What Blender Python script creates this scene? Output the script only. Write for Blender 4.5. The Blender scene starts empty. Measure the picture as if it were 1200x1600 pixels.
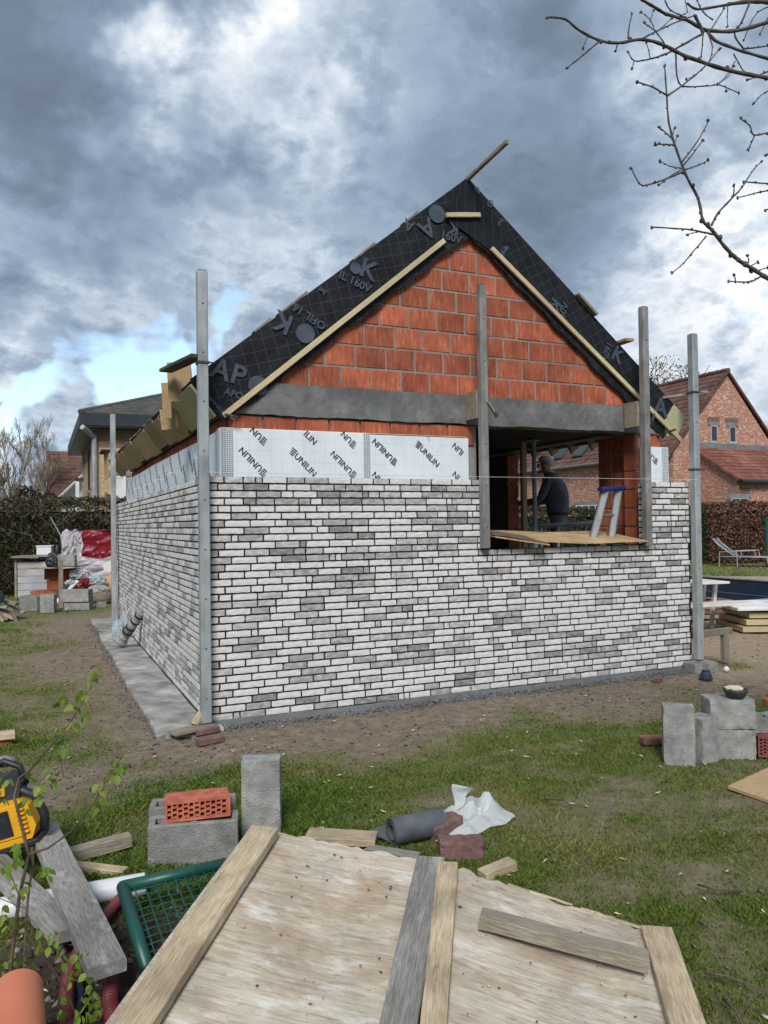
import bpy, bmesh, math, random
import numpy as np
from mathutils import Vector, Matrix, Euler

random.seed(7); RNG = np.random.default_rng(7)
scene = bpy.context.scene
COL = scene.collection
rad = math.radians

# ------------------------------------------------------------------ camera
CAM = Vector((-1.2534, -6.3481, 1.647))
YAW, PITCH, ROLL, FPX = rad(24.2785), rad(0.8998), rad(0.7805), 1195.5
_f = Vector((math.sin(YAW)*math.cos(PITCH), math.cos(YAW)*math.cos(PITCH), math.sin(PITCH)))
_r = Vector((math.cos(YAW), -math.sin(YAW), 0)); _u = _r.cross(_f)
CR = _r*math.cos(ROLL) - _u*math.sin(ROLL); CU = _u*math.cos(ROLL) + _r*math.sin(ROLL); CF = _f
cd = bpy.data.cameras.new('camera'); cam = bpy.data.objects.new('camera', cd); COL.objects.link(cam)
cam.matrix_world = Matrix(((CR.x, CU.x, -CF.x, CAM.x), (CR.y, CU.y, -CF.y, CAM.y), (CR.z, CU.z, -CF.z, CAM.z), (0, 0, 0, 1)))
cd.sensor_fit = 'VERTICAL'; cd.sensor_height = 32.0; cd.lens = 32.0*FPX/1600.0
cd.clip_start = 0.05; cd.clip_end = 2000
scene.camera = cam

# survey helpers: from a sight line of the photograph to the real place where it meets a plane
def ray(px, py): return CF + CR*((px-600)/FPX) + CU*((800-py)/FPX)
def onz(px, py, z=0.0): d = ray(px, py); return CAM + d*((z-CAM.z)/d.z)
def ony(px, py, y): d = ray(px, py); return CAM + d*((y-CAM.y)/d.y)
def onx(px, py, x): d = ray(px, py); return CAM + d*((x-CAM.x)/d.x)
def atd(px, py, Z): return CAM + ray(px, py)*Z
def px_of(p):
    d = Vector(p)-CAM; z = d.dot(CF); return (600+FPX*d.dot(CR)/z, 800-FPX*d.dot(CU)/z, z)

# ------------------------------------------------------------------ world, sun, exposure
SUN_EL, SUN_AZ = rad(42), rad(208)      # azimuth clockwise from +Y
SUN_STRENGTH, SKY_STRENGTH, EXPOSURE = 1.5, 0.1, 1.25
CLOUD_GAIN = .86
w = bpy.data.worlds.new('World'); scene.world = w; w.use_nodes = True
def build_world():
    nt = w.node_tree; N = nt.nodes; L = nt.links; N.clear()
    out = N.new('ShaderNodeOutputWorld'); bg = N.new('ShaderNodeBackground'); bg.inputs[1].default_value = SKY_STRENGTH
    sky = N.new('ShaderNodeTexSky'); sky.sky_type = 'NISHITA'; sky.sun_disc = False
    sky.sun_elevation = SUN_EL; sky.sun_rotation = SUN_AZ; sky.air_density = 1.0; sky.dust_density = 1.0
    tc = N.new('ShaderNodeTexCoord'); sep = N.new('ShaderNodeSeparateXYZ'); L.new(tc.outputs['Generated'], sep.inputs[0])
    def math_(op, a, b=None, clamp=False):
        n = N.new('ShaderNodeMath'); n.operation = op; n.use_clamp = clamp
        for i, v in enumerate((a, b)):
            if v is None: continue
            if isinstance(v, (int, float)): n.inputs[i].default_value = v
            else: L.new(v, n.inputs[i])
        return n.outputs[0]
    zz = math_('ADD', math_('MAXIMUM', sep.outputs[2], 0.0), 0.42)
    cmb = N.new('ShaderNodeCombineXYZ')
    L.new(math_('DIVIDE', sep.outputs[0], zz), cmb.inputs[0]); L.new(math_('DIVIDE', sep.outputs[1], zz), cmb.inputs[1])
    def noise(scale, detail, rough, off, dist=0.0):
        m = N.new('ShaderNodeMapping'); m.inputs['Location'].default_value = off; L.new(cmb.outputs[0], m.inputs[0])
        n = N.new('ShaderNodeTexNoise'); n.inputs['Scale'].default_value = scale; n.inputs['Detail'].default_value = detail
        n.inputs['Roughness'].default_value = rough; n.inputs['Distortion'].default_value = dist
        L.new(m.outputs[0], n.inputs['Vector']); return n.outputs['Fac']
    def blob(px, py, deg, amp):          # a break or a thick part in the cloud deck, at its direction in the sky
        d = ray(px, py).normalized()
        v = N.new('ShaderNodeVectorMath'); v.operation = 'DOT_PRODUCT'; v.inputs[1].default_value = d; L.new(nrm.outputs[0], v.inputs[0])
        mr = N.new('ShaderNodeMapRange'); mr.interpolation_type = 'SMOOTHERSTEP'
        mr.inputs[1].default_value = math.cos(rad(deg)); mr.inputs[2].default_value = 1.0
        mr.inputs[3].default_value = 0.0; mr.inputs[4].default_value = amp; L.new(v.outputs['Value'], mr.inputs[0]); return mr.outputs[0]
    wn = N.new('ShaderNodeTexNoise'); wn.inputs['Scale'].default_value = 5.0; wn.inputs['Detail'].default_value = 4; wn.inputs['Roughness'].default_value = .6; L.new(tc.outputs['Generated'], wn.inputs['Vector'])
    wo_ = N.new('ShaderNodeVectorMath'); wo_.operation = 'MULTIPLY_ADD'; wo_.inputs[1].default_value = (.42, .42, .42); wo_.inputs[2].default_value = (-.21, -.21, -.21); L.new(wn.outputs['Color'], wo_.inputs[0])
    wa_ = N.new('ShaderNodeVectorMath'); wa_.operation = 'ADD'; L.new(tc.outputs['Generated'], wa_.inputs[0]); L.new(wo_.outputs[0], wa_.inputs[1])
    nrm = N.new('ShaderNodeVectorMath'); nrm.operation = 'NORMALIZE'; L.new(wa_.outputs[0], nrm.inputs[0])
    big = noise(1.0, 3, 0.5, (3.1, 1.7, 0)); mid = noise(2.8, 7, 0.6, (7.3, 2.2, 4.0), 0.2); fine = noise(9.0, 6, 0.62, (1.0, 9.0, 2.0), 0.15)
    s = math_('ADD', math_('MULTIPLY', math_('SUBTRACT', big, 0.5), 0.35), math_('MULTIPLY', math_('SUBTRACT', mid, 0.5), 0.9))
    s = math_('ADD', s, 0.495)
    for b in BLOBS: s = math_('ADD', s, blob(*b))
    crisp = math_('MULTIPLY', math_('SUBTRACT', math_('ABSOLUTE', math_('SUBTRACT', fine, 0.5)), 0.09), 2.2)   # billow edges, strongest where the deck is thin
    s = math_('ADD', s, math_('MULTIPLY', math_('SUBTRACT', fine, 0.5), 0.35)); s = math_('SUBTRACT', s, math_('MULTIPLY', crisp, math_('MULTIPLY', math_('MAXIMUM', s, 0.2), 0.75)))
    ramp = N.new('ShaderNodeValToRGB'); el = ramp.color_ramp.elements
    stops = [(0.0, (.12, .16, .215)), (0.25, (.185, .245, .325)), (0.42, (.255, .335, .445)), (0.60, (.375, .47, .59)), (0.78, (.62, .71, .81)), (1.0, (1.0, 1.02, 1.05))]
    el[0].position = stops[0][0]; el[0].color = (*stops[0][1], 1); el[1].position = 1.0; el[1].color = (*stops[-1][1], 1)
    for p, c in stops[1:-1]: e = el.new(p); e.color = (*c, 1)
    L.new(s, ramp.inputs[0])
    cl = N.new('ShaderNodeVectorMath'); cl.operation = 'SCALE'; cl.inputs[3].default_value = CLOUD_GAIN*0.5/SKY_STRENGTH; L.new(ramp.outputs[0], cl.inputs[0])
    # blue gaps
    gap = math_('MULTIPLY', math_('SUBTRACT', noise(3.2, 5, 0.6, (4.4, 8.8, 1.0), 0.2), 0.5), 1.5)
    for b in GAPS: gap = math_('ADD', gap, blob(*b))
    gm = N.new('ShaderNodeMapRange'); gm.inputs[1].default_value = 0.48; gm.inputs[2].default_value = 0.72; gm.clamp = True; L.new(gap, gm.inputs[0])
    mx = N.new('ShaderNodeMix'); mx.data_type = 'RGBA'; L.new(gm.outputs[0], mx.inputs[0]); L.new(cl.outputs[0], mx.inputs[6])
    L.new(sky.outputs[0], mx.inputs[7])
    L.new(mx.outputs[2], bg.inputs[0]); L.new(bg.outputs[0], out.inputs[0])
# (px, py, radius in degrees, amount): thin bright parts (+) and heavy dark parts (-) of the deck in view
BLOBS = [(395, 120, 9, .24), (340, 50, 5, .12), (1170, 260, 13, .13), (560, 110, 12, .10), (100, 505, 8, .20), (1150, 520, 11, .24), (60, 640, 8, .24), (330, 440, 10, .12), (1060, 60, 8, .12),
         (120, 330, 14, -.16), (170, 100, 10, -.13), (940, 430, 10, -.05), (520, 290, 9, -.09), (830, 180, 12, -.03), (110, 570, 4.5, -.22), (60, 40, 10, -.05)]
GAPS = [(225, 560, 6.5, .62), (40, 680, 7, .50), (1190, 440, 4.5, .45), (60, 610, 4, .25), (300, 600, 6, .35), (330, 75, 3, .2)]
build_world()
sl = bpy.data.lights.new('sun', 'SUN'); sl.energy = SUN_STRENGTH; sl.angle = rad(20); sl.color = (1.0, 0.965, 0.92)
sun = bpy.data.objects.new('sun', sl); COL.objects.link(sun)
sd = Vector((math.sin(SUN_AZ)*math.cos(SUN_EL), math.cos(SUN_AZ)*math.cos(SUN_EL), math.sin(SUN_EL)))
sun.rotation_euler = sd.to_track_quat('Z', 'Y').to_euler(); sun.location = (0, 0, 30)
scene.view_settings.view_transform = 'Standard'; scene.view_settings.look = 'None'
scene.view_settings.exposure = EXPOSURE; scene.view_settings.gamma = 1.0; scene.view_settings.use_curve_mapping = False

scene.cycles.max_bounces = 5; scene.cycles.diffuse_bounces = 3; scene.cycles.use_adaptive_sampling = True; scene.cycles.adaptive_threshold = .02; scene.cycles.glossy_bounces = 2; scene.cycles.transparent_max_bounces = 8
w.cycles.sampling_method = 'MANUAL'; w.cycles.sample_map_resolution = 512

# ------------------------------------------------------------------ helpers: properties and mesh building
def tag(o, label=None, cat=None, group=None, kind=None):
    if label: o['label'] = label
    if cat: o['category'] = cat
    if group: o['group'] = group
    if kind: o['kind'] = kind
    return o
def empty(name, loc=(0, 0, 0), rz=0.0, label=None, cat=None, group=None, parent=None):
    o = bpy.data.objects.new(name, None); o.empty_display_size = 0.1; COL.objects.link(o)
    o.location = loc; o.rotation_euler = (0, 0, rz)
    if parent is not None: o.parent = parent
    return tag(o, label, cat, group)

BOXF = [(0, 3, 2, 1), (4, 5, 6, 7), (0, 1, 5, 4), (1, 2, 6, 5), (2, 3, 7, 6), (3, 0, 4, 7)]
def box_geo(sx, sy, sz, c=0.0):
    """box centred at the origin; c > 0 chamfers every edge"""
    hx, hy, hz = sx/2, sy/2, sz/2
    if c <= 0:
        v = [(-hx, -hy, -hz), (hx, -hy, -hz), (hx, hy, -hz), (-hx, hy, -hz), (-hx, -hy, hz), (hx, -hy, hz), (hx, hy, hz), (-hx, hy, hz)]
        return v, list(BOXF)
    c = min(c, hx*.45, hy*.45, hz*.45); v = []; ix = {}
    for a in (-1, 1):
        for b in (-1, 1):
            for d in (-1, 1):
                ix[a, b, d] = len(v)
                v += [(a*hx, b*(hy-c), d*(hz-c)), (a*(hx-c), b*hy, d*(hz-c)), (a*(hx-c), b*(hy-c), d*hz)]
    f = []
    for s in (-1, 1):
        f.append([ix[s, b, d] for b, d in ((-1, -1), (1, -1), (1, 1), (-1, 1))])
        f.append([ix[b, s, d]+1 for b, d in ((-1, -1), (1, -1), (1, 1), (-1, 1))])
        f.append([ix[b, d, s]+2 for b, d in ((-1, -1), (1, -1), (1, 1), (-1, 1))])
    for a in (-1, 1):
        for b in (-1, 1):
            f.append([ix[a, b, -1], ix[a, b, 1], ix[a, b, 1]+1, ix[a, b, -1]+1])
            f.append([ix[a, -1, b], ix[a, 1, b], ix[a, 1, b]+2, ix[a, -1, b]+2])
            f.append([ix[-1, a, b]+1, ix[1, a, b]+1, ix[1, a, b]+2, ix[-1, a, b]+2])
            for d in (-1, 1): f.append([ix[a, b, d], ix[a, b, d]+1, ix[a, b, d]+2])
    V = np.array(v); out = []
    for q in f:
        p = V[q]; n = np.cross(p[1]-p[0], p[2]-p[0]); out.append(q if n @ p.mean(0) > 0 else q[::-1])
    return v, out

class MB:
    def __init__(s): s.v = []; s.f = []; s.m = []
    def add(s, v, f, M=None, mi=0):
        o = len(s.v)
        if M is not None: v = [tuple(M @ Vector(p)) for p in v]
        s.v += [tuple(p) for p in v]; s.f += [tuple(i+o for i in q) for q in f]; s.m += [mi]*len(f); return s
    def box(s, c, size, rot=(0, 0, 0), ch=0.0, mi=0):
        v, f = box_geo(*size, ch); return s.add(v, f, Matrix.Translation(c) @ Euler(rot).to_matrix().to_4x4(), mi)
    def bb(s, lo, hi, ch=0.0, mi=0):
        return s.box([(a+b)/2 for a, b in zip(lo, hi)], [b-a for a, b in zip(lo, hi)], ch=ch, mi=mi)
    def tube(s, pts, r, n=8, cap=True, mi=0):
        pts = [Vector(p) for p in pts]; rr = r if isinstance(r, (list, tuple)) else [r]*len(pts)
        prev = None; o = len(s.v)
        for i, p in enumerate(pts):
            a = pts[max(i-1, 0)]; b = pts[min(i+1, len(pts)-1)]; t = (b-a)
            t = t.normalized() if t.length > 1e-9 else Vector((0, 0, 1))
            if prev is None:
                x = t.orthogonal().normalized()
            else:
                x = prev - t*prev.dot(t); x = x.normalized() if x.length > 1e-6 else t.orthogonal().normalized()
            prev = x; y = t.cross(x)
            for k in range(n):
                an = 2*math.pi*k/n; s.v.append(tuple(p + (x*math.cos(an)+y*math.sin(an))*rr[i]))
        for i in range(len(pts)-1):
            for k in range(n):
                a = o+i*n+k; b = o+i*n+(k+1) % n; s.f.append((a, b, b+n, a+n)); s.m.append(mi)
        if cap:
            s.f.append(tuple(o+k for k in range(n))[::-1]); s.m.append(mi)
            e = o+(len(pts)-1)*n; s.f.append(tuple(e+k for k in range(n))); s.m.append(mi)
        return s
    def lathe(s, prof, n=20, M=None, mi=0):
        v = []; f = []
        for r, z in prof:
            for k in range(n): an = 2*math.pi*k/n; v.append((r*math.cos(an), r*math.sin(an), z))
        for i in range(len(prof)-1):
            for k in range(n): a = i*n+k; b = i*n+(k+1) % n; f.append((a, b, b+n, a+n))
        f.append(tuple(range(n))[::-1]); e = (len(prof)-1)*n; f.append(tuple(e+k for k in range(n)))
        return s.add(v, f, M, mi)
    def prism(s, poly, d, M=None, mi=0):
        """polygon in local XY extruded along local Z by d"""
        n = len(poly); v = [(x, y, 0) for x, y in poly]+[(x, y, d) for x, y in poly]
        f = [tuple(range(n))[::-1], tuple(range(n, 2*n))]+[(i, (i+1) % n, (i+1) % n+n, i+n) for i in range(n)]
        return s.add(v, f, M, mi)
    def grid(s, fn, nu, nv, mi=0, thick=None):
        v = [tuple(fn(i/nu, j/nv)) for j in range(nv+1) for i in range(nu+1)]
        f = [(j*(nu+1)+i, j*(nu+1)+i+1, (j+1)*(nu+1)+i+1, (j+1)*(nu+1)+i) for j in range(nv) for i in range(nu)]
        if thick:
            t = Vector(thick); m = len(v); v = v+[tuple(Vector(p)+t) for p in v]
            g = [tuple(i+m for i in q)[::-1] for q in f]
            rim = [j for j in range(nu+1)]+[(j+1)*(nu+1)-1 for j in range(1, nv+1)]+[nv*(nu+1)+i for i in range(nu-1, -1, -1)]+[j*(nu+1) for j in range(nv-1, 0, -1)]
            k = len(rim); f = f+g+[(rim[i], rim[i]+m, rim[(i+1) % k]+m, rim[(i+1) % k]) for i in range(k)]
        return s.add(v, f, None, mi)
    def ico(s, c, r, sub=1, mi=0, jit=0.0, seed=0, scale=(1, 1, 1), rz=0.0):
        bm = bmesh.new(); bmesh.ops.create_icosphere(bm, subdivisions=sub, radius=1.0)
        rg = random.Random(seed); bm.verts.ensure_lookup_table(); v = []
        cz, sz = math.cos(rz), math.sin(rz)
        for q in bm.verts:
            k = 1+rg.uniform(-jit, jit); x, y, z = q.co.x*r*k*scale[0], q.co.y*r*k*scale[1], q.co.z*r*k*scale[2]
            v.append((c[0]+x*cz-y*sz, c[1]+x*sz+y*cz, c[2]+z))
        f = [tuple(q.index for q in fc.verts) for fc in bm.faces]; bm.free(); return s.add(v, f, None, mi)
    def mesh(s, name, mats, smooth=False):
        me = bpy.data.meshes.new(name); me.from_pydata(s.v, [], s.f)
        for m in (mats if isinstance(mats, (list, tuple)) else [mats]): me.materials.append(m)
        if any(s.m): me.polygons.foreach_set('material_index', s.m)
        if smooth: me.polygons.foreach_set('use_smooth', [True]*len(me.polygons))
        me.update(); return me
    def build(s, name, mats, parent=None, smooth=False, M=None, flip=True):
        me = s.mesh(name, mats, smooth)
        if flip:
            bm = bmesh.new(); bm.from_mesh(me); bmesh.ops.recalc_face_normals(bm, faces=bm.faces); bm.to_mesh(me); bm.free()
        return link(name, me, parent, M)
def link(name, me, parent=None, M=None):
    o = bpy.data.objects.new(name, me); COL.objects.link(o)
    if parent is not None: o.parent = parent
    if M is not None: o.matrix_local = M
    return o
def fast_mesh(name, V, F, mats, mi=None, smooth=False, col=None):
    """big meshes from numpy arrays; F is (n, k)"""
    me = bpy.data.meshes.new(name); V = np.ascontiguousarray(V, np.float32); F = np.ascontiguousarray(F, np.int32); n, k = F.shape
    me.vertices.add(len(V)); me.vertices.foreach_set('co', V.ravel()); me.loops.add(n*k); me.loops.foreach_set('vertex_index', F.ravel())
    me.polygons.add(n); me.polygons.foreach_set('loop_start', np.arange(0, n*k, k, dtype=np.int32)); me.polygons.foreach_set('loop_total', np.full(n, k, np.int32))
    for m in (mats if isinstance(mats, (list, tuple)) else [mats]): me.materials.append(m)
    if mi is not None: me.polygons.foreach_set('material_index', np.asarray(mi, np.int32))
    if smooth: me.polygons.foreach_set('use_smooth', np.ones(n, bool))
    me.update(calc_edges=True)
    if col is not None:
        a = me.color_attributes.new('tint', 'FLOAT_COLOR', 'POINT'); a.data.foreach_set('color', np.ascontiguousarray(np.c_[col, np.ones(len(col))], np.float32).ravel())
    return me
def frame(p, x, up=(0, 0, 1)):
    """matrix with local X along x and local Z as near up as can be"""
    x = Vector(x).normalized(); z = Vector(up); y = z.cross(x)
    y = y.normalized() if y.length > 1e-6 else x.orthogonal().normalized(); z = x.cross(y)
    return Matrix(((x.x, y.x, z.x, p[0]), (x.y, y.y, z.y, p[1]), (x.z, y.z, z.z, p[2]), (0, 0, 0, 1)))
def plank(name, p0, p1, w_, t, mat, parent=None, up=(0, 0, 1), ch=0.003, seed=0, bow=0.0, n=6, skew=0.0, top=True):
    """a sawn board whose top (or centre) line runs p0 to p1; grain along local X"""
    p0 = Vector(p0); p1 = Vector(p1); Lh = (p1-p0).length; rg = random.Random(seed*7+3)
    v, f = [], []
    ring = [(-w_/2+ch, -t/2), (w_/2-ch, -t/2), (w_/2, -t/2+ch), (w_/2, t/2-ch), (w_/2-ch, t/2), (-w_/2+ch, t/2), (-w_/2, t/2-ch), (-w_/2, -t/2+ch)]
    for i in range(n+1):
        u = i/n; x = Lh*u; b = bow*math.sin(math.pi*u)
        for y, z in ring:
            dx = skew*(y/w_) if i in (0, n) else 0
            v.append((x+dx, y+rg.uniform(-1, 1)*.0012, z+b+rg.uniform(-1, 1)*.0012))
    for i in range(n):
        for k in range(8): a = i*8+k; c = i*8+(k+1) % 8; f.append((a, a+8, c+8, c))
    f.append(tuple(range(8))); f.append(tuple(n*8+k for k in range(8))[::-1])
    M = frame(p0, p1-p0, up)
    if top: M = M @ Matrix.Translation((0, 0, -t/2))
    if parent is not None: M = parent_world(parent).inverted() @ M
    return MB().add(v, f).build(name, mat, parent, M=M)
def parent_world(p):
    M = Matrix.Identity(4)
    while p is not None: M = p.matrix_basis @ M; p = p.parent
    return M
def copy_tree(o, parent=None):
    c = o.copy(); COL.objects.link(c); c.parent = parent
    for ch in list(o.children): copy_tree(ch, c)
    return c

# ------------------------------------------------------------------ numpy value noise
def vnoise(x, y, s, seed=0):
    x = np.asarray(x, float)*s+seed*17.3; y = np.asarray(y, float)*s+seed*31.7
    xi = np.floor(x).astype(np.int64); yi = np.floor(y).astype(np.int64); u = x-xi; v = y-yi; u = u*u*(3-2*u); v = v*v*(3-2*v)
    def h(a, b):
        n = (a*374761393+b*668265263+seed*1442695041) & 0xffffffff; n = ((n ^ (n >> 13))*1274126177) & 0xffffffff
        return ((n ^ (n >> 16)) & 0xffff)/65535.0
    return (h(xi, yi)*(1-u)+h(xi+1, yi)*u)*(1-v)+(h(xi, yi+1)*(1-u)+h(xi+1, yi+1)*u)*v
def fbm(x, y, s, seed=0, o=4): return sum(vnoise(x, y, s*2**i, seed+i)*.5**i for i in range(o))/sum(.5**i for i in range(o))
def sst(a, b, x): t = np.clip((x-a)/(b-a), 0, 1); return t*t*(3-2*t)

# ------------------------------------------------------------------ materials
def mat(name, cols, scale=8.0, rough=0.8, bump=0.25, stretch=(1, 1, 1), world=False, detail=6, spec=0.3, metal=0.0, mottle=0.25, mscale=1.3, bscale=None, tint=False, distort=0.0, vary=0.0, nrough=.6, stains=()):
    m = bpy.data.materials.new(name); m.use_nodes = True; nt = m.node_tree; N = nt.nodes; L = nt.links
    b = N['Principled BSDF']; b.inputs['Roughness'].default_value = rough; b.inputs['Metallic'].default_value = metal
    b.inputs['Specular IOR Level'].default_value = spec
    if world: src = N.new('ShaderNodeNewGeometry').outputs['Position']
    else:
        src = N.new('ShaderNodeTexCoord').outputs['Object']
        oi = N.new('ShaderNodeObjectInfo'); mu = N.new('ShaderNodeVectorMath'); mu.operation = 'SCALE'; mu.inputs[0].default_value = (37.0, 51.0, 23.0)
        L.new(oi.outputs['Random'], mu.inputs[3]); ad = N.new('ShaderNodeVectorMath'); L.new(src, ad.inputs[0]); L.new(mu.outputs[0], ad.inputs[1]); src = ad.outputs[0]
    mp = N.new('ShaderNodeMapping'); mp.inputs['Scale'].default_value = stretch; L.new(src, mp.inputs[0])
    n1 = N.new('ShaderNodeTexNoise'); n1.inputs['Scale'].default_value = scale; n1.inputs['Detail'].default_value = detail; n1.inputs['Distortion'].default_value = distort
    n1.inputs['Roughness'].default_value = nrough
    L.new(mp.outputs[0], n1.inputs['Vector'])
    cr = N.new('ShaderNodeValToRGB'); k = len(cols); e = cr.color_ramp.elements
    e[0].position = .28; e[0].color = (*cols[0], 1); e[1].position = .72; e[1].color = (*cols[-1], 1)
    for i in range(1, k-1): q = e.new(.28+.44*i/(k-1)); q.color = (*cols[i], 1)
    L.new(n1.outputs['Fac'], cr.inputs[0]); c = cr.outputs[0]
    n2 = N.new('ShaderNodeTexNoise'); n2.inputs['Scale'].default_value = mscale; n2.inputs['Detail'].default_value = 5; L.new(src, n2.inputs['Vector'])
    mr = N.new('ShaderNodeMapRange'); mr.inputs[1].default_value = .3; mr.inputs[2].default_value = .7; mr.inputs[3].default_value = 1-mottle; mr.inputs[4].default_value = 1+mottle*.6
    L.new(n2.outputs['Fac'], mr.inputs[0])
    sc = N.new('ShaderNodeVectorMath'); sc.operation = 'SCALE'; L.new(c, sc.inputs[0]); L.new(mr.outputs[0], sc.inputs[3]); c = sc.outputs[0]
    for sc_, (lo_, hi_), colr, amt, st_ in stains:
        m3 = N.new('ShaderNodeMapping'); m3.inputs['Scale'].default_value = st_; m3.inputs['Location'].default_value = (sc_*3.1, sc_*1.7, 5.0); L.new(src, m3.inputs[0]); n4 = N.new('ShaderNodeTexNoise'); n4.inputs['Scale'].default_value = sc_; n4.inputs['Detail'].default_value = 9; n4.inputs['Roughness'].default_value = .68; L.new(m3.outputs[0], n4.inputs['Vector'])
        r4 = N.new('ShaderNodeMapRange'); r4.inputs[1].default_value = lo_; r4.inputs[2].default_value = hi_; r4.inputs[4].default_value = amt; L.new(n4.outputs['Fac'], r4.inputs[0])
        x4 = N.new('ShaderNodeMix'); x4.data_type = 'RGBA'; L.new(r4.outputs[0], x4.inputs[0]); L.new(c, x4.inputs[6]); x4.inputs[7].default_value = (*colr, 1); c = x4.outputs[2]
    if vary:
        oi2 = N.new('ShaderNodeObjectInfo'); m2 = N.new('ShaderNodeMapRange'); m2.inputs[3].default_value = 1-vary; m2.inputs[4].default_value = 1+vary; L.new(oi2.outputs['Random'], m2.inputs[0])
        s2 = N.new('ShaderNodeVectorMath'); s2.operation = 'SCALE'; L.new(c, s2.inputs[0]); L.new(m2.outputs[0], s2.inputs[3]); c = s2.outputs[0]
    if tint:
        at = N.new('ShaderNodeAttribute'); at.attribute_name = 'tint'; mm = N.new('ShaderNodeVectorMath'); mm.operation = 'MULTIPLY'; L.new(c, mm.inputs[0]); L.new(at.outputs['Color'], mm.inputs[1]); c = mm.outputs[0]
    L.new(c, b.inputs['Base Color'])
    if bump:
        bp = N.new('ShaderNodeBump'); bp.inputs['Strength'].default_value = bump; bp.inputs['Distance'].default_value = .01
        if bscale:
            n3 = N.new('ShaderNodeTexNoise'); n3.inputs['Scale'].default_value = bscale; n3.inputs['Detail'].default_value = 4; L.new(mp.outputs[0], n3.inputs['Vector']); L.new(n3.outputs['Fac'], bp.inputs['Height'])
        else: L.new(n1.outputs['Fac'], bp.inputs['Height'])
        L.new(bp.outputs[0], b.inputs['Normal'])
    m['principled'] = b.name
    return m
def grid_lines(m, pitch, width, colour, axes=(0, 1), mixf=1.0):
    """prints a line grid (flat print) over a material's base colour in object space"""
    nt = m.node_tree; N = nt.nodes; L = nt.links; b = N['Principled BSDF']; src = b.inputs['Base Color'].links[0].from_socket
    tc = N.new('ShaderNodeTexCoord'); sp = N.new('ShaderNodeSeparateXYZ'); L.new(tc.outputs['Object'], sp.inputs[0]); acc = None
    for a in axes:
        d = N.new('ShaderNodeMath'); d.operation = 'DIVIDE'; L.new(sp.outputs[a], d.inputs[0]); d.inputs[1].default_value = pitch
        fr = N.new('ShaderNodeMath'); fr.operation = 'FRACT'; L.new(d.outputs[0], fr.inputs[0])
        lt = N.new('ShaderNodeMath'); lt.operation = 'LESS_THAN'; L.new(fr.outputs[0], lt.inputs[0]); lt.inputs[1].default_value = width/pitch
        if acc is None: acc = lt.outputs[0]
        else: mxm = N.new('ShaderNodeMath'); mxm.operation = 'MAXIMUM'; L.new(acc, mxm.inputs[0]); L.new(lt.outputs[0], mxm.inputs[1]); acc = mxm.outputs[0]
    fm = N.new('ShaderNodeMath'); fm.operation = 'MULTIPLY'; L.new(acc, fm.inputs[0]); fm.inputs[1].default_value = mixf
    mx = N.new('ShaderNodeMix'); mx.data_type = 'RGBA'; L.new(fm.outputs[0], mx.inputs[0]); L.new(src, mx.inputs[6]); mx.inputs[7].default_value = (*colour, 1)
    L.new(mx.outputs[2], b.inputs['Base Color'])

GR = (3, 40, 40)  # wood grain stretch, long axis X
m_bw = mat('brick_white', [(.42, .405, .39), (.61, .595, .575), (.67, .655, .635), (.76, .745, .725)], 17, .9, .6, world=True, mottle=.10, mscale=11, stretch=(1, 1, 3), detail=9, nrough=.7)
m_bl = mat('brick_pale_grey', [(.30, .292, .29), (.46, .45, .44), (.66, .645, .63)], 17, .9, .55, world=True, mottle=.15, mscale=9, stretch=(1, 1, 2))
m_bg = mat('brick_grey', [(.21, .206, .206), (.32, .315, .312), (.41, .402, .398), (.58, .57, .56)], 17, .9, .55, world=True, mottle=.2, mscale=9, stretch=(1, 1, 2))
m_bd = mat('brick_dark_grey', [(.15, .147, .147), (.24, .235, .235), (.44, .43, .42)], 17, .9, .55, world=True, mottle=.2, mscale=9, stretch=(1, 1, 2))
m_joint = mat('bed_joint_dark', [(.018, .017, .016), (.036, .034, .032)], 40, .95, .3, world=True)
m_clay = mat('clay_block', [(.22, .054, .029), (.31, .080, .040), (.37, .110, .056), (.50, .24, .165)], 9, .85, .3, stretch=(5, 5, .8), mottle=.30, mscale=4, vary=.20, detail=9, nrough=.68)
m_clay_s = mat('clay_scored', [(.34, .10, .05), (.46, .19, .12)], 30, .9, .4, stretch=(3, 3, .6))
m_mortar = mat('mortar', [(.19, .182, .17), (.29, .28, .265)], 30, .95, .4, world=True)
m_conc = mat('cast_concrete', [(.10, .103, .102), (.145, .148, .145), (.21, .212, .207)], 7, .92, .45, world=True, mottle=.25, mscale=2.0, bscale=60)
m_concl = mat('concrete_block', [(.20, .20, .19), (.28, .278, .265), (.36, .355, .34)], 16, .93, .7, mottle=.25, mscale=5, bscale=90, stains=((7, (.54, .68), (.42, .415, .40), .6, (1, 1, .5)), (11, (.58, .7), (.14, .135, .125), .6, (1, 1, .6)), (60, (.66, .7), (.08, .08, .075), .7, (1, 1, 1))))
m_concd = mat('hollow_block', [(.16, .16, .15), (.22, .218, .205), (.29, .285, .27)], 16, .93, .7, mottle=.25, mscale=5, bscale=90, stains=((9, (.56, .68), (.38, .375, .36), .6, (1, 1, .7)), (60, (.65, .7), (.07, .07, .065), .7, (1, 1, 1))))
m_slab = mat('slab_concrete', [(.17, .162, .148), (.32, .312, .295), (.50, .49, .47)], 4.5, .9, .4, world=True, mottle=.45, mscale=1.2, bscale=70)
m_dpc = mat('plinth_membrane', [(.11, .12, .12), (.17, .175, .175)], 12, .8, .4, world=True)
m_galv = mat('galvanised_steel', [(.23, .25, .26), (.33, .35, .36), (.42, .44, .45)], 9, .5, .06, stretch=(1, 1, .35), metal=.25, spec=.5, mottle=.18, mscale=5)
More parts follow.
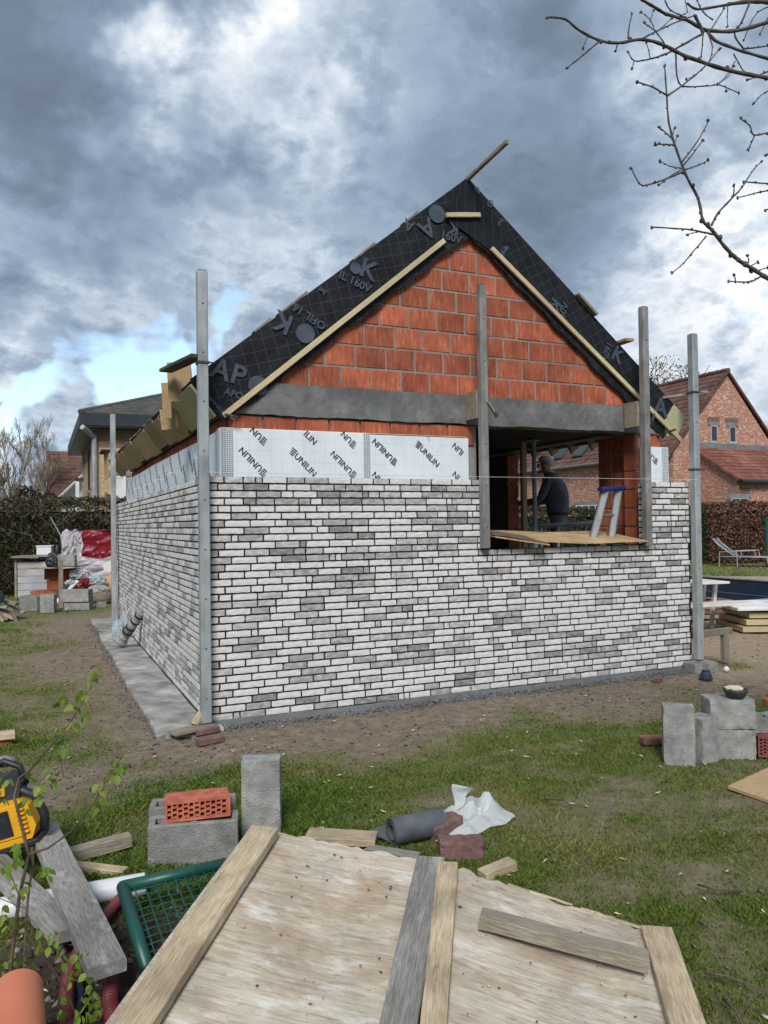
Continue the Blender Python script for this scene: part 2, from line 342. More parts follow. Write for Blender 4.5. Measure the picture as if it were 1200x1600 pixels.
m_postg = mat('weathered_profile', [(.13, .13, .125), (.21, .208, .2), (.30, .30, .29)], 12, .7, .2, stretch=(1, 1, .25), mottle=.3, mscale=4)
m_clamp = mat('clamp_steel', [(.05, .05, .05), (.12, .12, .12)], 30, .5, .1, metal=.5)
m_foil = mat('insulation_foil', [(.60, .65, .69), (.68, .73, .765), (.74, .785, .815)], 3, .42, .12, mottle=.06, metal=.0, spec=.5, bscale=9)
grid_lines(m_foil, .10, .0018, (.32, .38, .45), (0, 2), .7)
m_tape = mat('printed_tape', [(.48, .52, .56), (.6, .64, .68)], 10, .4, .1, spec=.5)
m_ink = mat('black_print', [(.012, .013, .02), (.02, .022, .03)], 10, .7, 0)
m_foam = mat('foam_edge', [(.55, .42, .28), (.68, .55, .40)], 20, .9, .2)
m_mem = mat('roof_membrane', [(.006, .0075, .010), (.010, .012, .015), (.016, .018, .022)], 5, .65, .35, mottle=.3, mscale=3, spec=.2, bscale=7)
grid_lines(m_mem, .105, .0028, (.075, .087, .105), (0, 1), .75)
m_memink = mat('grey_print', [(.045, .06, .082), (.07, .088, .115)], 8, .6, 0, mottle=.3, mscale=7)
m_batten = mat('pale_batten', [(.38, .31, .17), (.50, .42, .25), (.58, .51, .33)], 6, .8, .2, stretch=GR, vary=.12)
m_tan = mat('tan_board', [(.28, .19, .095), (.39, .275, .15), (.48, .36, .21)], 5, .8, .2, stretch=GR, vary=.22)
m_green_board = mat('green_treated_board', [(.33, .32, .17), (.43, .41, .23), (.52, .49, .31)], 4, .8, .2, stretch=GR)
m_wood = mat('weathered_timber', [(.14, .115, .085), (.25, .215, .165), (.36, .32, .26)], 5, .88, .4, stretch=GR, mottle=.3, mscale=3, vary=.12)
m_woodg = mat('silver_grey_timber', [(.13, .125, .115), (.23, .222, .205), (.34, .33, .31)], 5, .88, .4, stretch=GR, mottle=.3, mscale=3, vary=.1, stains=((5.0, (.54, .68), (.46, .45, .43), .7, (1, 2.5, 2.5)), (12, (.62, .72), (.07, .06, .05), .7, (.5, 1.5, 1.5))))
m_woodl = mat('pale_timber', [(.29, .215, .13), (.47, .375, .25), (.60, .51, .37)], 4.5, .85, .35, stretch=GR, mottle=.35, mscale=3.5, vary=.1, stains=((4.0, (.52, .68), (.22, .16, .105), .7, (1, 3, 3)), (14, (.62, .72), (.10, .075, .055), .7, (.5, 1.5, 1.5))))
m_ply = mat('weathered_plywood', [(.17, .13, .092), (.40, .335, .25), (.50, .45, .37), (.62, .59, .53)], 6.5, .86, .35, stretch=(1.0, 10, 10), mottle=.25, mscale=5, distort=.5, detail=10, nrough=.74, stains=((3.2, (.48, .66), (.30, .215, .135), .75, (1, 1.8, 1)), (5.5, (.54, .70), (.66, .64, .60), .75, (1, 2.2, 1)), (9.0, (.58, .70), (.13, .10, .075), .55, (1, 3, 1)), (40, (.66, .72), (.07, .055, .045), .6, (1, 1, 1))))
m_osb = mat('strand_board', [(.26, .17, .08), (.46, .32, .17), (.60, .46, .28)], 30, .8, .3, stretch=(1, 2.2, 1), mottle=.35, mscale=4, distort=1.5)
m_hardb = mat('brown_hardboard', [(.13, .095, .07), (.19, .145, .11)], 9, .7, .1)
m_darkboard = mat('dark_board', [(.05, .045, .03), (.10, .088, .06)], 6, .8, .2, stretch=GR)
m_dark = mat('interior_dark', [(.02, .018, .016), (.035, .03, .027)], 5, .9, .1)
m_redbrick = mat('red_brick', [(.33, .085, .048), (.44, .125, .075), (.54, .19, .125)], 18, .9, .4, mottle=.2, mscale=6)
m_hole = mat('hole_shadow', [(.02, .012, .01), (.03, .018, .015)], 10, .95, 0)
m_paver = mat('purple_paver', [(.115, .062, .058), (.17, .095, .088), (.23, .14, .13)], 30, .9, .5, mottle=.2, mscale=5)
m_rubber = mat('grey_rubber', [(.06, .068, .078), (.085, .095, .106), (.115, .125, .135)], 9, .6, .12, mottle=.2, mscale=6)
m_steel = mat('aluminium', [(.20, .215, .23), (.30, .315, .33)], 8, .4, .05, metal=.5, spec=.5)
m_blue = mat('blue_plastic', [(.012, .02, .13), (.02, .03, .19)], 6, .4, .05, spec=.5)
m_navy = mat('navy_plastic', [(.02, .03, .06), (.04, .055, .10)], 6, .5, .1)
m_yellow = mat('yellow_plastic', [(.60, .30, .01), (.72, .37, .015)], 8, .42, .05, spec=.5, mottle=.12, mscale=9)
m_black = mat('black_plastic', [(.010, .012, .016), (.022, .024, .03)], 14, .5, .15, spec=.5)
m_dgrey = mat('dark_grey_plastic', [(.03, .035, .04), (.05, .055, .062)], 10, .5, .1)
m_pvc = mat('white_pvc', [(.60, .62, .64), (.70, .72, .73)], 5, .35, .03, spec=.5, mottle=.12)
m_salmon = mat('salmon_pvc', [(.50, .15, .075), (.58, .19, .10)], 5, .4, .03, spec=.5, mottle=.15)
m_duct = mat('red_corrugated_duct', [(.13, .018, .027), (.20, .032, .043)], 8, .5, .1, mottle=.25, mscale=5)
m_green = mat('green_powder_coat', [(.008, .065, .052), (.014, .095, .075)], 8, .4, .05, spec=.5, mottle=.2)
m_cable = mat('blue_black_cable', [(.012, .02, .04), (.02, .03, .055)], 8, .5, .05)
m_bark = mat('cherry_bark', [(.045, .035, .03), (.085, .07, .058), (.13, .11, .09)], 12, .85, .5, stretch=(1, 1, 1), mottle=.3, mscale=6)
m_twig = mat('sapling_bark', [(.075, .05, .035), (.14, .10, .072)], 14, .8, .3)
m_tree = mat('far_bark', [(.16, .125, .085), (.26, .21, .15)], 6, .9, .3)
m_hair = mat('grey_hair', [(.45, .44, .42), (.62, .61, .59)], 60, .8, .4, stretch=(1, 1, 3))
m_white = mat('white_paint', [(.62, .63, .63), (.74, .745, .745)], 6, .7, .1, mottle=.12)
m_skin = mat('skin', [(.42, .21, .14), (.52, .28, .20)], 10, .6, .1)
m_jacket = mat('navy_jacket', [(.06, .07, .094), (.11, .125, .16)], 22, .9, .4)
m_trouser = mat('grey_trousers', [(.09, .088, .082), (.17, .165, .155)], 20, .92, .5)
m_boot = mat('boot', [(.03, .022, .016), (.05, .04, .03)], 20, .8, .2)
m_cap = mat('pale_cap', [(.55, .54, .52), (.70, .69, .67)], 25, .9, .2)
m_pglass = bpy.data.materials.new('window_glass'); m_pglass.use_nodes = True
_b = m_pglass.node_tree.nodes['Principled BSDF']; _b.inputs['Base Color'].default_value = (.02, .025, .03, 1); _b.inputs['Roughness'].default_value = .06; _b.inputs['Specular IOR Level'].default_value = .9
def film(name, colr, transp, rough=.35):
    m = bpy.data.materials.new(name); m.use_nodes = True; nt = m.node_tree; N = nt.nodes; L = nt.links; N.clear()
    o = N.new('ShaderNodeOutputMaterial'); p = N.new('ShaderNodeBsdfPrincipled'); p.inputs['Base Color'].default_value = (*colr, 1); p.inputs['Roughness'].default_value = rough
    t = N.new('ShaderNodeBsdfTranslucent'); t.inputs[0].default_value = (*colr, 1); tr = N.new('ShaderNodeBsdfTransparent')
    a = N.new('ShaderNodeMixShader'); a.inputs[0].default_value = .35; L.new(p.outputs[0], a.inputs[1]); L.new(t.outputs[0], a.inputs[2])
    b = N.new('ShaderNodeMixShader'); b.inputs[0].default_value = transp; L.new(a.outputs[0], b.inputs[1]); L.new(tr.outputs[0], b.inputs[2])
    nz = N.new('ShaderNodeTexNoise'); nz.inputs['Scale'].default_value = 30; bp = N.new('ShaderNodeBump'); bp.inputs['Strength'].default_value = .25; bp.inputs['Distance'].default_value = .01
    L.new(nz.outputs[0], bp.inputs['Height']); L.new(bp.outputs[0], p.inputs['Normal']); L.new(b.outputs[0], o.inputs[0]); return m
m_film = film('clear_plastic_film', (.78, .82, .82), .22)
m_filmw = film('white_plastic_wrap', (.66, .64, .68), .06)
m_filmr = film('red_plastic_wrap', (.30, .018, .035), .02)
m_filmp = film('dirty_wrap', (.42, .41, .38), .04)
m_filmb = film('pale_blue_film', (.50, .62, .66), .15)
def leafmat(name):
    m = mat(name, [(.8, .8, .8), (1, 1, 1)], 5, .6, 0, tint=True, spec=.25, mottle=.05)
    nt = m.node_tree; b = nt.nodes['Principled BSDF']; src = b.inputs['Base Color'].links[0].from_socket
    t = nt.nodes.new('ShaderNodeBsdfTranslucent'); nt.links.new(src, t.inputs[0]); mx = nt.nodes.new('ShaderNodeMixShader'); mx.inputs[0].default_value = .3
    nt.links.new(b.outputs[0], mx.inputs[1]); nt.links.new(t.outputs[0], mx.inputs[2]); nt.links.new(mx.outputs[0], nt.nodes['Material Output'].inputs[0]); return m
m_leaf = leafmat('leaf')

# ================================================================== THE SETTING
POOL = (8.6, 13.0, 4.5, 10.5)
def masks(x, y):
    """grass cover, pale sand, dark soil (0..1) of the building plot"""
    n = fbm(x, y, .9, 3); n2 = fbm(x, y, 3.5, 9); n3 = fbm(x, y, .35, 21)
    g = np.ones_like(x)
    g *= 1-sst(-1.62, -.72, y+(n-.5)*1.5+(n2-.5)*.5)*sst(-7, -1.0, x)*(1-sst(30, 40, x))*(1-sst(11.0, 12.5, y))
    lf = sst(-.8, -1.9, x+(n-.5)*1.8)*sst(-1.7, -.9, y)*(1-sst(9, 10, y)); g = np.maximum(g, lf*(.45+.55*sst(.40, .58, n2)))
    g = np.maximum(g, sst(8.3, 10.0, y+(n-.5)*2)*(x < 3)*.75)
    g = np.maximum(g, .8*np.exp(-((x-5.85)**2+(y+.05)**2)/.07))
    farr = sst(0, 1, (x*.45+y*.9-14.0)+(n-.5)*1.0)*(x > 8); g = np.maximum(g, farr)
    g = np.where((x > 4.8) & (y > -1.2), np.maximum(g*0, farr), g)
    g = np.maximum(g, .9*np.exp(-((x-5.9)**2+(y+.05)**2)/.06))
    g *= np.where(y < -1.6, .5+.5*sst(.34, .54, n2*.6+n*.4), 1)
    for cx, cy, r in ((1.75, -2.75, .28), (2.1, -2.55, .2), (1.5, -3.7, .22), (2.25, -4.0, .3), (1.1, -3.55, .2), (.9, -2.3, .25), (2.5, -3.1, .22)):
        g *= 1-.75*np.exp(-((x-cx)**2+((y-cy)*1.4)**2)/r**2)*(.5+n2)
    dk = sst(-.35, -.75, x+(n-.5)*.3)*sst(-2.75, -3.05, y+(n2-.5)*.3)
    g *= 1-.97*dk
    sand = sst(4.6, 5.6, x)*sst(-1.0, -.2, y)
    return np.clip(g, 0, 1), sand, dk
def gz(x, y):
    z = (fbm(x, y, 1.3, 5)-.5)*.05+(fbm(x, y, 6, 8, 3)-.5)*.018
    z += .28*np.exp(-(((x*.45+y*.9-12.6))/.7)**2)*(x > 9)*sst(12.8, 14.2, x+.5*y-3)
    return z-.012
def build_ground():
    xs = np.unique(np.round(np.r_[-400, -200, -100, -60, -40, np.arange(-26, -5, .6), np.arange(-5, 6.2, .055), np.arange(6.2, 16, .25), np.arange(16, 40, .8), 50, 70, 110, 200, 400], 4))
    ys = np.unique(np.round(np.r_[-60, -30, -16, -10, -7, np.arange(-5.6, .6, .055), np.arange(.6, 13, .16), np.arange(13, 34, .6), 40, 55, 80, 130, 220, 500], 4))
    for v in POOL[:2]: xs[np.abs(xs-v).argmin()] = v
    for v in POOL[2:]: ys[np.abs(ys-v).argmin()] = v
    X, Y = np.meshgrid(xs, ys); g, s, d = masks(X, Y); Z = gz(X, Y)
    Z = np.where((X > -.42) & (Y > -.12) & (X < 5.6) & (Y < 8.6), -.03, Z)
    nx, ny = len(xs), len(ys); I = np.arange(nx*ny).reshape(ny, nx)
    F = np.stack([I[:-1, :-1], I[:-1, 1:], I[1:, 1:], I[1:, :-1]], -1).reshape(-1, 4)
    cx = ((xs[1:]+xs[:-1])/2)[None, :].repeat(ny-1, 0).ravel(); cy = ((ys[1:]+ys[:-1])/2)[:, None].repeat(nx-1, 1).ravel()
    keep = ~((cx > POOL[0]) & (cx < POOL[1]) & (cy > POOL[2]) & (cy < POOL[3]))
    m = bpy.data.materials.new('ground_soil'); m.use_nodes = True; nt = m.node_tree; N = nt.nodes; L = nt.links; b = N['Principled BSDF']
    b.inputs['Roughness'].default_value = .95; b.inputs['Specular IOR Level'].default_value = .15
    pos = N.new('ShaderNodeNewGeometry').outputs['Position']; at = N.new('ShaderNodeAttribute'); at.attribute_name = 'tint'; sp = N.new('ShaderNodeSeparateColor'); L.new(at.outputs['Color'], sp.inputs[0])
    def nz(scale, detail=8, rough=.65):
        n = N.new('ShaderNodeTexNoise'); n.inputs['Scale'].default_value = scale; n.inputs['Detail'].default_value = detail; n.inputs['Roughness'].default_value = rough; L.new(pos, n.inputs['Vector']); return n.outputs['Fac']
    def ramp(f, cols):
        r = N.new('ShaderNodeValToRGB'); e = r.color_ramp.elements; e[0].position = .3; e[0].color = (*cols[0], 1); e[1].position = .7; e[1].color = (*cols[-1], 1)
        for i in range(1, len(cols)-1): q = e.new(.3+.4*i/(len(cols)-1)); q.color = (*cols[i], 1)
        L.new(f, r.inputs[0]); return r.outputs[0]
    def mix(f, a, c):
        x = N.new('ShaderNodeMix'); x.data_type = 'RGBA'; L.new(f, x.inputs[0]); L.new(a, x.inputs[6]); L.new(c, x.inputs[7]); return x.outputs[2]
    f1 = nz(9, 12, .78)
    dirt = ramp(f1, [(.115, .088, .062), (.215, .170, .124), (.33, .27, .205)]); sand = ramp(f1, [(.22, .168, .11), (.32, .25, .175), (.42, .345, .255)])
    soil = ramp(f1, [(.028, .021, .016), (.06, .046, .035), (.11, .088, .068)]); turf = ramp(nz(26), [(.065, .085, .02), (.115, .14, .038), (.18, .18, .065)])
    c = mix(sp.outputs[1], dirt, sand); c = mix(sp.outputs[2], c, soil)
    gm = N.new('ShaderNodeMath'); gm.operation = 'MULTIPLY'; L.new(sp.outputs[0], gm.inputs[0]); gm.inputs[1].default_value = .85; c = mix(gm.outputs[0], c, turf)
    L.new(c, b.inputs['Base Color']); bp = N.new('ShaderNodeBump'); bp.inputs['Strength'].default_value = .9; bp.inputs['Distance'].default_value = .025; L.new(nz(24, 10, .75), bp.inputs['Height']); L.new(bp.outputs[0], b.inputs['Normal'])
    me = fast_mesh('ground', np.stack([X.ravel(), Y.ravel(), Z.ravel()], -1), F[keep], m, smooth=True, col=np.stack([g.ravel(), s.ravel(), d.ravel()], -1))
    tag(link('ground', me), 'brown and sandy building plot with worn lawn', kind='structure')
build_ground()

def build_grass():
    m = leafmat('grass_blade'); R = np.random.default_rng(11); P = []
    def scatter(n, dmin, dmax):
        # spread over the ground seen from the garden side, denser close by
        d = dmin*(dmax/dmin)**R.random(n); a = YAW+rad(-33)+rad(66)*R.random(n); return CAM.x+d*np.sin(a), CAM.y+d*np.cos(a), d
    x, y, d = scatter(760000, 2.1, 15); x2, y2, d2 = scatter(90000, 15, 40); x = np.r_[x, x2]; y = np.r_[y, y2]; d = np.r_[d, d2]
    g, s, dk = masks(x, y); cl = fbm(x, y, 9, 4, 2)
    keep = R.random(len(x)) < g**1.2*(.45+.75*sst(.35, .65, cl))
    keep &= ~((x > -.45) & (x < 5.7) & (y > -.25) & (y < 8.3)) & ~((x > POOL[0]-.4) & (x < POOL[1]+.4) & (y > POOL[2]-.5) & (y < POOL[3]+.4))
    x, y, d, g, cl = x[keep], y[keep], d[keep], g[keep], cl[keep]; n = len(x)
    z = gz(x, y); lush = fbm(x, y, .8, 14, 3); h = (.008+.014*R.random(n)+.018*sst(.5, .68, lush)*R.random(n))*(.6+.5*g)
    wd = (.0014+.0012*R.random(n))*np.clip(d/4.0, 1, 7); h = h*np.clip(d/9, 1, 2.5)
    a = R.random(n)*6.283; bend = h*(.3+.9*R.random(n)); b2 = R.random(n)*6.283
    ux, uy = np.cos(a)*wd, np.sin(a)*wd; tx, ty = np.cos(b2)*bend, np.sin(b2)*bend
    V = np.stack([np.stack([x-ux, y-uy, z-.003], -1), np.stack([x+ux, y+uy, z-.003], -1), np.stack([x+ux*.7+tx*.4, y+uy*.7+ty*.4, z+h*.65], -1), np.stack([x+tx, y+ty, z+h], -1)], 1).reshape(-1, 3)
    F = np.arange(n*4).reshape(n, 4)
    dry = sst(.50, .72, fbm(x, y, 1.6, 30, 3)+(R.random(n)-.5)*.30)[:, None]
    c = np.array([.155, .218, .038])*(1-dry)+np.array([.30, .275, .095])*dry
    c = c*(.6+.7*R.random(n))[:, None]; c = c*(1-.25*sst(.5, .68, lush)[:, None]*np.array([.6, .2, .5]))
    me = fast_mesh('lawn_grass', V, F, m, col=np.repeat(c, 4, 0))
    tag(link('lawn_grass', me), 'short patchy green and straw coloured grass across the plot', 'grass', kind='stuff')
build_grass()

# concrete apron along the left wall
MB().grid(lambda u, v: (-.42+.52*u+(random.uniform(-.012, .012)+.012*math.sin(v*17) if u < .01 else 0), -.16+8.55*v+(.05*math.sin(u*9) if v < .01 else 0), .012+.006*math.sin(v*40+u*7)), 8, 60, thick=(0, 0, -.06)).build('pavement', m_slab)
tag(bpy.data.objects['pavement'], 'rough concrete apron along the left brick wall', kind='structure')

# ================================================================== THE EXTENSION UNDER CONSTRUCTION
W, D, T = 5.337, 7.99, .10
YI, YB, YM = .15, .25, .215            # insulation face, block face, membrane face
XC, ZR, TS = W/2, 5.09, .80            # ridge line and roof slope (tangent)
ext = empty('house_extension', (XC, 0, 0), label='unfinished brick and block garden building with black membrane roof', cat='building')
EW = parent_world(ext)
def ep(mb, name, mats, parent=None, smooth=False, label=None):
    """part of the extension built in world coordinates"""
    p = parent or ext; o = mb.build(name, mats, p, smooth, M=parent_world(p).inverted());
    if label: o['label'] = label
    return o
# inner leaf
mb = MB()
mb.bb((YB+.01, YB+.01, -.02), (2.75, .44, 2.62)); mb.bb((2.75, YB+.01, -.02), (4.80, .44, 1.33)); mb.bb((4.81, YB+.01, -.02), (W-YB-.01, .44, 2.62))
mb.bb((YB+.01, .44, -.02), (.44, D-.1, 2.62)); mb.bb((.44, D-.3, -.02), (W-YB, D-.1, 2.62))
mb.bb((4.905, .44, -.02), (W-YB-.01, .985, 2.62)); mb.bb((4.905, 2.97, -.02), (W-YB-.01, D-.3, 2.62))
wall = ep(mb, 'block_wall', m_mortar)
ep(MB().bb((.4, .4, -.02), (W-.3, D-.2, .06)), 'floor_slab', m_conc)
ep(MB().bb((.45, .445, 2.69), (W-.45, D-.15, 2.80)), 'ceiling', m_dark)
gable = ep(MB().prism([(YB+.1, 2.9), (W-YB-.1, 2.9), (XC+.2, ZR-.3), (XC-.2, ZR-.3)], .14, Matrix(((1, 0, 0, 0), (0, 0, 1, YB+.0075), (0, 1, 0, 0), (0, 0, 0, 1)))), 'gable_wall', m_mortar)
ep(MB().prism([(YB+.1, 2.9), (W-YB-.1, 2.9), (XC+.2, ZR-.3), (XC-.2, ZR-.3)], .14, Matrix(((1, 0, 0, 0), (0, 0, 1, D-.24), (0, 1, 0, 0), (0, 0, 0, 1)))), 'rear_gable', m_mortar)
# clay blocks
BL, BH, BD = .293, .190, .05
_cb = {}
def clay_mesh(L, H, k):
    key = (round(L, 3), round(H, 3), k)
    if key not in _cb:
        rg = random.Random(hash(key) & 0xffff); v, f = box_geo(L, BD, H, .004); v = [(x+rg.uniform(-.0015, .0015), y+rg.uniform(-.002, .002)*(y < 0), z+rg.uniform(-.0015, .0015)) for x, y, z in v]
        _cb[key] = MB().add(v, f).mesh('clay_block', m_clay)
    return _cb[key]
def clay(parent, x, y, z, L, H=BH, rz=0.0):
    M = parent_world(parent).inverted() @ Matrix.Translation((x, y, z)) @ Matrix.Rotation(rz, 4, 'Z'); return link('clay_block', clay_mesh(L, H, random.randrange(3)), parent, M)
z = 2.915; row = 0
while z < 4.75:
    half = (ZR-.40-(z+BH*.5))/TS
    off = (0, .16, .07, .22)[row % 4]; x = XC-4.5*.31-off-1.2
    while x < XC+half+.35:
        L = BL
        if abs(x+L/2-XC) < half+.12 and x > .3: clay(gable, x+L/2, YB+BD/2+random.uniform(0, .004), z+BH/2, L)
        x += .31
    z += .2075; row += 1
x = YB+.004
while x < 2.7:                          # course under the concrete beam, above the insulation
    L = min(BL, 2.745-x); clay(wall, x+L/2, YB-.012+BD/2, 2.42+BH/2, L); x += .31
for y in np.arange(.30, 7.6, .31): clay(wall, YB-.012+BD/2, y+BL/2, 2.42+BH/2, BL, rz=-math.pi/2)
for zz in np.arange(.55, 2.5, .2075):   # window jamb and the pier beside the side opening
    clay(wall, 4.80-.002+BD/2, .345, zz+BH/2, .185, rz=-math.pi/2)
    o2 = .15 if int(zz*100) % 2 else 0
    clay(wall, 4.90-.002+BD/2, .44+.15+.01, zz+BH/2, .298, rz=-math.pi/2); clay(wall, 4.90-.002+BD/2, .44+.42+.012, zz+BH/2, .225, rz=-math.pi/2)
    clay(wall, 4.90+.095, 2.965+BD/2-.012, zz+BH/2, .185)
    clay(wall, 4.95+.065, YB+BD/2-.012, zz+BH/2, .27)
    if zz > 1.9: pass
# concrete ring beam
beam = MB(); rgx = random.Random(4)
beam.grid(lambda u, v: (YB-.02+(W-2*YB+.04)*u, YB-.035+.003*math.sin(u*47+v*5)+rgx.uniform(-.002, .002), 2.625+.285*v+(.004*math.sin(u*31)+rgx.uniform(-.004, .004) if v < .01 else 0)), 90, 5, thick=(0, .22, 0))
ep(beam, 'concrete_beam', m_conc)
ep(MB().bb((YB-.03, YB+.2, 2.635), (.44, D-.1, 2.90), ch=.01), 'concrete_beam', m_conc)
ep(MB().bb((W-.45, YB+.2, 2.66), (W-YB+.02, D-.1, 2.90), ch=.01), 'concrete_beam', m_conc)
ep(MB().bb((.45, D-.3, 2.64), (W-.46, D-.08, 2.90), ch=.01), 'concrete_beam', m_conc)

# roof: two insulated slopes wrapped in membrane
roof = ep(MB(), 'roof', m_mem) if False else empty('roof', (0, 0, 0), parent=ext); roof.matrix_local = EW.inverted()
SL = math.atan(TS)
def roof_pt(side, s, y, n=0.0):
    """s metres down the slope from the ridge, n metres out of the slope; side -1 left, +1 right"""
    return Vector((XC+side*(s*math.cos(SL)+n*math.sin(SL)), y, ZR-s*math.sin(SL)+n*math.cos(SL)))
SLEN = 3.50
for side in (-1, 1):
    mb = MB()
    def fn(u, v, n0=0.0):
        p = roof_pt(side, SLEN*u, YM-.0+(D+.80-YM)*v, -.004+.006*math.sin(u*37+v*11)*math.sin(v*29))
        return p
    mb.grid(fn, 40, 24, thick=roof_pt(side, 0, 0, -.28)-roof_pt(side, 0, 0, 0))
    ep(mb, 'roof_slope', m_mem, roof, smooth=False)
# membrane folded down over the gable verge
def verge(side, name, s0, s1, drop0, drop1, yoff, seed, wob=.012, rag=.0):
    """a strip on the gable plane; local X runs down the verge and local Y away from the roof so the printed grid follows it"""
    rg = random.Random(seed); nu, nv = 60, 10; ph = [rg.uniform(0, 6) for _ in range(6)]
    x = Vector((side*math.cos(SL), 0, -math.sin(SL))); yv = Vector((-side*math.sin(SL), 0, -math.cos(SL)))
    # the sheet was rolled out along the ridge, so its print runs askew on the fold
    th = rad(23)*side; gx = x*math.cos(th)+yv*math.sin(th); gy = -x*math.sin(th)+yv*math.cos(th); gn = gx.cross(gy)
    o0 = roof_pt(side, 0, yoff, .004)
    M = Matrix(((gx.x, gy.x, gn.x, o0.x), (gx.y, gy.y, gn.y, o0.y), (gx.z, gy.z, gn.z, o0.z), (0, 0, 0, 1))); Mi = M.inverted()
    def fn(u, v):
        s = s0+(s1-s0)*u; d = (drop0+(drop1-drop0)*u)
        d *= 1+(rag*(math.sin(u*33+ph[4])+math.sin(u*71+ph[5])*.6) if v > .99 else 0)
        p = o0+x*s+yv*(d*v)
        wv = wob*(math.sin(u*13+v*3+ph[0])*.5+math.sin(u*29-v*7+ph[1])*.35+math.sin(u*7+v*9+ph[2])*.4)*min(1, v*4)
        p.y += -abs(wv)-.004*v
        return Mi @ p
    mb = MB().grid(fn, nu, nv, thick=tuple(Mi.to_3x3() @ Vector((0, .004, 0))))
    return mb.build(name, m_mem, roof, smooth=False, M=parent_world(roof).inverted() @ M)
verge(-1, 'verge_membrane', -.01, SLEN+.02, .46, .46, YM-.006, 3, wob=.006, rag=.03)
verge(1, 'verge_membrane', .02, SLEN+.02, .45, .43, YM-.012, 5, wob=.006, rag=.025)
# the lap at the apex, folded over from the right slope
lap = MB(); P = [ony(731, 279, YM-.03), ony(697, 333, YM-.034), ony(712, 352, YM-.036), ony(775, 398, YM-.03), ony(800, 372, YM-.024)]
lap.add([tuple(p) for p in P]+[tuple(Vector(p)+Vector((0, .004, 0))) for p in P], [(0, 1, 2, 3, 4), (9, 8, 7, 6, 5)]+[(i, i+5, (i+1) % 5+5, (i+1) % 5) for i in range(5)])
ep(lap, 'membrane_lap', m_mem, roof)
# battens on the verge and at the ridge
def bat(name, a, b, wd, th, m, yy, seed=0):
    A = ony(*a, yy); B = ony(*b, yy); return plank(name, A, B, wd, th, m, roof, up=(0, -1, 0), seed=seed, top=False)
bat('verge_batten', (349, 650), (694, 376), .048, .03, m_batten, YM-.045, 1)
bat('verge_batten', (768, 388), (1064, 688), .048, .03, m_batten, YM-.045, 2)
bat('ridge_cleat', (697, 336), (750, 336), .045, .028, m_batten, YM-.055, 3)
plank('ridge_batten', (XC-.01, -.52, ZR+.045), (XC, .42, ZR-.01), .036, .036, m_wood, roof, seed=4)
for side, s, L in ((-1, 1.22, .30), (-1, 2.1, .36), (-1, 2.55, .2), (1, 1.52, .28), (1, 2.45, .30), (-1, .62, .2)):
    a = roof_pt(side, s, YM+.16, .035); b = roof_pt(side, s+L, YM+.16, .022)
    plank('roof_batten', a, b, .10, .022, m_wood, roof, up=roof_pt(side, 0, 0, 1)-roof_pt(side, 0, 0, 0), seed=int(s*10))
a = roof_pt(1, 2.42, YM-.14, .06); plank('roof_batten', a, a+Vector((.03, .9, 0)), .11, .03, m_tan, roof, seed=9)
a = roof_pt(1, 1.66, YM-.02, .03); plank('roof_batten', a, roof_pt(1, 1.98, YM-.02, .03), .10, .03, m_wood, roof, seed=10)
for y in np.arange(1.1, 8, .55):        # counter battens along both slopes
    for side in (-1, 1): plank('roof_batten', roof_pt(side, .2, y, .012), roof_pt(side, SLEN-.05, y, .012), .045, .026, m_wood, roof, up=roof_pt(side, 0, 0, 1)-roof_pt(side, 0, 0, 0), seed=int(y*9))
# eave boards on the left, cut square to the slope
def eave_board(side, y0, y1, dn0, dn1, off, m, seed, th=.022):
    a0, a1 = roof_pt(side, SLEN+.012+off, y0, -dn0), roof_pt(side, SLEN+.012+off, y1, -dn0); wv = dn1-dn0
    c0 = (a0+roof_pt(side, SLEN+.012+off, y0, -dn1))/2; c1 = (a1+roof_pt(side, SLEN+.012+off, y1, -dn1))/2
    n = roof_pt(side, 1, 0)-roof_pt(side, 0, 0); return plank('eave_board', c0, c1, wv, th, m, roof, up=n, seed=seed, top=False)
eave_board(-1, YM+.01, 1.32, .03, .37, .026, m_green_board, 21)
yy = 1.05; i = 0
for ln in (.55, .75, .5, .8, .65, .9, .6, .8, .7, .85, .7, .5):
    eave_board(-1, yy, min(yy+ln, 8.75), .02+.012*(i % 3), .35+.02*((i*2) % 3), .0+.012*((i+1) % 2), m_tan, 30+i); yy += ln-.03; i += 1
for yq, xq, h0, h1, wq in ((.80, -.06, 2.80, 3.16, .23), (1.12, -.13, 2.68, 3.02, .09), (1.3, -.08, 2.60, 2.80, .18)):
    plank('eave_board', (xq, yq, h0), (xq-.015, yq, h1), wq, .02, m_tan, roof, up=(-.55, -.85, 0), seed=50+int(yq*10), top=False)
for yq in (8.0, 8.45): plank('eave_board', (-.14, yq, 2.52), (-.15, yq, 3.0), .14, .03, m_tan, roof, up=(-1, 0, 0), seed=61, top=False)
plank('eave_board', (-.18, 7.8, 3.02), (-.16, 8.6, 3.02), .16, .022, m_darkboard, roof, seed=63)
# right eave: end board and hanging rafter tails
eave_board(1, YM+.03, 8.2, .02, .33, .0, m_green_board, 70)
c = roof_pt(1, SLEN+.03, YM, -.17); ep(MB().prism([(-.12, .17), (.10, .17), (.13, -.05), (.02, -.19), (-.12, -.10)], .02, frame(c, (math.cos(SL), 0, -math.sin(SL)), (0, -1, 0))), 'eave_board', m_green_board, roof)
for y in np.arange(1.4, 4.2, .42):
    q = roof_pt(1, SLEN-.32, y, -.285); ep(MB().prism([(0, 0), (.40, 0), (.36, -.14)], .04, Matrix(((1, 0, 0, q.x), (0, 0, 1, q.y), (0, 1, 0, q.z), (0, 0, 0, 1))) @ Matrix.Rotation(-SL, 4, 'Z')), 'rafter_tail', m_tan, roof)
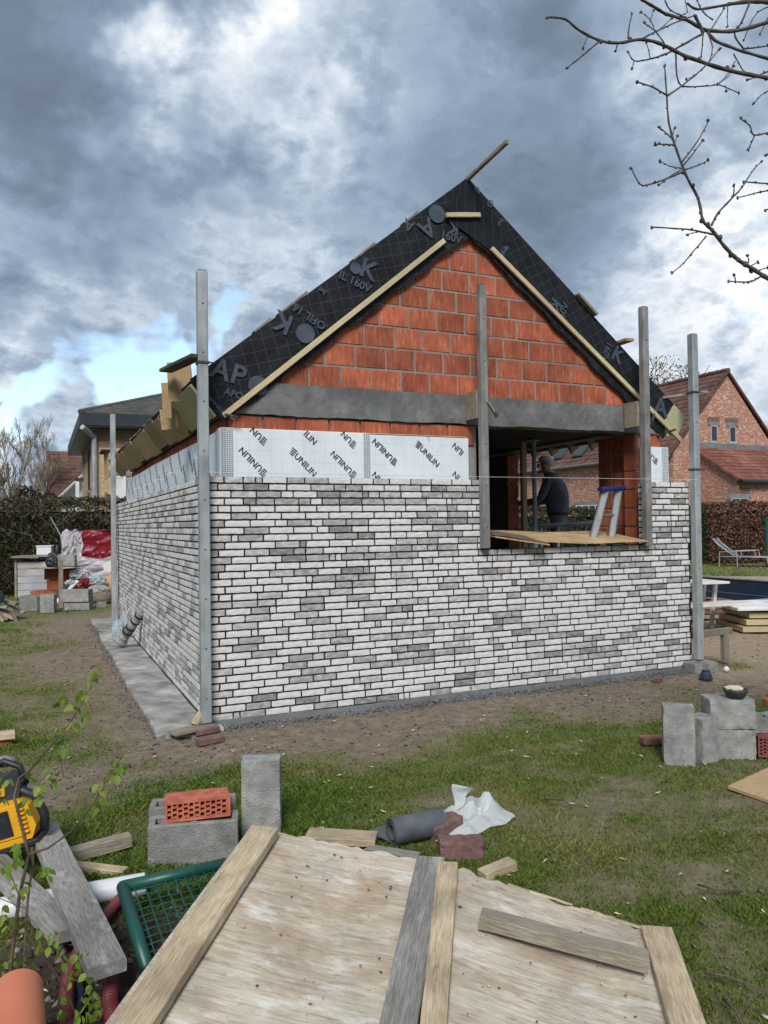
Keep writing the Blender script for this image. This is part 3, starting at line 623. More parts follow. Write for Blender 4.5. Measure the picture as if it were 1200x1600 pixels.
# cramps at the verge feet
ep(MB().tube([ony(352, 648, YM-.07), ony(372, 652, YM-.16)], .012, 6), 'cramp', m_clamp, roof); ep(MB().tube([ony(1040, 676, YM-.05), ony(1056, 671, YM-.15)], .012, 6), 'cramp', m_clamp, roof)

# insulation boards, joint tape, print
ins = []
def board(x0, x1, y0, y1, z0, z1, label=None):
    o = ep(MB().bb((x0, y0, z0), (x1, y1, z1), ch=.003), 'insulation_board', m_foil, label=label); ins.append(o); return o
b1 = board(YI, 1.508, YI, YB-.004, .3, 2.487); b2 = board(1.514, 2.60, YI+.002, YB-.004, .3, 2.478); b3 = board(4.86, W-YI, YI, YB-.004, .3, 2.462)
y = YB; bl = []
while y < 7.6: bl.append(board(YI, YB-.004, y+.002, min(y+1.2, 7.75), .3, 2.475+random.uniform(-.008, .008))); y += 1.2
board(W-YB+.004, W-YI, YB, .98, .3, 2.462)
ep(MB().bb((YI+.02, YI+.006, 2.4865), (2.58, YB-.006, 2.492)), 'foam_edge', m_foam, b1)
def tape(parent, x0, x1, y, z0, z1, side=False):
    if side: ep(MB().bb((y-.0015, x0, z0), (y, x1, z1)), 'tape', m_tape, parent); t = parent.children[-1]
    else: t = ep(MB().bb((x0, y-.0015, z0), (x1, y, z1)), 'tape', m_tape, parent)
    mb = MB()
    for zz in np.arange(z0+.01, z1-.012, .0165):
        for k, xx in enumerate(np.arange(x0+.006, x1-.012, .021)):
            q = [(xx, 0, zz+.006), (xx+.014, 0, zz), (xx+.014, 0, zz+.005), (xx, 0, zz+.011)]
            if side: v = [(y-.003, p[0], p[2]) for p in q]
            else: v = [(p[0], y-.003, p[2]) for p in q]
            mb.add(v, [(0, 1, 2, 3)])
    ep(mb, 'tape_print', m_ink, parent)
tape(b1, YI+.012, YI+.118, YI, 2.0, 2.487); tape(b1, 1.478, 1.545, YI, 2.0, 2.486); tape(bl[0], YB+.004, YB+.05, YI, 2.0, 2.47, True)
tape(b3, W-YI-.10, W-YI-.006, YI, 2.0, 2.462)

def text_mesh(s, bold=0.0, ext_=.0006):
    cu = bpy.data.curves.new('t', 'FONT'); cu.body = s; cu.size = 1.0; cu.align_x = 'CENTER'; cu.align_y = 'CENTER'; cu.offset = bold; cu.resolution_u = 3; cu.extrude = 0
    o = bpy.data.objects.new('t', cu); COL.objects.link(o); dg = bpy.context.evaluated_depsgraph_get(); me = bpy.data.meshes.new_from_object(o.evaluated_get(dg))
    bpy.data.objects.remove(o); return me
_tm = {}
def lettering(s, M, size, m, parent, bold=0.0, name='lettering'):
    key = (s, m.name, bold)
    if key not in _tm: me = text_mesh(s, bold); me.materials.clear(); me.materials.append(m); _tm[key] = me
    o = link(name, _tm[key], parent, parent_world(parent).inverted() @ M @ Matrix.Scale(size, 4)); return o
def text_w(s):
    me = next(v for k, v in _tm.items() if k[0] == s); xs = [v.co.x for v in me.vertices]; return max(xs)-min(xs)
def plane_frame(px, py, ang, y, dy=0.0):
    """frame on the plane y = const seen at (px, py); ang is the reading direction, clockwise from right as it stands on the wall"""
    c = ony(px, py, y); a = rad(ang); e = ony(px+10*math.cos(a), py+10*math.sin(a), y); x = (e-c).normalized(); z = Vector((0, -1, 0)); yv = z.cross(x)
    c = c+Vector((0, dy, 0)); return Matrix(((x.x, yv.x, z.x, c.x), (x.y, yv.y, z.y, c.y), (x.z, yv.z, z.z, c.z), (0, 0, 0, 1))), (c-CAM).dot(CF)
def disc(M, r, m, parent, n=28, half=False):
    v = [(r*math.cos(2*math.pi*k/n), r*math.sin(2*math.pi*k/n), 0) for k in range(n)]; o = MB().add(v, [tuple(range(n))]).build('printed_disc', m, parent, M=parent_world(parent).inverted() @ M); return o
def za(x, y): return 300+x/2.609, 200+y/2.609
def zb(x, y): return 640+x/2.609, 200+y/2.609
YP = YM-.022
for s, (zx, zy), ang, h, zf in (('A', (118, 988), 20, 88, za), ('P', (188, 1010), 20, 88, za), ('AP●', (170, 1085), 17, 30, za), ('www.a', (100, 1128), 47, 24, za),
        ('K', (372, 790), 208, 88, za), ('OFIL 16', (478, 768), 214, 36, za), ('K', (718, 580), 26, 84, za), ('IL 160V', (664, 628), 27, 36, za), ('.be', (533, 665), 214, 26, za),
        ('A', (884, 396), 207, 50, za), ('A', (957, 408), 150, 78, za), ('K', (1066, 405), 200, 62, za), ('160V', (1056, 446), 18, 36, za),
        ('A', (243, 392), -66, 76, zb), ('P', (257, 310), -66, 76, zb), ('APO', (321, 328), -66, 30, zb), ('www.apok', (350, 398), -42, 17, zb), ('A', (378, 498), 66, 62, zb),
        ('K', (590, 722), 120, 60, zb), ('60V', (627, 745), -68, 34, zb), ('K', (848, 928), 40, 66, zb), ('160V', (803, 912), 108, 32, zb), ('A', (1022, 1142), 12, 84, zb)):
    s = s.replace('●', 'O'); px, py = zf(zx, zy); M, Z = plane_frame(px, py, ang, YP, -.004)
    lettering(s, M, h/2.609*Z/FPX*1.30, m_memink, roof, .025)
for (zx, zy), r, zf in (((268, 1050), 40, za), ((462, 838), 40, za), ((666, 572), 24, za), ((998, 350), 37, za), ((270, 256), 18, zb)):
    px, py = zf(zx, zy); M, Z = plane_frame(px, py, 0, YP, -.0045); disc(M, r/2.609*Z/FPX, m_memink, roof)
def logo(M, h, parent):
    mb = MB()
    for k in range(4):
        y0 = (.48-.32*k)*h; x0 = (-.62+.10*k)*h; mb.add([(x0, y0+.10*h, 0), (x0+.05*h, y0-.04*h, 0), (.45*h, y0-.02*h, 0), (.45*h, y0+.18*h, 0)], [(0, 1, 2, 3)])
    mb.build('printed_logo', m_ink, parent, M=parent_world(parent).inverted() @ M)
def zc(x, y): return 300+x/2.609, 640+y/2.609
YL = YI-.0035
for s, (zx, zy), ang, lg, par in (('UN', (262, 96), 225, 1, b1), ('UNILIN', (240, 202), 226, 1, b1), ('ILIN', (482, 116), 46, 0, b1), ('UNILIN', (462, 226), 46, 1, b1), ('UN', (630, 112), 226, 1, b1), ('UNILIN', (610, 214), 226, 1, b1),
        ('UNILIN', (778, 162), 226, 1, b2), ('UNILIN', (968, 192), 46, 1, b2), ('ILIN', (1085, 160), 226, 0, b2), ('IN', (752, 270), 226, 0, b2), ('IN', (1078, 268), 226, 0, b2)):
    px, py = zc(zx, zy); M, Z = plane_frame(px, py, ang, YL); sz = .079; lettering(s, M, sz, m_ink, par, .012)
    if lg: logo(M @ Matrix.Translation((-text_w(s)*sz/2-.036, 0, 0)), .055, par)
px, py = 900+345/2.963, 560+448/2.963; M, Z = plane_frame(px, py, 226, YL); lettering('UNI', M, .079, m_ink, b3, .012); logo(M @ Matrix.Translation((-text_w('UNI')*.0395-.036, 0, 0)), .055, b3)
px, py = 900+335/2.963, 560+560/2.963; M, Z = plane_frame(px, py, 226, YL); lettering('IN', M, .079, m_ink, b3, .012)
i = 0
for y in np.arange(.62, 7.6, .30):      # same print on the boards of the left wall
    for zz in ((2.33,) if i % 2 else (2.16,)):
        par = bl[min(int((y-YB)/1.2), len(bl)-1)]; x = Vector((0, -math.cos(rad(45)), -math.sin(rad(45))))*(1 if i % 3 else -1); zv = Vector((-1, 0, 0)); yv = zv.cross(x); c = Vector((YI-.003, y, zz))
        M = Matrix(((x.x, yv.x, zv.x, c.x), (x.y, yv.y, zv.y, c.y), (x.z, yv.z, zv.z, c.z), (0, 0, 0, 1))); lettering('UNILIN', M, .079, m_ink, par, .012); logo(M @ Matrix.Translation((-text_w('UNILIN')*.0395-.036, 0, 0)), .055, par)
    i += 1
for y, zz in ((.75, 2.30), (1.6, 2.28), (2.55, 2.26), (3.5, 2.24), (4.6, 2.24), (5.8, 2.24)):   # wall ties
    ep(MB().tube([(YI, y, zz), (YI-.05, y, zz+.005), (YI-.09, y+.01, zz-.03), (YI-.10, y, zz+.02)], .004, 5), 'wall_tie', m_white)
for p in ((666, 680), (363, 664)):
    c = ony(*p, YI); ep(MB().tube([c, c+Vector((0, -.05, .0)), c+Vector((.005, -.07, .04)), c+Vector((-.03, -.07, .05))], .003, 5), 'wall_tie', m_galv)

# ---------------------------------------------------------------- facing brick walls
CH, Z0 = .0615, .045
SIZES = {'s': .203, 'q': .147, 'h': .094, 'k': .043}
_bm = {}
def brick_geo(kind, k):
    L = SIZES[kind]; rg = random.Random(f'{kind}{k}'); nx, nz, H = (6 if kind in 'sq' else 3), 2, .0460; v = []
    for j in range(nz+1):
        for i in range(nx+1):
            e = i in (0, nx) or j in (0, nz); cor = i in (0, nx) and j in (0, nz)
            x = L*i/nx+(rg.uniform(-.0025, .0025) if e else rg.uniform(-.010, .010)); zz = H*j/nz+(rg.uniform(-.002, .002) if e else rg.uniform(-.010, .010))
            v.append((x, rg.uniform(.0, .0016) if e else rg.uniform(-.0014, .001), zz))
    f = [(j*(nx+1)+i, j*(nx+1)+i+1, (j+1)*(nx+1)+i+1, (j+1)*(nx+1)+i) for j in range(nz) for i in range(nx)]
    rim = [i for i in range(nx+1)]+[(j+1)*(nx+1)-1 for j in range(1, nz+1)]+[nz*(nx+1)+i for i in range(nx-1, -1, -1)]+[j*(nx+1) for j in range(nz-1, 0, -1)]
    m = len(v); v += [(v[i][0], T-.004, v[i][2]) for i in rim]; r = len(rim)
    f += [(rim[(i+1) % r], rim[i], m+i, m+(i+1) % r) for i in range(r)]; f.append(tuple(range(m, m+r))[::-1])
    return v, f
BM_ = [m_bw, m_bl, m_bg, m_bd]
def brick_mesh(kind, k, mi):
    if (kind, k, mi) not in _bm: v, f = brick_geo(kind, k); _bm[kind, k, mi] = MB().add(v, f).mesh('brick', BM_[mi])
    return _bm[kind, k, mi]
def lay_wall(length, courses, opening, seed):
    """irregular bond; returns (start, course, kind, variant, colour)"""
    rg = random.Random(seed); out = []
    def run(a, b, c):
        x = a
        if c % 3 == 1: first = 'h'
        elif c % 3 == 2: first = 'q'
        else: first = 's'
        n = 0
        while b-x > .03:
            kind = first if n == 0 else rg.choices('sqhk', (72, 13, 8, 7))[0]
            rem = b-x
            if SIZES[kind] > rem: kind = min(SIZES, key=lambda q: abs(SIZES[q]-rem) if SIZES[q] <= rem+.012 else 9)
            clump = vnoise(np.array([x*1.1]), np.array([c*.16]), 1.6, seed)[0]; r = rg.random()+(clump-.5)*.06
            mi = 0 if r < .60 else 1 if r < .73 else 2 if r < .96 else 3
            out.append((x, c, kind, rg.randrange(5), mi, rg.uniform(-.003, .004))); x += SIZES[kind]+.0140; n += 1
    for c in range(courses):
        if opening and c >= opening[2]: run(0, opening[0], c); run(opening[1], length, c)
        else: run(0, length, c)
    return out
def wall_thing(name, label, mats_fn, bricks, face_pt, backing):
    t = empty(name, face_pt, label=label, cat='wall'); ti = parent_world(t).inverted()
    for lo, hi in backing: MB().bb(lo, hi).build('mortar_bed', m_joint, t, M=ti)
    def area(b):
        p = mats_fn(b).translation; return -(p-CAM).length/ max(.15, SIZES[b[2]]**.5)
    order = sorted(bricks, key=area, reverse=True)
    for b in order[:300]: link('brick', brick_mesh(b[2], b[3], b[4]), t, ti @ mats_fn(b))
    mb = MB()
    for b in order[300:]: v, f = brick_geo(b[2], b[3]); mb.add(v, f, mats_fn(b), b[4])
    o = mb.build('brickwork', BM_, t, M=ti, flip=False); o['kind'] = 'stuff'; return t
OPL, OPR, OPC = 2.675, 4.690, 22
fb = lay_wall(W, 33, (OPL, OPR, OPC), 5)
front = wall_thing('facing_brick_wall', 'white and grey brick front wall with a window opening', lambda b: Matrix.Translation((b[0], b[5]*.8, Z0+b[1]*CH)), fb, (XC, 0, 0),
    [((.004, .0085, .0), (W-.004, T-.002, Z0+OPC*CH-.012)), ((.004, .0085, Z0+OPC*CH-.012), (OPL-.006, T-.002, Z0+33*CH-.014)), ((OPR+.006, .0085, Z0+OPC*CH-.012), (W-.004, T-.002, Z0+33*CH-.014))])
lb = lay_wall(D-T-.012, 33, None, 8)
left = wall_thing('facing_brick_wall', 'long white and grey brick side wall above the concrete apron', lambda b: Matrix.Translation((b[5]*.8, T+.012+b[0]+SIZES[b[2]], Z0+b[1]*CH)) @ Matrix.Rotation(-math.pi/2, 4, 'Z'), lb, (0, D/2, 0),
    [((.0085, T+.006, .0), (T-.002, D-.004, Z0+33*CH-.014))])
# short return at the right hand end
rb = lay_wall(1.0, 33, None, 12)
right = MB()
for b in rb: v, f = brick_geo(b[2], b[3]); right.add(v, f, Matrix.Translation((W-b[5]*.8, T+.012+b[0], Z0+b[1]*CH)) @ Matrix.Rotation(math.pi/2, 4, 'Z'), b[4])
o = right.build('brickwork', BM_, front, M=parent_world(front).inverted(), flip=False); o['kind'] = 'stuff'
MB().bb((W-T+.004, T+.006, 0), (W-.011, 1.1, 2.05)).build('mortar_bed', m_joint, front, M=parent_world(front).inverted())
rgp = random.Random(2)
MB().grid(lambda u, v: (.0+W*u, -.022+.018*v+.004*math.sin(u*60), -.03+(.072+.006*math.sin(u*19)+rgp.uniform(-.003, .003))*v), 80, 2).build('plinth_membrane', m_dpc, front, M=parent_world(front).inverted())

# ================================================================== PROFILES, LINE AND THINGS AT THE WALL
def post(name, base, top_z, w_, m, label, clamps=(), group='bricklaying profile posts', wz=0.0):
    t = empty(name, base, wz, label, 'post', group); h = top_z-base[2]
    v, f = box_geo(w_, w_, h, .006); MB().add(v, f, Matrix.Translation((0, 0, h/2))).build('profile', m, t)
    MB().box((0, 0, h+.003), (w_*.86, w_*.86, .006)).build('end_cap', m_clamp, t)
    for zc_, dx in clamps:
        mb = MB(); mb.box((0, 0, zc_-base[2]), (w_+.016, w_+.016, .022), ch=.003); mb.tube([(w_/2, -w_/2-.012, zc_-base[2]), (w_/2+dx, -w_/2-.012, zc_-base[2]-.004)], .006, 6); mb.build('clamp', m_clamp, t)
    for k in range(int(h/.4)):           # stamped slots
        MB().box((0, -w_/2-.001, .2+k*.4), (w_*.16, .002, .012)).build('slot', m_clamp, t)
    return t
post('profile_post', (-.03, -.075, .06), 3.73, .082, m_galv, 'tall galvanised profile post standing at the near corner of the brick walls', ((2.98, .05),))
post('profile_post', (5.335, -.085, .115), 3.69, .082, m_galv, 'galvanised profile post at the right end of the front wall', ((3.05, .04), (2.2, .05)))
post('profile_post', (2.645, -.055, 1.40), 3.93, .075, m_postg, 'weathered grey profile post at the left side of the window opening')
post('profile_post', (4.665, -.055, 1.37), 3.93, .078, m_postg, 'weathered grey profile post at the right side of the window opening')
post('profile_post', (-.085, 7.55, .06), 3.60, .085, m_galv, 'galvanised profile post at the far end of the left wall')
# blocking between beam and window posts, with cramps
for i, (x, lab) in enumerate(((2.625, 'small wooden spacer block behind the left window post'), (4.625, 'small wooden spacer block behind the right window post'))):
    o = plank('spacer_block', (x, .095, 2.66), (x, .095, 2.93), (.05), .20, m_wood, up=(0, -1, 0), seed=80+i, top=False); tag(o, lab, 'wood block', 'spacer blocks')
o = MB().tube([(2.68, -.10, 2.80), (2.72, -.14, 2.70), (2.75, -.14, 2.66)], .02, 8).build('cramp', m_clamp); tag(o, 'dark steel cramp hooked on the left window post', 'clamp')
o = MB().tube([(4.70, -.10, 2.66), (4.70, -.13, 2.72), (4.72, -.13, 2.78)], .014, 8).build('cramp', m_clamp); tag(o, 'dark steel cramp gripping the right window post', 'clamp')
for i, zz in enumerate((2.36, 2.05)):
    o = MB().box((5.40, -.03, zz), (.10, .05, .05), (.3, .3, 0), ch=.008).tube([(5.40, .0, zz), (5.46, .05, zz-.05)], .014, 7).build('wall_clamp', m_clamp); tag(o, ('upper', 'lower')[i]+' dark clamp fixing the right end profile post', 'clamp')
o = plank('support_batten', (4.95, .35, 3.02), (5.62, -.02, 3.10), .05, .03, m_wood, seed=83); tag(o, 'short dark batten fixed across the right end post below the roof', 'batten')
o = plank('support_board', (-.07, -.10, 3.03), (-.20, .75, 3.06), .12, .03, m_darkboard, seed=84, top=False); tag(o, 'dark board running from the corner post to the left eave', 'board')
# mason's line
lz = Z0+33*CH+.012
o = MB().tube([(-.02, -.118, lz), (2.65, -.112, lz-.004), (5.33, -.128, lz)], .0016, 5).build('mason_line', m_white); tag(o, 'thin white string line stretched along the top brick course', 'string')
# packing under the corner post
o = plank('wooden_board', (-.32, -.23, .055), (.02, -.10, .055), .14, .022, m_wood, seed=85); tag(o, 'thin board under the near corner post', 'board')
o = plank('timber_wedge', (-.14, -.10, .07), (-.05, -.05, .17), .07, .03, m_woodl, seed=86); tag(o, 'pale wedge leaning against the foot of the near corner post', 'wedge')
v, f = box_geo(.2, .095, .05, .006); o = MB().add(v, f).build('brick_piece', m_paver, M=Matrix.Translation((-.05, -.17, .024)) @ Matrix.Rotation(.25, 4, 'Z')); tag(o, 'reddish brick under the board at the corner post', 'brick')
p = onz(328, 1160); o = MB().add(v, f).build('brick_piece', m_paver, M=Matrix.Translation((p.x, p.y, .02)) @ Matrix.Rotation(.2, 4, 'Z')); tag(o, 'reddish brown brick lying loose in front of the corner post', 'brick')
v, f = box_geo(.30, .20, .11, .008); o = MB().add(v, f).build('pedestal_block', m_concd, M=Matrix.Translation((5.30, -.14, .045)) @ Matrix.Rotation(-.1, 4, 'Z')); tag(o, 'pinkish grey stone block carrying the right end post', 'block')
p = onz(1103, 1062); o = MB().lathe([(.062, 0), (.066, .02), (.055, .06), (.04, .085), (.042, .098)], 14).build('flower_pot', m_navy, M=Matrix.Translation((p.x, p.y, 0))); tag(o, 'small dark blue plastic pot upside down by the right post', 'pot')
p = onz(1135, 1050); o = MB().ico((p.x, p.y, .03), .032, 2, jit=.06).build('stone', m_white, smooth=True); tag(o, 'round white stone in the grass tuft', 'stone')
p = onz(1028, 1065); v, f = box_geo(.12, .07, .05, .008); o = MB().add(v, f).build('brick_piece', m_paver, M=Matrix.Translation((p.x, p.y, .02)) @ Matrix.Rotation(.6, 4, 'Z')); tag(o, 'broken brown brick piece on the rubble below the right end of the wall', 'brick')
# sheet boards lying on the sill
o = MB().grid(lambda u, v: (3.02+1.60*u, -.10+.72*v, 1.432+.10*v+.035*(1-u)**2+.006*math.sin(u*9)), 10, 4, thick=(0, 0, -.016)).build('strand_board', m_osb, M=None); tag(o, 'large strand board sheet lying on the window sill', 'board')
o = MB().grid(lambda u, v: (2.70+.62*u+.05*v, -.12+.34*v, 1.545-.10*u+.05*v), 6, 3, thick=(0, 0, -.012)).build('hardboard_sheet', m_hardb); tag(o, 'brown hardboard strip tilted on the left end of the sill', 'board')
o = MB().grid(lambda u, v: (2.715+.62*u, -.14+.5*v, 1.515-.09*u+.05*v), 6, 3, thick=(0, 0, -.012)).build('strand_board', m_osb); tag(o, 'small strand board piece under the brown strip on the sill', 'board')
# step ladder indoors
T1, T2 = atd(946, 766, 8.25), atd(966, 765, 8.35); B1, B2 = atd(872, 1038, 8.05), atd(925, 1030, 8.25); B1.z = B2.z = .06
t = empty('ladder', ((B1.x+B2.x)/2, (B1.y+B2.y)/2, .06), label='grey aluminium ladder section with a blue head leaning inside the window', cat='ladder'); ti = parent_world(t).inverted()
for a_, b_ in ((B1, T1), (B2, T2)):
    M_ = frame((a_+b_)/2, b_-a_, -CF); ln = (b_-a_).length; MB().add(*box_geo(ln, .080, .03, .004), M_).build('stile', m_steel, t, M=ti); MB().add(*box_geo(ln-.02, .05, .004), M_ @ Matrix.Translation((0, 0, .0165))).build('stile_groove', m_galv, t, M=ti)
for k in range(1, 7): u_ = k/7; MB().tube([B1.lerp(T1, u_), B2.lerp(T2, u_)], .014, 8).build('rung', m_steel, t, M=ti)
d_ = (T2-T1).normalized(); MB().add(*box_geo((T2-T1).length+.16, .10, .045, .01), frame((T1+T2)/2+Vector((0, 0, .015)), d_, (0, 0, 1))).build('head_cap', m_blue, t, M=ti)
# posts in the side opening
p = atd(819, 815, 9.9); o = plank('timber_prop', (p.x, p.y, .06), (p.x, p.y, 2.685), .065, .065, m_batten, up=(0, -1, 0), seed=90, top=False); tag(o, 'pale timber prop in the side opening', 'prop')
p = atd(836, 815, 9.6); t = empty('steel_prop', (p.x, p.y, .06), label='grey steel prop beside the workman', cat='prop')
MB().box((0, 0, .006), (.14, .14, .012)).build('base_plate', m_galv, t); MB().tube([(0, 0, .01), (0, 0, 1.5)], .035, 10).build('outer_tube', m_galv, t); MB().tube([(0, 0, 1.45), (0, 0, 2.60)], .028, 10).build('inner_tube', m_galv, t)
MB().box((0, 0, 2.61), (.14, .14, .012)).build('head_plate', m_galv, t)
# trestle and the scaffold deck outside the side opening
pr0 = atd(842, 822, 9.9); pr1 = atd(925, 818, 9.9)
t = empty('trestle', (pr0.x, pr0.y, .0), label='grey trestle with a horizontal bar in front of the workman', cat='trestle')
ti = parent_world(t).inverted(); MB().tube([pr0, pr1], .028, 8).build('bar', m_galv, t, M=ti)
for q in (846, 872, 915):
    a = atd(q, 822, 9.9); MB().tube([a, (a.x, a.y, 0.0)], .016, 8).build('leg', m_white if q < 900 else m_galv, t, M=ti)
SC = atd(866, 815, 10.75); SC.z = 0
t = empty('scaffold_platform', (SC.x, SC.y, 0), YAW*-1, 'low timber scaffold deck carrying the workman', 'scaffold')
for k in range(4): MB().box((0, -.30+.2*k, .765), (1.9, .19, .04), ch=.003).build('plank', m_wood, t)
for sx in (-.8, .8):
    MB().box((sx, 0, .72), (.06, .8, .05)).build('crossbar', m_galv, t)
    for sy in (-.35, .35): MB().tube([(sx, sy, 0), (sx, sy, .70)], .022, 8).build('leg', m_galv, t)

# ---------------------------------------------------------------- the workman
def skin_body(name, nodes, edges, mats, mfun, M):
    me = bpy.data.meshes.new(name); keys = list(nodes); idx = {k: i for i, k in enumerate(keys)}
    me.from_pydata([nodes[k][0] for k in keys], [(idx[a], idx[b]) for a, b in edges], []); o = bpy.data.objects.new('tmp', me); COL.objects.link(o)
    md = o.modifiers.new('s', 'SKIN'); md.use_smooth_shade = True
    for i, k in enumerate(keys):
        r = nodes[k][1]; sv = me.skin_vertices[0].data[i]; sv.radius = r if isinstance(r, tuple) else (r, r); sv.use_root = (k == 'pelvis')
    s2 = o.modifiers.new('d', 'SUBSURF'); s2.levels = 2; s2.render_levels = 2
    dg = bpy.context.evaluated_depsgraph_get(); res = bpy.data.meshes.new_from_object(o.evaluated_get(dg)); bpy.data.objects.remove(o); res.name = name
    res.materials.clear()
    for m in mats: res.materials.append(m)
    for p in res.polygons: p.material_index = mfun(p.center); p.use_smooth = True
    return res
nd = {'pelvis': ((0, 0, .95), (.155, .175)), 'waist': ((.01, 0, 1.10), (.15, .18)), 'belly': ((.03, 0, 1.22), (.16, .20)), 'chest': ((.06, 0, 1.37), (.15, .20)), 'upper': ((.09, 0, 1.47), (.10, .14)),
      'neck': ((.125, 0, 1.545), .062), 'jaw': ((.17, 0, 1.60), (.078, .07)), 'head': ((.18, 0, 1.675), (.098, .08)), 'crown': ((.165, 0, 1.74), (.075, .065))}
ed = [('pelvis', 'waist'), ('waist', 'belly'), ('belly', 'chest'), ('chest', 'upper'), ('upper', 'neck'), ('neck', 'jaw'), ('jaw', 'head'), ('head', 'crown')]
for s, n in ((-1, 'r'), (1, 'l')):
    nd.update({'sh'+n: ((.09, s*.205, 1.43), .078), 'el'+n: ((.20, s*.265, 1.16), .055), 'wr'+n: ((.50, s*.19, 1.13), .036), 'pa'+n: ((.565, s*.175, 1.12), (.022, .042)),
               'hi'+n: ((0, s*.10, .86), .10), 'kn'+n: ((.04, s*.125, .50), .072), 'an'+n: ((0, s*.13, .10), .05), 'he'+n: ((-.02, s*.13, .045), .045), 'to'+n: ((.17, s*.15, .035), (.04, .045))})
    ed += [('chest', 'sh'+n), ('sh'+n, 'el'+n), ('el'+n, 'wr'+n), ('wr'+n, 'pa'+n), ('pelvis', 'hi'+n), ('hi'+n, 'kn'+n), ('kn'+n, 'an'+n), ('an'+n, 'he'+n), ('he'+n, 'to'+n)]
    for k in range(4):
        o_ = (k-1.5)*.021; ln = (.030, .037, .034, .026)[k]
        nd.update({f'k{k}{n}': ((.605, s*.175+o_, 1.112), .0095), f'm{k}{n}': ((.605+ln, s*.175+o_, 1.095), .009), f't{k}{n}': ((.60+ln, s*.175+o_, 1.068), .008)})
        ed += [('pa'+n, f'k{k}{n}'), (f'k{k}{n}', f'm{k}{n}'), (f'm{k}{n}', f't{k}{n}')]
    nd.update({'ta'+n: ((.565, s*.175-s*.05, 1.105), .011), 'tb'+n: ((.60, s*.175-s*.058, 1.088), .009)}); ed += [('pa'+n, 'ta'+n), ('ta'+n, 'tb'+n)]
def body_mat(c):
    if c.z > 1.555 or (c.x > .485 and c.z < 1.25): return 0
    if c.z > .93: return 1
    if c.z > .13: return 2
    return 3
body = skin_body('body', nd, ed, [m_skin, m_jacket, m_trouser, m_boot], body_mat, None)
fx = -CR*.85+CF*.40; fx.z = 0
PM = atd(873, 815, 10.72); PM.z = .785
per = empty('person', PM, math.atan2(fx.y, fx.x), 'workman in dark jacket, grey trousers and pale cap seen from behind through the opening', 'person')
bd = link('body', body, per)
# face and ears belong to the one body mesh
bmx = bmesh.new(); bmx.from_mesh(body)
def blobm(c, s3, mi=0):
    r = bmesh.ops.create_icosphere(bmx, subdivisions=2, radius=1.0, matrix=Matrix.Translation(c) @ Matrix.Diagonal((*s3, 1)))
    for v_ in r['verts']:
        for fc in v_.link_faces: fc.material_index = mi; fc.smooth = True
blobm((.277, 0, 1.655), (.022, .016, .03)); blobm((.26, 0, 1.612), (.02, .028, .008)); blobm((.25, 0, 1.575), (.03, .035, .025))
for s in (-1, 1): blobm((.17, s*.083, 1.655), (.022, .012, .032)); blobm((.263, s*.032, 1.682), (.009, .011, .007), 3)
bmx.to_mesh(body); bmx.free()
hv = MB(); hv.lathe([(.05, -.075), (.085, -.05), (.098, -.01), (.09, .03)], 18); hv.build('hair', m_hair, per, smooth=True, M=Matrix.Translation((.131, 0, 1.70)) @ Matrix.Diagonal((.85, .92, .9, 1)))
cp = MB(); cp.lathe([(.102, 0), (.108, .02), (.098, .06), (.06, .085), (.01, .093)], 20); cp.box((.11, 0, .008), (.10, .13, .014), ch=.005); cp.build('cap', m_cap, per, smooth=True, M=Matrix.Translation((.16, 0, 1.715)) @ Matrix.Rotation(.10, 4, 'Y') @ Matrix.Diagonal((1, .92, 1, 1)))
MB().lathe([(.158, 0), (.162, .012), (.158, .035)], 20).build('belt', m_boot, per, smooth=True, M=Matrix.Translation((.0, 0, .955)) @ Matrix.Diagonal((1.0, 1.14, 1, 1)))

# ---------------------------------------------------------------- wrapped drain pipe leaning at the left wall
A = onz(188, 1008, .05); Bp = onx(226, 957, .02); t = empty('wrapped_pipe', (A.x, A.y, 0), label='drain pipe wrapped in dirty plastic leaning against the left brick wall', cat='pipe')
ti = parent_world(t).inverted(); pts = []; rr = []; rg = random.Random(3)
for i in range(26):
    u = i/25; pts.append(A.lerp(Bp, u)+Vector((0, 0, .05))); rr.append((.085 if u < .12 else .068-.018*u)*(1+.10*math.sin(i*2.1))+rg.uniform(-.006, .006))
MB().tube(pts, rr, 14).build('plastic_wrap', m_filmp, t, M=ti)
for u in (.30, .42, .62, .78): c = A.lerp(Bp, u)+Vector((0, 0, .05)); d = (Bp-A).normalized(); MB().tube([c-d*.012, c+d*.012], .078-.018*u, 14).build('tape_band', m_black, t, M=ti)
def crumple(name, c, size, mats, seed, sub=4, flat=.0, amp=.28, spikes=.5, parent=None, M=None):
    """a crumpled sack or film bundle as one closed mesh"""
    bm = bmesh.new(); bmesh.ops.create_icosphere(bm, subdivisions=sub, radius=1.0); rg = random.Random(seed); dirs = [Vector((rg.gauss(0, 1), rg.gauss(0, 1), rg.gauss(0, .7))).normalized() for _ in range(26)]; am = [rg.uniform(-1, 1) for _ in dirs]; ph = [rg.uniform(3, 11) for _ in dirs]
    for v_ in bm.verts:
        d = v_.co.normalized(); k = 1+amp*sum(a*abs(math.sin(q*d.dot(e)+a*3)) for a, e, q in zip(am, dirs, ph))/4+spikes*max(0, d.dot(dirs[0])-.8)
        v_.co = Vector((d.x*size[0]*k, d.y*size[1]*k, max(d.z*size[2]*k, -size[2]*.55)))
    me = bpy.data.meshes.new(name); bm.to_mesh(me); bm.free(); me.materials.append(mats)
    return link(name, me, parent, (M or Matrix.Identity(4)) @ Matrix.Translation(c) if M is None else M @ Matrix.Translation(c))
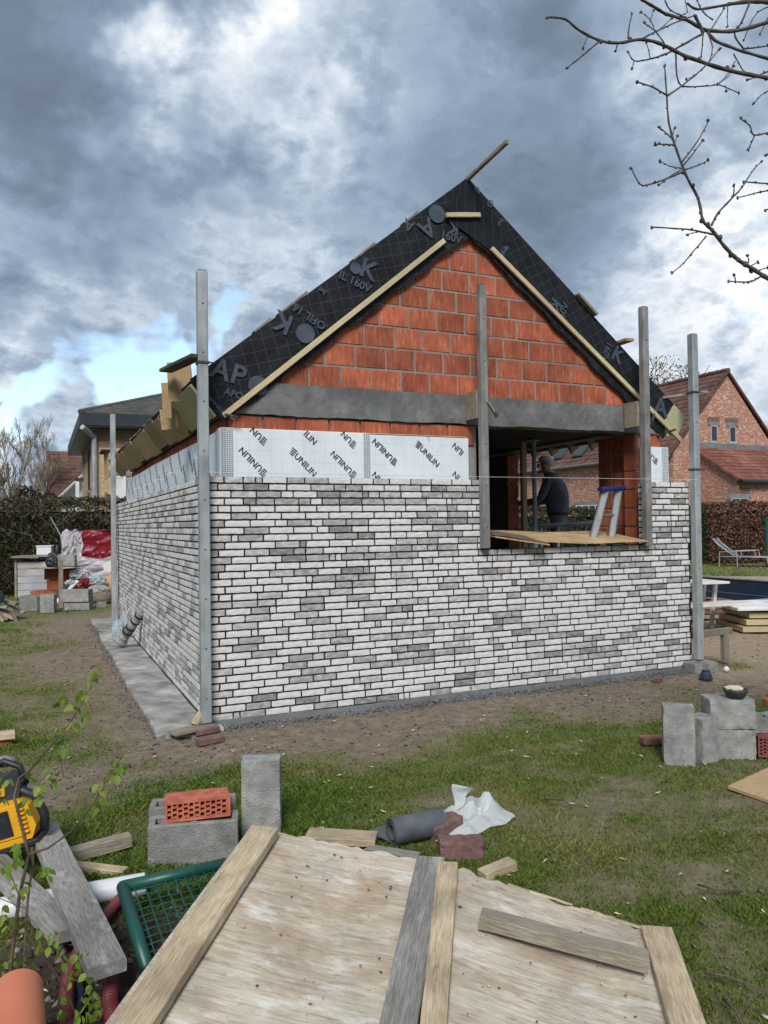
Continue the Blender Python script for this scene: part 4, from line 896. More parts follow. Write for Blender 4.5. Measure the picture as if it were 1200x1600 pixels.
p = onz(186, 1003); tag(crumple('plastic_bundle', (p.x, p.y+.1, .13), (.09, .13, .20), m_filmb, 5), 'pale blue plastic film bundle on the apron behind the wrapped pipe', 'plastic film')

# rubble and chips
def scatter_mesh(name, n, fn, mats, label, cat, smooth=False):
    V = []; Fs = []; o_ = 0; bv = np.array([(1, 0, 0), (-1, 0, 0), (0, 1, 0), (0, -1, 0), (0, 0, 1), (0, 0, -1)], float); bf = np.array([(0, 2, 4), (2, 1, 4), (1, 3, 4), (3, 0, 4), (2, 0, 5), (1, 2, 5), (3, 1, 5), (0, 3, 5)])
    mi = []; S = [fn() for _ in range(n)]; Zg = gz(np.array([q[0] for q in S]), np.array([q[1] for q in S]))
    for i in range(n):
        x, y, z_, sx, sy, sz, a, k = S[i]; z_ += Zg[i]; v = bv*RNG.uniform(.7, 1.25, bv.shape)*np.array([sx, sy, sz]); c, s = math.cos(a), math.sin(a)
        V.append(np.stack([x+v[:, 0]*c-v[:, 1]*s, y+v[:, 0]*s+v[:, 1]*c, z_+v[:, 2]], -1)); Fs.append(bf+o_); o_ += 6; mi += [k]*8
    me = fast_mesh(name, np.concatenate(V), np.concatenate(Fs), mats, mi); return tag(link(name, me), label, cat, kind='stuff')
m_rub = mat('mortar_rubble', [(.11, .115, .118), (.18, .185, .188), (.26, .262, .262)], 20, .95, .3, world=True)
m_rub2 = mat('dark_rubble', [(.06, .06, .06), (.11, .108, .105)], 20, .95, .3, world=True)
m_chip = mat('wood_chip', [(.50, .43, .29), (.66, .60, .46)], 14, .9, .2, world=True)
m_litter = mat('dead_leaf', [(.10, .07, .045), (.2, .15, .10)], 14, .9, .2, world=True)
m_pebble = mat('pebble', [(.15, .135, .12), (.26, .245, .225)], 14, .9, .2, world=True)
def f_rub():
    x = random.uniform(-.2, 5.3); y = -.03-abs(random.gauss(0, .11)); s = random.choice((.003, .004, .005, .007, .010 if random.random() < .5 else .006)); return x, y, 0.0+s*.3+max(0, .03+.2*y), s*1.4, s, s*.6, random.random()*6, random.choice((0, 0, 0, 1))
scatter_mesh('mortar_rubble', 7000, f_rub, [m_rub, m_rub2], 'grey mortar crumbs and rubble along the foot of the front wall', 'rubble')
def f_rub2():
    y = random.uniform(-.3, 8); x = -.42-abs(random.gauss(0, .07)); s = random.choice((.004, .007, .012)); return x, y, .005, s*1.3, s, s*.7, random.random()*6, random.choice((0, 1))
scatter_mesh('edge_rubble', 700, f_rub2, [m_rub, m_rub2], 'small stones along the edge of the concrete apron', 'rubble')
def f_chip():
    d = 2.6*(9/2.6)**random.random(); a = YAW+rad(random.uniform(-30, 30)); x = CAM.x+d*math.sin(a); y = CAM.y+d*math.cos(a)
    if -.5 < x < 5.6 and y > -.15: y = -.2-random.random()*2
    k = random.choices((0, 1, 2), (4, 5, 1))[0]; s = random.uniform(.006, .022) if k == 0 else random.uniform(.004, .016)
    return x, y, 0.0+.016, s*(1.8 if k == 0 else 1.2), s*.45 if k == 0 else s*.8, s*.25, random.random()*6, k
scatter_mesh('ground_litter', 520, f_chip, [m_chip, m_litter, m_pebble], 'wood chips, dead leaves and small stones scattered over the lawn', 'litter')
def f_clod():
    x = random.uniform(-1.9, -.1); y = random.uniform(-4.9, -2.7)
    s = random.choice((.005, .008, .012, .02)); return x, y, 0.0+s*.2, s*1.2, s, s*.7, random.random()*6, random.choice((0, 0, 0, 0, 0, 1, 1, 2))
m_clod = mat('soil_clod', [(.022, .016, .012), (.05, .038, .029), (.085, .066, .05)], 22, .95, .5, world=True)
scatter_mesh('soil_clods', 2600, f_clod, [m_clod, m_litter, m_pebble], 'dark soil clods and leaf litter under the planks at lower left', 'soil')

def f_dirt():
    a = random.random()
    if a < .55: x = random.uniform(-1.2, 5.2); y = random.uniform(-1.5, -.15)
    elif a < .85: x = random.uniform(-2.2, -.45); y = random.uniform(-1.2, 7)
    else: x = random.uniform(5.5, 8.5); y = random.uniform(-.3, 4)
    s = random.choice((.003, .004, .006, .008, .012)); return x, y, s*.3, s*1.4, s*1.1, s*.6, random.random()*6, random.choices((0, 1, 2), (5, 2, 1))[0]
m_dclod = mat('dirt_clod', [(.075, .058, .043), (.15, .12, .09), (.22, .18, .14)], 20, .95, .4, world=True)
scatter_mesh('dirt_clods', 4200, f_dirt, [m_dclod, m_clod, m_pebble], 'small clods and crumbs over the bare trodden soil', 'soil')

for i, (pts, lab) in enumerate(((((1100, 1520), (1130, 1524), (1165, 1536), (1200, 1550)), 'thin grey twig on the grass near the right edge'), (((1130, 1560), (1150, 1580), (1165, 1610)), 'short bent twig on the grass at the lower right'), (((1090, 1382), (1120, 1390), (1160, 1392)), 'thin twig on the grass right of the panels'), (((850, 1248), (880, 1250), (895, 1262)), 'short twig on the lawn behind the plastic film'))):
    o = MB().tube([onz(x, y, .018+.01*math.sin(k*2)) for k, (x, y) in enumerate(pts)], [.005, .0045, .004, .003][:len(pts)], 6).build('twig', m_twig, smooth=True); tag(o, lab, 'twig', 'twigs on the lawn')

# ================================================================== FOREGROUND
m_brownb = mat('brown_brick', [(.17, .095, .065), (.25, .15, .105)], 18, .9, .4, mottle=.2, mscale=6)
m_dredb = mat('dark_red_brick', [(.17, .05, .045), (.25, .08, .07)], 18, .9, .4, mottle=.2, mscale=6)
def gpt(px, py, z=0.0): return onz(px, py, z)
def block(name, size, M, m, label, cat, group=None, ch=.0045, seed=0, jit=.0012):
    rg = random.Random(seed); bm = bmesh.new(); bmesh.ops.create_cube(bm, size=1.0); bmesh.ops.subdivide_edges(bm, edges=bm.edges[:], cuts=7, use_grid_fill=True)
    for q in bm.verts:                   # worn arrises and knocked corners
        ext_ = [abs(abs(a)-.5) < 1e-4 for a in q.co]; k = sum(ext_); er = 0 if k < 2 else (rg.random()**2.5)*ch*1.3+ch*.25
        q.co = Vector([a*s_-(math.copysign(er, a) if e_ and k >= 2 else 0)+rg.uniform(-jit, jit)*.5 for a, s_, e_ in zip(q.co, size, ext_)])
    me = bpy.data.meshes.new(name); bm.to_mesh(me); bm.free(); me.materials.append(m); o = link(name, me, None, M); return tag(o, label, cat, group)
def hollow_block(M, label, group, size=(.39, .14, .19), m=None):
    """two-cell concrete block with open cells"""
    t = empty('hollow_block', (0, 0, 0), label=label, cat='concrete block', group=group); t.matrix_basis = M
    L, Wd, H = size; e = .03; mb = MB()
    for y in (-Wd/2+e/2, Wd/2-e/2): mb.box((0, y, H/2), (L, e, H), ch=.004)
    for x in (-L/2+e/2, 0, L/2-e/2): mb.box((x, 0, H/2-.001), (e, Wd-2*e+.002, H-.004))
    mb.box((0, 0, .02), (L-2*e, Wd-2*e+.001, .03)); mb.build('shell', m or m_concd, t)
    return t
def perforated_brick(M, label, L=.29, Wd=.14, H=.088, group=None, rows=3, cols=11, m=None):
    """clay brick lying on its side: the perforated bed faces the viewer"""
    t = empty('perforated_brick', (0, 0, 0), label=label, cat='brick', group=group); t.matrix_basis = M
    # body: face at y=0 with real openings, built as a lattice of ribs in front of a recessed back
    mb = MB(); mb.bb((0, .045, 0), (L, Wd, H), ch=.003)
    ed = .012
    mb.bb((0, 0, 0), (L, .046, ed)); mb.bb((0, 0, H-ed), (L, .046, H)); mb.bb((0, .0005, ed), (ed, .046, H-ed)); mb.bb((L-ed, .0005, ed), (L, .046, H-ed))
    cw = (L-2*ed)/cols; rh = (H-2*ed)/rows
    for c in range(cols):
        x0 = ed+c*cw; sh = .35*rh if c % 2 else 0
        mb.bb((x0+cw-.009, .001, ed), (x0+cw-.001, .045, H-ed))
        for r_ in range(rows+1):
            zz = ed+r_*rh+sh-.004
            if ed < zz < H-ed-.006: mb.bb((x0-.001, .0015, zz), (x0+cw-.008, .045, zz+.008))
    mb.build('body', m or m_redbrick, t)
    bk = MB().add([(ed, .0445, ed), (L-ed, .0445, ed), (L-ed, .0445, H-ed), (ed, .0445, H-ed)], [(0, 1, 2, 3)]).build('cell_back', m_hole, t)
    return t
def standing(px, py, yaw): p = gpt(px, py); return Matrix.Translation((p.x, p.y, -.012)) @ Matrix.Rotation(yaw, 4, 'Z')
# left group: solid upright block, two hollow blocks with a red perforated brick
v = .0
block('concrete_block', (.205, .12, .43), standing(408, 1310, rad(-20)) @ Matrix.Translation((0, .06, .205)), m_concl, 'tall grey concrete block standing on end left of centre', 'concrete block', 'solid concrete blocks', seed=1)
Mb = standing(302, 1352, rad(-14)); hollow_block(Mb @ Matrix.Translation((0, .085, 0)), 'hollow concrete block carrying the orange perforated brick', 'hollow concrete blocks', (.43, .15, .21))
hollow_block(Mb @ Matrix.Translation((-.015, .262, 0)), 'hollow concrete block behind the one carrying the orange brick', 'hollow concrete blocks', (.43, .15, .235))
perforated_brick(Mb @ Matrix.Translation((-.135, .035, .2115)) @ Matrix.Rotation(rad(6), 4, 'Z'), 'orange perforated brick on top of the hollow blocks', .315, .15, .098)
# right group
block('concrete_block', (.205, .14, .40), standing(1062, 1192, rad(-40)) @ Matrix.Translation((0, .06, .19)), m_concl, 'upright concrete block, leftmost of the right hand group', 'concrete block', 'solid concrete blocks', seed=2)
block('concrete_block', (.17, .16, .31), standing(1112, 1188, rad(5)) @ Matrix.Translation((.0, .08, .145)), m_concl, 'shorter upright concrete block in the middle of the right hand group', 'concrete block', 'solid concrete blocks', seed=3)
Mt = standing(1152, 1186, rad(-28)); block('concrete_block', (.30, .19, .21), Mt @ Matrix.Translation((.0, .14, .095)), m_concl, 'lower of the two stacked concrete blocks at the right', 'concrete block', 'solid concrete blocks', seed=4)
block('concrete_block', (.31, .20, .205), Mt @ Matrix.Translation((-.005, .14, .304)), m_concl, 'upper of the two stacked concrete blocks, under the bowl', 'concrete block', 'solid concrete blocks', seed=5)
bp_ = Mt @ Vector((.035, .10, .408)); t = empty('bowl', bp_, label='dark grey bowl full of scraps on the stacked blocks', cat='bowl')
MB().lathe([(.045, 0), (.062, .012), (.078, .045), (.082, .068), (.076, .068), (.06, .03), (.03, .018), (.005, .016)], 22).build('shell', m_dgrey, t, smooth=True)
crumple('scraps', (-.01, 0, .066), (.062, .055, .022), m_chip, 9, sub=3, amp=.6, spikes=0, parent=t, M=Matrix.Identity(4))
o = crumple('paper_scrap', (.02, .01, .075), (.05, .035, .014), m_salmon, 10, sub=3, amp=.7, spikes=0, parent=t, M=Matrix.Identity(4))
q = gpt(1022, 1160); block('paving_brick', (.20, .10, .055), Matrix.Translation((q.x, q.y, .02)) @ Matrix.Rotation(-.35, 4, 'Z'), m_brownb, 'flat reddish brick lying left of the right hand blocks', 'brick', seed=6)
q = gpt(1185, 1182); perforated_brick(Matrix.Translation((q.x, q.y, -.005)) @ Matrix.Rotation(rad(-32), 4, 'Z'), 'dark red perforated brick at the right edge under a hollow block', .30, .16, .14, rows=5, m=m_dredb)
hollow_block(Matrix.Translation((q.x+.10, q.y+.03, .137)) @ Matrix.Rotation(rad(-32), 4, 'Z') @ Matrix.Translation((.05, .08, 0)), 'small hollow block on the dark red perforated brick at the right edge', 'hollow concrete blocks', (.29, .15, .11))
q = gpt(1200, 1130); block('paving_brick', (.20, .10, .06), Matrix.Translation((q.x+.1, q.y, .16)) @ Matrix.Rotation(-.3, 4, 'Z'), m_redbrick, 'red brick at the right edge behind the hollow block', 'brick', seed=7)
q = gpt(1190, 1160); block('paving_brick', (.22, .30, .15), Matrix.Translation((q.x+.28, q.y+.12, .06)) @ Matrix.Rotation(-.3, 4, 'Z'), m_concd, 'block under the red brick at the right edge', 'brick', seed=8)
# sheet at the right edge
A, B, C_, D_ = gpt(1137, 1228, .02), gpt(1200, 1250, .02), gpt(1330, 1225, .02), gpt(1215, 1192, .02)
o = MB().grid(lambda u, v: A.lerp(B+(B-A)*1.0, u).lerp(D_.lerp(C_, u), v)+Vector((0, 0, .012*math.sin(u*3)*v)), 6, 4, thick=(0, 0, -.018)).build('plywood_sheet', m_tan); tag(o, 'tan plywood offcut lying on the grass at the right edge', 'plywood')

# ---- two shuttering panels in front
def panel(name, c, label, group, nu=16, nv=16, jag=.0, seed=0, th=.02):
    """c: far-left, far-right, near-right, near-left corners of the sheet's top"""
    t = empty(name, c[3], label=label, cat='panel', group=group); rg = random.Random(seed); jg = [rg.uniform(-1, 1) for _ in range(nu+1)]
    x = (c[1]-c[0]).normalized(); M = frame((c[0]+c[2])/2, x, (0, 0, 1)); Mi = M.inverted()
    def fn(u, v):
        p = c[0].lerp(c[1], u).lerp(c[3].lerp(c[2], u), v); p = p+Vector((0, 0, .008*math.sin(u*5+seed)*math.sin(v*4)))
        if v < .01: p = p+(c[3]-c[0]).normalized()*jag*jg[round(u*nu)]
        return Mi @ p
    MB().grid(fn, nu, nv, thick=(0, 0, -th)).build('sheet', m_ply, t, M=parent_world(t).inverted() @ M); return t
g1 = 'old plywood shuttering panels'
LA, LB = onz(392, 1292, .30), onz(668, 1346, .20); LC, LD = onz(165, 1600, .12), onz(600, 1600, .06)
def ex(a, b, k): return b+(b-a)*k
Lc, Ld = ex(LA, LC, .45), ex(LB, LD, .45)
t1 = panel('shuttering_panel', [LA, LB, Ld, Lc], 'large pale plywood panel with a light batten on its left edge', g1, jag=.012, seed=1, nu=26)
plank('batten', onz(413, 1291, .335), ex(onz(413, 1291, .335), onz(205, 1600, .155), .3), .125, .038, m_woodl, t1, seed=101, n=10)
plank('batten', onz(673, 1338, .235), ex(onz(673, 1338, .235), onz(622, 1600, .10), .3), .118, .038, m_woodg, t1, seed=102, n=10)
RA, RB = onz(702, 1352, .19), onz(1003, 1452, .03); RC, RD = onz(676, 1600, .09), onz(1082, 1600, .0)
t2 = panel('shuttering_panel', [RA, RB, ex(RB, RD, .5), ex(RA, RC, .5)], 'plywood panel with a splintered far edge at lower right', g1, jag=.02, seed=2, nu=26)
plank('batten', onz(700, 1346, .236), ex(onz(700, 1346, .236), onz(677, 1600, .120), .35), .082, .045, m_woodl, t2, seed=103, n=10)
plank('batten', onz(1026, 1447, .062), ex(onz(1026, 1447, .062), onz(1075, 1600, .05), .3), .115, .035, m_woodl, t2, seed=104, n=8)
o = plank('loose_timber', onz(752, 1424, .19), onz(1014, 1492, .105), .075, .05, m_wood, seed=105, n=8); tag(o, 'short brown timber lying loose across the right panel', 'timber')
# torn veneer and splinters along the right panel's far edge
for i in range(7):
    u = random.uniform(.15, .9); p = RA.lerp(RB, u)+Vector((0, 0, .004)); plank('splinter', p, p+(RB-RA).normalized()*random.uniform(.08, .2)+Vector((0, .02, 0)), .018, .005, m_woodl, t2, seed=110+i)

# ---- roll, planks, pavers, film behind the panels
def spiral_roll(a, b, r0, turns, label):
    t = empty('membrane_roll', a, label=label, cat='roll'); ax = (b-a); L = ax.length; M = frame((0, 0, r0), ax, (0, 0, 1)); n = 90; v = []; f = []
    for i in range(n+1):
        u = i/n; an = 2*math.pi*turns*u; r = r0-.020*u*turns*.62
        for x in (0, L): v.append((x, -r*math.sin(an), -r*math.cos(an)))
    for i in range(n): f.append((2*i, 2*i+1, 2*i+3, 2*i+2))
    m = len(v)
    for i in range(n+1):
        u = i/n; an = 2*math.pi*turns*u; r = r0-.020*u*turns*.62-.006
        for x in (0, L): v.append((x, -r*math.sin(an), -r*math.cos(an)))
    for i in range(n): f.append((m+2*i, m+2*i+2, m+2*i+3, m+2*i+1)); f.append((2*i, 2*i+2, m+2*i+2, m+2*i)); f.append((2*i+1, m+2*i+1, m+2*i+3, 2*i+3))
    MB().add(v, f, M).build('rolled_sheet', m_rubber, t, smooth=False); return t
ra, rb_ = gpt(622, 1322), gpt(690, 1304); t = spiral_roll(ra+Vector((-.03, .02, 0)), rb_, .072, 2.6, 'dark grey rubber membrane roll lying on the grass')
tail = gpt(565, 1300, .03); MB().grid(lambda u, v: ((ra+Vector((-.02, .02, .01))).lerp(gpt(655, 1285, .012), v)).lerp(tail.lerp(gpt(620, 1280, .03), v), u)+Vector((0, 0, .01*math.sin(u*4))), 8, 3, thick=(0, 0, -.005)).build('loose_end', m_rubber, t, M=parent_world(t).inverted())
o = plank('short_plank', gpt(480, 1300, .06), gpt(588, 1306, .05), .13, .035, m_woodl, seed=120); tag(o, 'short plank behind the panel beside the dark roll', 'plank')
o = plank('thin_batten', gpt(575, 1322, .03), gpt(655, 1335, .02), .06, .02, m_woodg, seed=121); tag(o, 'thin grey batten in front of the dark roll', 'batten')
q = gpt(728, 1343); block('paver', (.215, .105, .095), Matrix.Translation((q.x, q.y+.05, .038)) @ Matrix.Rotation(rad(-22), 4, 'Z'), m_paver, 'purple red paving brick in front of the plastic film', 'brick', 'purple paving bricks', seed=11)
q = gpt(703, 1312); block('paver', (.19, .10, .10), Matrix.Translation((q.x, q.y+.05, .04)) @ Matrix.Rotation(rad(15), 4, 'Z') @ Matrix.Rotation(rad(-8), 4, 'Y'), m_paver, 'purple red paving brick holding down the plastic film', 'brick', 'purple paving bricks', seed=12)
def film_sheet():
    """clear film blown into a heap: rim on the ground, ridges and one raised corner"""
    rim = [gpt(*q) for q in ((680, 1318), (700, 1300), (684, 1290), (690, 1272), (722, 1258), (752, 1252), (775, 1262), (792, 1272), (806, 1280), (790, 1292), (762, 1300), (735, 1312), (705, 1316))]
    c = gpt(740, 1285); n = len(rim); rings = 9; sub = 5; N_ = n*sub; v = []; rg = random.Random(8)
    full = [rim[i].lerp(rim[(i+1) % n], k/sub) for i in range(n) for k in range(sub)]
    for j in range(rings+1):
        u = j/rings
        for i in range(N_):
            p = full[i].lerp(c, u); q = vnoise(np.array([p.x, p.x+9]), np.array([p.y, p.y+4]), 9.0, 3); q2 = vnoise(np.array([p.x]), np.array([p.y]), 22.0, 5)[0]
            hgt = .125*u**.7*(.45+1.1*abs(q[0]-.5)*2); fold = (.06*abs(q[1]-.5)+.012*(q2-.5))*math.sin(u*math.pi*.9)+(.02*q2 if j == 0 else 0)
            v.append((p.x, p.y, .006+max(0, hgt+fold)))
    f = [(j*N_+i, j*N_+(i+1) % N_, (j+1)*N_+(i+1) % N_, (j+1)*N_+i) for j in range(rings) for i in range(N_)]
    mb = MB().add(v, f)
    # raised flap
    a, b = gpt(708, 1282), gpt(745, 1268); top = gpt(712, 1282)+Vector((0, .04, .185)); a.z = .05; b.z = .13
    def fl(u, v_):
        p = a.lerp(b, u).lerp(top+Vector((.012, .01, 0))*u, v_**.9); return p+Vector((.01, -.02, 0))*math.sin(u*6+v_*4)*(1-v_)
    mb.grid(fl, 8, 8)
    o = mb.build('plastic_film', m_film, smooth=False, flip=False); return tag(o, 'crumpled clear plastic film blown against the paving bricks', 'plastic film')
film_sheet()
o = plank('timber_offcut', gpt(752, 1362, .03), gpt(800, 1342, .05), .07, .045, m_woodl, seed=123); tag(o, 'timber offcut poking out behind the right panel', 'timber')
# ---- lower left heap
def tube_thing(name, pts, r, m, label, cat, n=16, group=None, hollow=False):
    t = empty(name, pts[0], label=label, cat=cat, group=group); ti = parent_world(t).inverted(); MB().tube(pts, r, n, cap=not hollow).build('wall', m, t, smooth=True, M=ti)
    if hollow:
        MB().tube(pts, r*.93, n, cap=False).build('bore', m_hole, t, smooth=True, M=ti)
        for e, d in ((pts[0], pts[0]-pts[1]), (pts[-1], pts[-1]-pts[-2])):
            Mx = frame(e, d); k = n; vv = [(0, r*math.cos(2*math.pi*i/k), r*math.sin(2*math.pi*i/k)) for i in range(k)]+[(0, r*.93*math.cos(2*math.pi*i/k), r*.93*math.sin(2*math.pi*i/k)) for i in range(k)]
            MB().add(vv, [(i, (i+1) % k, (i+1) % k+k, i+k) for i in range(k)], Mx).build('end_rim', m, t, M=ti)
    return t
o = plank('grey_plank', onz(68, 1288, .20), onz(168, 1505, .20), .125, .045, m_woodg, seed=130, n=10); tag(o, 'long silver grey plank running towards the camera at lower left', 'plank')
o = plank('grey_plank', onz(-30, 1318, .17), onz(108, 1452, .12), .12, .045, m_woodg, seed=131, n=10, up=(.15, .0, 1)); tag(o, 'grey plank crossing behind the sapling at the left edge', 'plank')
o = plank('short_timber', gpt(105, 1328, .06), gpt(203, 1302, .07), .07, .06, m_wood, seed=132); tag(o, 'squared grey timber offcut on the grass right of the saw', 'timber')
o = plank('short_timber', gpt(112, 1348, .04), gpt(196, 1358, .03), .06, .035, m_woodl, seed=133); tag(o, 'pale timber offcut just above the white pipe', 'timber')
tube_thing('drain_pipe', [onz(-60, 1432, .055), onz(226, 1381, .055)], .048, m_pvc, 'white plastic pipe lying under the long grey plank', 'pipe', 24, hollow=True)
tube_thing('drain_pipe', [onz(26, 1552, .25), onz(28, 1760, .22)], .074, m_salmon, 'salmon orange plastic pipe at the bottom left corner', 'pipe', 28, hollow=True)
def corrugated(pts, r, label):
    P = [Vector(p) for p in pts]; out = []; rr = []; seg = []
    for i in range(len(P)-1): seg.append((P[i+1]-P[i]).length)
    tot = sum(seg); n = int(tot/.0048); 
    for i in range(n+1):
        d = tot*i/n; k = 0
        while k < len(seg)-1 and d > seg[k]: d -= seg[k]; k += 1
        a, b = P[k], P[k+1]; pm = P[max(k-1, 0)]; pn = P[min(k+2, len(P)-1)]; u = min(1, d/seg[k])
        p = .5*((2*a)+(b-pm)*u+(2*pm-5*a+4*b-pn)*u*u+(3*a-pm-3*b+pn)*u**3); out.append(p); rr.append((r*.98, r*.98, r*.72)[i % 3])
    o = MB().tube(out, rr, 14).build('corrugated_duct', m_duct); return tag(o, label, 'duct', 'red corrugated ducts')
corrugated([onz(190, 1402, .03), onz(160, 1438, .05), onz(118, 1498, .05), onz(103, 1560, .05), onz(108, 1660, .05)], .026, 'red corrugated duct snaking under the plank to the bottom edge')
corrugated([onz(178, 1490, .07), onz(177, 1530, .05), onz(172, 1570, .04), onz(190, 1640, .03)], .028, 'short red corrugated duct at the end of the long grey plank')
o = MB().tube([onz(120, 1520, .05), onz(128, 1560, .03), onz(118, 1600, .03), onz(120, 1660, .03)], .013, 8).build('cable', m_cable, smooth=True); tag(o, 'dark blue cable beside the red ducts', 'cable')
# green mesh gate
t = empty('mesh_gate', gpt(200, 1390), label='dark green tubular frame with wire mesh at lower left', cat='gate'); ti = parent_world(t).inverted()
gA, gB, gC = onz(192, 1386, .155), ex(onz(192, 1386, .155), onz(345, 1352, .14), .2), ex(onz(192, 1386, .155), onz(226, 1502, .06), .10)
MB().tube([gA, gB], .026, 16).build('frame_tube', m_green, t, smooth=True, M=ti); MB().tube([gA, gC], .026, 16).build('frame_tube', m_green, t, smooth=True, M=ti); MB().ico(gA, .0265, 2).build('corner', m_green, t, smooth=True, M=ti)
for k in range(1, 12):
    u = k/12; MB().tube([gA.lerp(gB, u)+(gC-gA)*q/10+Vector((0, 0, .004*(q % 2))) for q in range(11)], .0028, 5).build('wire', m_green, t, M=ti)
    MB().tube([gA.lerp(gC, u)+(gB-gA)*q/14+Vector((0, 0, .004*((q+1) % 2))) for q in range(15)], .0028, 5).build('wire', m_green, t, M=ti)
gD = gB+(gC-gA); MB().tube([gB, gD], .026, 12).build('frame_tube', m_green, t, smooth=True, M=ti)

# ---- petrol cut-off saw
base = gpt(38, 1318, .17)
t = empty('cutoff_saw', base, rad(-18), 'yellow and black petrol cutting machine resting on the planks at left', 'power tool')
Mx = Matrix.Rotation(rad(-14), 4, 'Y') @ Matrix.Scale(.88, 4)
def sp(mb, n, m, smooth=False): return mb.build(n, m, t, smooth, M=Mx)
sp(MB().prism([(-.19, 0), (.08, 0), (.115, .06), (.10, .17), (.06, .215), (-.10, .225), (-.19, .19)], .16, Matrix(((1, 0, 0, 0), (0, 0, 1, -.08), (0, 1, 0, .04), (0, 0, 0, 1)))), 'housing', m_yellow)
sp(MB().box((-.03, -.088, .15), (.17, .012, .17), ch=.005), 'cover', m_yellow)
sp(MB().box((-.04, -.097, .15), (.085, .008, .135), ch=.003), 'name_plate', m_black)
sp(MB().box((-.035, -.1015, .17), (.03, .002, .03)), 'plate_mark', m_dgrey); sp(MB().box((-.035, -.103, .17), (.022, .002, .022)), 'plate_mark', m_black)
for k in range(6): sp(MB().box((-.125, -.09, .085+k*.024), (.06, .016, .010), ch=.003), 'vent_rib', m_yellow); sp(MB().box((.058, -.09, .085+k*.024), (.045, .016, .010), ch=.003), 'vent_rib', m_yellow)
sp(MB().tube([(-.2, -.03, .29), (-.08, -.03, .325), (.05, -.03, .30), (.13, -.03, .24), (.15, -.03, .13), (.13, -.03, .05)], .024, 10), 'rear_handle', m_black, True)
sp(MB().tube([(-.16, .02, .28), (-.12, .02, .42), (.0, .02, .45), (.07, .02, .40), (.08, .02, .30)], .018, 10), 'front_handle', m_black, True)
sp(MB().prism([(-.16, .26), (.06, .26), (.085, .33), (.02, .385), (-.13, .37)], .12, Matrix(((1, 0, 0, 0), (0, 0, 1, -.06), (0, 1, 0, 0), (0, 0, 0, 1)))), 'engine_block', m_dgrey)
sp(MB().box((-.05, -.064, .325), (.11, .02, .06), (0, .2, 0), ch=.012), 'filter_cover', m_yellow); sp(MB().box((-.04, -.076, .318), (.05, .01, .025), (0, .2, 0), ch=.004), 'latch', m_steel)
sp(MB().box((-.02, 0, .015), (.26, .17, .035), ch=.008), 'base_frame', m_black); sp(MB().box((-.04, -.07, .045), (.16, .04, .04), ch=.008), 'tank', m_yellow)
sp(MB().lathe([(.17, -.004), (.17, .004)], 28, Matrix.Translation((-.36, .03, .19)) @ Matrix.Rotation(math.pi/2, 4, 'X')), 'blade', m_galv); sp(MB().lathe([(.185, -.03), (.185, .03)], 20, Matrix.Translation((-.36, .03, .22)) @ Matrix.Rotation(math.pi/2, 4, 'X')), 'blade_guard', m_dgrey)
# timber on brick at the left edge
q = gpt(0, 1166); block('paving_brick', (.2, .1, .065), Matrix.Translation((q.x-.02, q.y+.03, .02)) @ Matrix.Rotation(.2, 4, 'Z'), m_redbrick, 'red brick under a timber end at the left edge', 'brick', seed=14)
o = plank('short_timber', Vector((q.x-.5, q.y-.02, .10)), Vector((q.x+.10, q.y+.02, .10)), .11, .05, m_woodl, seed=135); tag(o, 'timber end resting on a red brick at the left edge', 'timber')
q = gpt(5, 1196); o = crumple('stone', (q.x, q.y, .03), (.08, .06, .04), m_concd, 31, sub=2); tag(o, 'grey stone at the left edge above the saw', 'stone')

